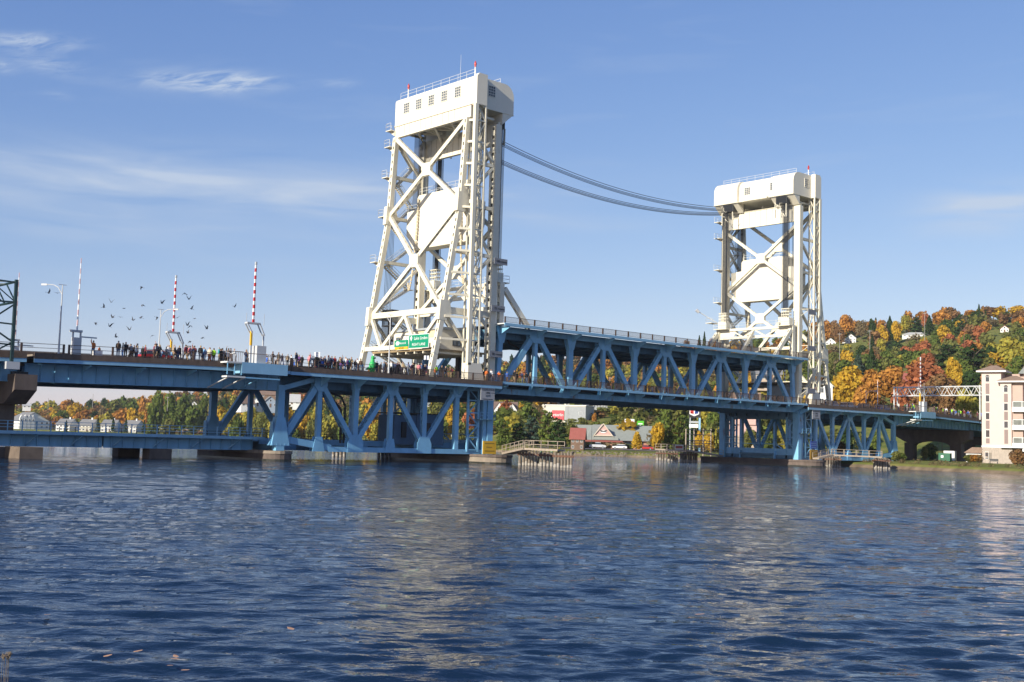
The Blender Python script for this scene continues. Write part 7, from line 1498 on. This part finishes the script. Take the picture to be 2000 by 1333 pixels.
def person(x, y, top, legs, where, pose=None, face=None, z=None, h=None, extra=None):
    pose = rnd.randrange(5) if pose is None else pose; z = (zdeck(x) - .02 if z is None else z)
    o = bpy.data.objects.new('person', None); COL.objects.link(o); o.location = (x, y, z); o.rotation_euler = (0, 0, rnd.uniform(-.6, .6) + (0 if face is None else face)); s_ = h or (rnd.uniform(.62, .85) if rnd.random() < .12 else rnd.uniform(.9, 1.08)); o.scale = (s_, s_, s_)
    bd, tp, lg, hr, sh = BP[pose]
    for me, nm in ((bd, 'body'), (colored(tp, CLM[top]), 'jacket'), (colored(lg, CLM[legs]), 'trousers'), (colored(hr, rnd.choice(HAIRM)), 'hair'), (sh, 'shoes')):
        c = bpy.data.objects.new(nm, me); COL.objects.link(c); c.parent = o
    PEOPLE.append((o, x, y, top, legs, where, extra)); return o
# along the near sidewalk: photo column, jacket, trousers
crowd = [(181, 'orange', 'denim', 3), (193, 'orange', 'navy', 0), (230, 'brown', 'denim', 0), (239, 'cream', 'sky_blue', 0), (244.5, 'black', 'black', 0), (256, 'grey', 'brown', 1), (265, 'white', 'navy', 0), (278, 'khaki', 'green', 0), (283, 'maroon', 'black', 0), (303, 'grey', 'navy', 0), (309, 'black', 'black', 1), (329, 'white', 'grey', 2), (338, 'tan', 'tan', 0), (347, 'navy', 'denim', 0), (351, 'black', 'navy', 1), (362, 'maroon', 'tan', 2), (370, 'pink', 'tan', 2), (379, 'navy', 'blue', 1), (391, 'black', 'grey', 0), (397, 'sky_blue', 'denim', 0),
 (409, 'cream', 'orange', 0), (417, 'lime', 'black', 0), (427, 'teal', 'khaki', 0), (434, 'grey', 'grey', 0), (445, 'white', 'black', 0), (460, 'white', 'grey', 1), (508, 'white', 'khaki', 1), (544, 'khaki', 'tan', 0), (551, 'navy', 'sky_blue', 2), (562, 'tan', 'black', 0), (579, 'navy', 'grey', 0), (590, 'black', 'black', 0), (604, 'pink', 'tan', 3), (620, 'khaki', 'denim', 0), (630, 'blue', 'navy', 0), (642, 'grey', 'maroon', 0), (654, 'red', 'black', 2), (661, 'tan', 'green', 1), (668, 'navy', 'white', 2), (675, 'white', 'sky_blue', 2), (682, 'teal', 'grey', 0), (686, 'brown', 'tan', 2), (694, 'black', 'grey', 2), (698, 'white', 'sky_blue', 0), (705, 'brown', 'denim', 2), (710, 'sky_blue', 'grey', 1),
 (737, 'black', 'navy', 1), (743, 'navy', 'denim', 2), (753, 'brown', 'tan', 2), (764, 'white', 'black', 0), (772, 'navy', 'black', 2), (776, 'purple', 'black', 1), (786, 'cream', 'grey', 1), (796, 'blue', 'grey', 1), (810, 'black', 'grey', 1), (818, 'pink', 'tan', 2), (828, 'navy', 'black', 0), (833, 'blue', 'grey', 2), (851, 'orange', 'tan', 2), (854, 'lime', 'denim', 1), (863, 'black', 'black', 1), (882, 'brown', 'khaki', 1), (951, 'orange', 'tan', 2), (960, 'white', 'navy', 2), (964, 'white', 'denim', 1), (975, 'orange', 'grey', 1), (991, 'blue', 'brown', 1), (1004, 'black', 'tan', 1), (1010, 'black', 'brown', 2), (1021, 'navy', 'denim', 1), (1028, 'black', 'denim', 2), (1036, 'tan', 'black', 0)]
for u_, tp, lg, ps in crowd:
    y = -1.7 + rnd.uniform(-.25, .5); p = atY(u_, hzy(u_) - 130, y)
    for _ in range(3): p = atY(u_, 700 if p.x < 0 else 730, y)
    person(p.x, y, tp, lg, 'sidewalk left of the larger tower' if u_ < 720 and u_ > 500 else 'left sidewalk near the barrier gates' if u_ <= 500 else 'sidewalk beneath the larger tower' if u_ < 945 else 'start of the lift span sidewalk', ps, face=rnd.choice([0, 3.14, 1.57, -1.57, 3.14]))
COLS = list(PC)
for i in range(60):                          # shoulder to shoulder near the tower
    x = rnd.choice([rnd.uniform(-35, -22), rnd.uniform(-22, -8), rnd.gauss(-30, 2), rnd.gauss(-18, 2)]); person(x, rnd.uniform(-1.9, .1), rnd.choice(['navy', 'black', 'grey', 'black', 'maroon', 'denim', 'brown', 'navy', 'khaki', 'purple']), rnd.choice(['denim', 'black', 'grey', 'black', 'navy']), 'packed sidewalk left of the larger tower', None, face=rnd.uniform(0, 6))
for i in range(46):
    x = rnd.choice([rnd.uniform(-43, -33), rnd.uniform(-58, -45), rnd.uniform(-6, -2)]); person(x, rnd.uniform(-1.8, .4), rnd.choice(['navy', 'black', 'grey', 'black', 'maroon', 'denim', 'brown', 'white', 'khaki', 'tan']), rnd.choice(['denim', 'black', 'grey', 'tan', 'navy']), 'left sidewalk among the walkers', None, face=rnd.uniform(0, 6))
for i in range(46):                          # people further back on the road
    x = rnd.uniform(-36, -4) if i < 30 else rnd.uniform(-54, -38); person(x, rnd.uniform(1.4, 9), rnd.choice(['navy', 'black', 'grey', 'white', 'maroon', 'blue', 'brown', 'tan', 'sky_blue']), rnd.choice(['denim', 'black', 'grey', 'tan', 'navy']), 'road left of the larger tower' if x > -38 else 'road behind the left crowd', None, face=rnd.uniform(0, 6), z=zdeck(x) - .28)
for u_, tp, lg in [(1062, 'navy', 'black'), (1072, 'black', 'grey'), (1118, 'blue', 'navy'), (1131, 'white', 'sky_blue'), (1150, 'black', 'navy'), (1155, 'navy', 'black'), (1161, 'black', 'black'), (1166, 'black', 'grey'), (1189, 'black', 'white'), (1196, 'lime', 'navy'), (1204, 'grey', 'white'), (1228, 'purple', 'black'), (1262, 'black', 'black'), (1268, 'black', 'navy'), (1275, 'white', 'blue'), (1283, 'khaki', 'green'), (1302, 'maroon', 'black'), (1308, 'brown', 'grey'), (1406, 'maroon', 'navy'), (1420, 'black', 'black'), (1461, 'lime', 'blue'), (1465, 'blue', 'navy'), (1496, 'navy', 'black'), (1514, 'black', 'grey'), (1519, 'black', 'black')]:
    y = 1.6 + rnd.uniform(-.2, 2.5); p = atY(u_, 755, y); person(min(p.x, 75), y, tp, lg, 'shaded road inside the lift span', None, face=rnd.uniform(0, 6), z=11.86)
for i in range(44):
    x = rnd.uniform(112, 156); person(x, -1.7 + rnd.uniform(-.3, 1.1), rnd.choice(['black', 'navy', 'grey', 'white', 'maroon', 'blue', 'green', 'lime', 'tan']), rnd.choice(['denim', 'black', 'grey', 'navy']), 'right sidewalk under the white gantry', None, face=rnd.uniform(0, 6), z=zdeck(x) - .1)
# placards and the dinosaur costume
for u_, v_, lab, s_ in ((619.5, 693, 'blank white placard on a stick held above the crowd left of the tower', .75), (833, 699, 'white placard held up under the larger tower', .7), (510, 684, 'white folded sheet held at the railing right of the barrier gate', 1.1), (189, 694, 'white banner cloth held by two people at the left railing', 1.3)):
    p = atY(u_, v_, -1.75); t = thing('placard', lab, 'placard', tuple(p - Vector((0, 0, 1))), 'white placards', raw=True); obox(p, (.7, -.7, 0), s_, .03, s_ * .85, 0).build('board', SIGNW, t)
    if s_ < 1: lb().tube(p - Vector((0, 0, 1.1)), p, .02, 5).build('stick', TIMB, t)
p = atY(727, 715, -1.5); x0 = p.x; DG = mat('green_inflatable', (.03, .42, .10), .45, .1, 2); t = thing('person', 'person in a bright green inflatable dinosaur costume standing at the railing', 'person', (x0, -1.5, 12.05))
def blob(parts, name, m, par):
    me = bpy.data.meshes.new(name); bm = bmesh.new()
    for c, r in parts:
        k = len(bm.verts); bmesh.ops.create_uvsphere(bm, u_segments=16, v_segments=12, radius=1, matrix=Matrix.Translation(c) @ Matrix.Diagonal((*r, 1)))
    bm.to_mesh(me); bm.free(); o = bpy.data.objects.new(name, me); COL.objects.link(o); rm = o.modifiers.new('r', 'REMESH'); rm.mode = 'VOXEL'; rm.voxel_size = .05; bpy.context.view_layer.update()
    m2 = bpy.data.meshes.new_from_object(o.evaluated_get(bpy.context.evaluated_depsgraph_get())); o.modifiers.clear(); o.data = m2; m2.materials.clear(); m2.materials.append(m)
    for p_ in m2.polygons: p_.use_smooth = True
    o.parent = par; o.matrix_parent_inverse = par.matrix_basis.inverted(); return o
c = lambda x, y, z: Vector((x0 + x, -1.5 + y, 12.05 + z))
blob([(c(0, 0, .95), (.46, .42, .62)), (c(.03, 0, 1.55), (.30, .28, .45)), (c(.05, -.02, 2.05), (.26, .25, .27)), (c(.22, -.08, 2.0), (.3, .18, .15)), (c(-.18, 0, .28), (.2, .22, .3)), (c(.2, 0, .28), (.2, .22, .3)), (c(.26, 0, .08), (.24, .15, .09)), (c(-.12, 0, .08), (.24, .15, .09)), (c(-.45, .1, .55), (.35, .2, .2)), (c(-.75, .15, .42), (.28, .12, .12)), (c(.38, -.18, 1.35), (.2, .07, .07)), (c(.38, .18, 1.35), (.2, .07, .07))], 'costume', DG, t)
for dx in (-.05,): MB().tube(c(.12, -.24, 2.1), c(.12, -.29, 2.1), .04, 8).build('eye', SIGNW, t)
PEOPLE_LABELS = {}
def ordw(i): return ('first', 'second', 'third', 'fourth', 'fifth', 'sixth', 'seventh', 'eighth', 'ninth', 'tenth', 'eleventh', 'twelfth', 'thirteenth')[i] if i < 13 else '%dth' % (i + 1)
from collections import defaultdict
gr2 = defaultdict(list)
for r_ in PEOPLE: gr2[(r_[3], r_[4], r_[5])].append(r_)
for (tp, lg, wh), l in gr2.items():
    l.sort(key=lambda r_: to_px(r_[0].location)[0])
    for i, r_ in enumerate(l):
        s_ = 'person in %s top and %s trousers on the %s' % (tp.replace('_', ' '), lg.replace('_', ' '), wh)
        if len(l) > 1: s_ = '%s from the left %s' % (ordw(i), s_.replace('person', 'person', 1))
        s_ = ' '.join(s_.split()[:16]); tag(r_[0], s_, 'person', 'people crossing the bridge')
# ================================================================ BIRDS
def bird_mesh(v):
    b = LB(); up = (.16, .02, -.10, .22)[v]; b.add([(-.17, 0, 0), (.15, 0, .02), (0, -.05, -.03), (0, .05, -.03), (0, 0, .05), (-.3, -.05, 0), (-.3, .05, 0), (.2, 0, 0)], [(1, 2, 4), (1, 4, 3), (0, 4, 2), (0, 3, 4), (1, 3, 2), (0, 2, 3), (0, 5, 6), (1, 7, 4), (1, 2, 7)])
    for s_ in (-1, 1): b.add([(.08, s_ * .04, .03), (-.10, s_ * .04, .02), (-.06, s_ * .20, .03 + up), (.07, s_ * .19, .03 + up), (-.10, s_ * .36, .02 + up * (1.9 if v != 2 else 2.6))], [(0, 1, 2, 3), (3, 2, 4)])
    return b.mesh('pigeon', mat('pigeon_grey', (.075, .08, .095), .7, .2, 8))
bm_ = [bird_mesh(i) for i in range(4)]
birds = [(95, 573), (112, 573), (277, 561), (217, 591), (203, 601), (242, 603), (278, 596), (316, 593), (220, 621), (235, 620), (187, 631), (214, 638), (259, 626), (275, 621), (307, 620), (253, 645), (226, 659), (333, 647), (297, 656), (369, 585), (374, 604), (380, 623), (372, 637), (366, 636), (368, 651), (395, 661), (371, 667), (404, 643), (458, 600), (347, 621), (360, 574)]
for i, (u_, v_) in enumerate(birds):
    p = atY(u_, v_, 4 + (i * 7 % 11)); o = bpy.data.objects.new('pigeon', bm_[i % 4]); COL.objects.link(o); o.location = p; o.rotation_euler = (rnd.uniform(-.6, .6), rnd.uniform(-.4, .4), rnd.uniform(0, 6.28)); o.scale = (1.25,) * 3
side = sorted(range(len(birds)), key=lambda i: birds[i])
obs = [o for o in bpy.data.objects if o.name.split('.')[0] == 'pigeon']
for k, i in enumerate(side):
    u_, v_ = birds[i]; row = 'upper' if v_ < 605 else 'middle' if v_ < 640 else 'lower'
    nb_ = [j for j in side if ('upper' if birds[j][1] < 605 else 'middle' if birds[j][1] < 640 else 'lower') == row]; tag(obs[i], '%s grey pigeon from the left in the %s part of the flock' % (ordw(nb_.index(i)), row), 'bird', 'pigeons flying over the left spans')
# ================================================================ FOREGROUND WEED, FLOATING LEAVES, TREE LABELS
t = thing('dry_weed', 'dry brown umbel weed standing at the lower left corner', 'plant', (0, 0, 0), None, raw=True)
p = at(10, 1320, 9.5); DW = mat('dry_stem', (.20, .16, .11), .9, .2, 9); st = lb(); hd = lb(); r3 = random.Random(3)
for k in range(6):
    tip = at(6 + r3.uniform(-6, 14), 1275 + r3.uniform(-4, 14), 9.5); base = at(2 + k * 1.5, 1400, 9.5); mid_ = (tip + base) / 2 + Vector((r3.uniform(-.02, .02), r3.uniform(-.02, .02), 0)); st.path([base, mid_, tip], .0018, 4)
    for j in range(9):
        q = tip + Vector((r3.uniform(-.022, .022), r3.uniform(-.022, .022), r3.uniform(-.004, .01))); st.tube(tip - Vector((0, 0, .02)), q, .0012, 3); hd.box(q.x - .003, q.x + .003, q.y - .003, q.y + .003, q.z, q.z + .005)
t.location = (0, 0, 0); st.build('stem', DW, t); hd.build('flower_head', mat('dry_umbel', (.26, .19, .12), .9, .2, 9), t)
lm = LB().add([(-.06, 0, 0), (-.02, -.035, .006), (.05, -.02, .012), (.07, .01, .016), (.01, .035, .008), (-.04, .03, .004)], [(0, 1, 2, 3, 4, 5)]).mesh('floating_leaf', mat('floating_leaf_tan', (.50, .28, .16), .7, .2, 5))
for i, (u_, v_) in enumerate([(269, 1273), (343, 1283), (343, 1288), (332, 1301), (361, 1310), (210, 1282), (568, 1229), (620, 1075), (92, 1202), (1366, 1201)]):
    p = Zp(u_, v_, .06); o = bpy.data.objects.new('floating_leaf', lm); COL.objects.link(o); o.location = p; o.rotation_euler = (0, 0, i * 1.3); k = 1.2 if v_ > 1250 else 1.6; o.scale = (k, k, k)
    tag(o, '%s fallen tan leaf from the left floating on the dark water' % ordw(sorted([a for a, b in [(269, 1273), (343, 1283), (343.1, 1288), (332, 1301), (361, 1310), (210, 1282), (568, 1229), (620, 1075), (92, 1202), (1366, 1201)]]).index(u_ if not (u_ == 343 and v_ == 1288) else 343.1)), 'leaf', 'leaves floating on the water')
ZN = {'bank': 'on the near bank beyond the channel', 'mid': 'low on the right slope above the road', 'ridge': 'along the top of the ridge', 'farleft': 'on the far left shore hill', 'willow': 'on the far shore behind the left truss', 'slope': 'on the wooded slope', 'lawn': 'at the condominium lawn'}
gr3 = defaultdict(list)
for r_ in TREES: gr3[(r_[1], r_[2], r_[3])].append(r_)
for (zn, col, kd), l in gr3.items():
    l.sort(key=lambda r_: r_[4][0])
    for i, (o, _, _, _, px, hei, lab) in enumerate(l):
        kn = {'broad': 'broadleaf tree', 'tall': 'narrow broadleaf tree', 'bare': 'half-bare tree', 'spruce': 'spruce', 'pine': 'pine'}[kd]; cn = col.replace('bare_brown', 'brown').replace('_', ' ')
        s_ = lab or ((('%s ' % ordw(i)) if len(l) > 1 else '') + cn + ' ' + kn + (' from the left ' if len(l) > 1 else ' ') + ZN[zn]); tag(o, ' '.join(s_.split()[:16]), 'tree' if zn != 'lawn' else 'shrub', 'trees ' + ZN[zn])
# ================================================================ AIR
b = lb(); d_ = Vector((CP.x, CP.y, 0)); b.box(-2600, 2600, -2600, 2600, -4.2, 160); hz = b.build('haze', None) if False else None
me = bpy.data.meshes.new('haze'); me.from_pydata(b.v, [], b.f); hz = bpy.data.objects.new('haze', me); COL.objects.link(hz); hz['kind'] = 'stuff'
m = bpy.data.materials.new('haze_air'); m.use_nodes = True; t = m.node_tree; t.nodes.clear(); o_ = N(t, 'ShaderNodeOutputMaterial'); v = N(t, 'ShaderNodeVolumePrincipled'); v.inputs['Color'].default_value = (.78, .86, 1, 1); v.inputs['Density'].default_value = .00006; v.inputs['Anisotropy'].default_value = .0; t.links.new(v.outputs[0], o_.inputs['Volume']); me.materials.append(m)
bpy.context.view_layer.update(); dg = bpy.context.evaluated_depsgraph_get()
for o in [o for o in bpy.data.objects if o.type == 'FONT']:
    me = bpy.data.meshes.new_from_object(o.evaluated_get(dg)); n = bpy.data.objects.new('lettering', me); COL.objects.link(n); n.parent = o.parent; n.matrix_parent_inverse = o.matrix_parent_inverse.copy(); n.matrix_basis = o.matrix_basis.copy(); bpy.data.objects.remove(o)
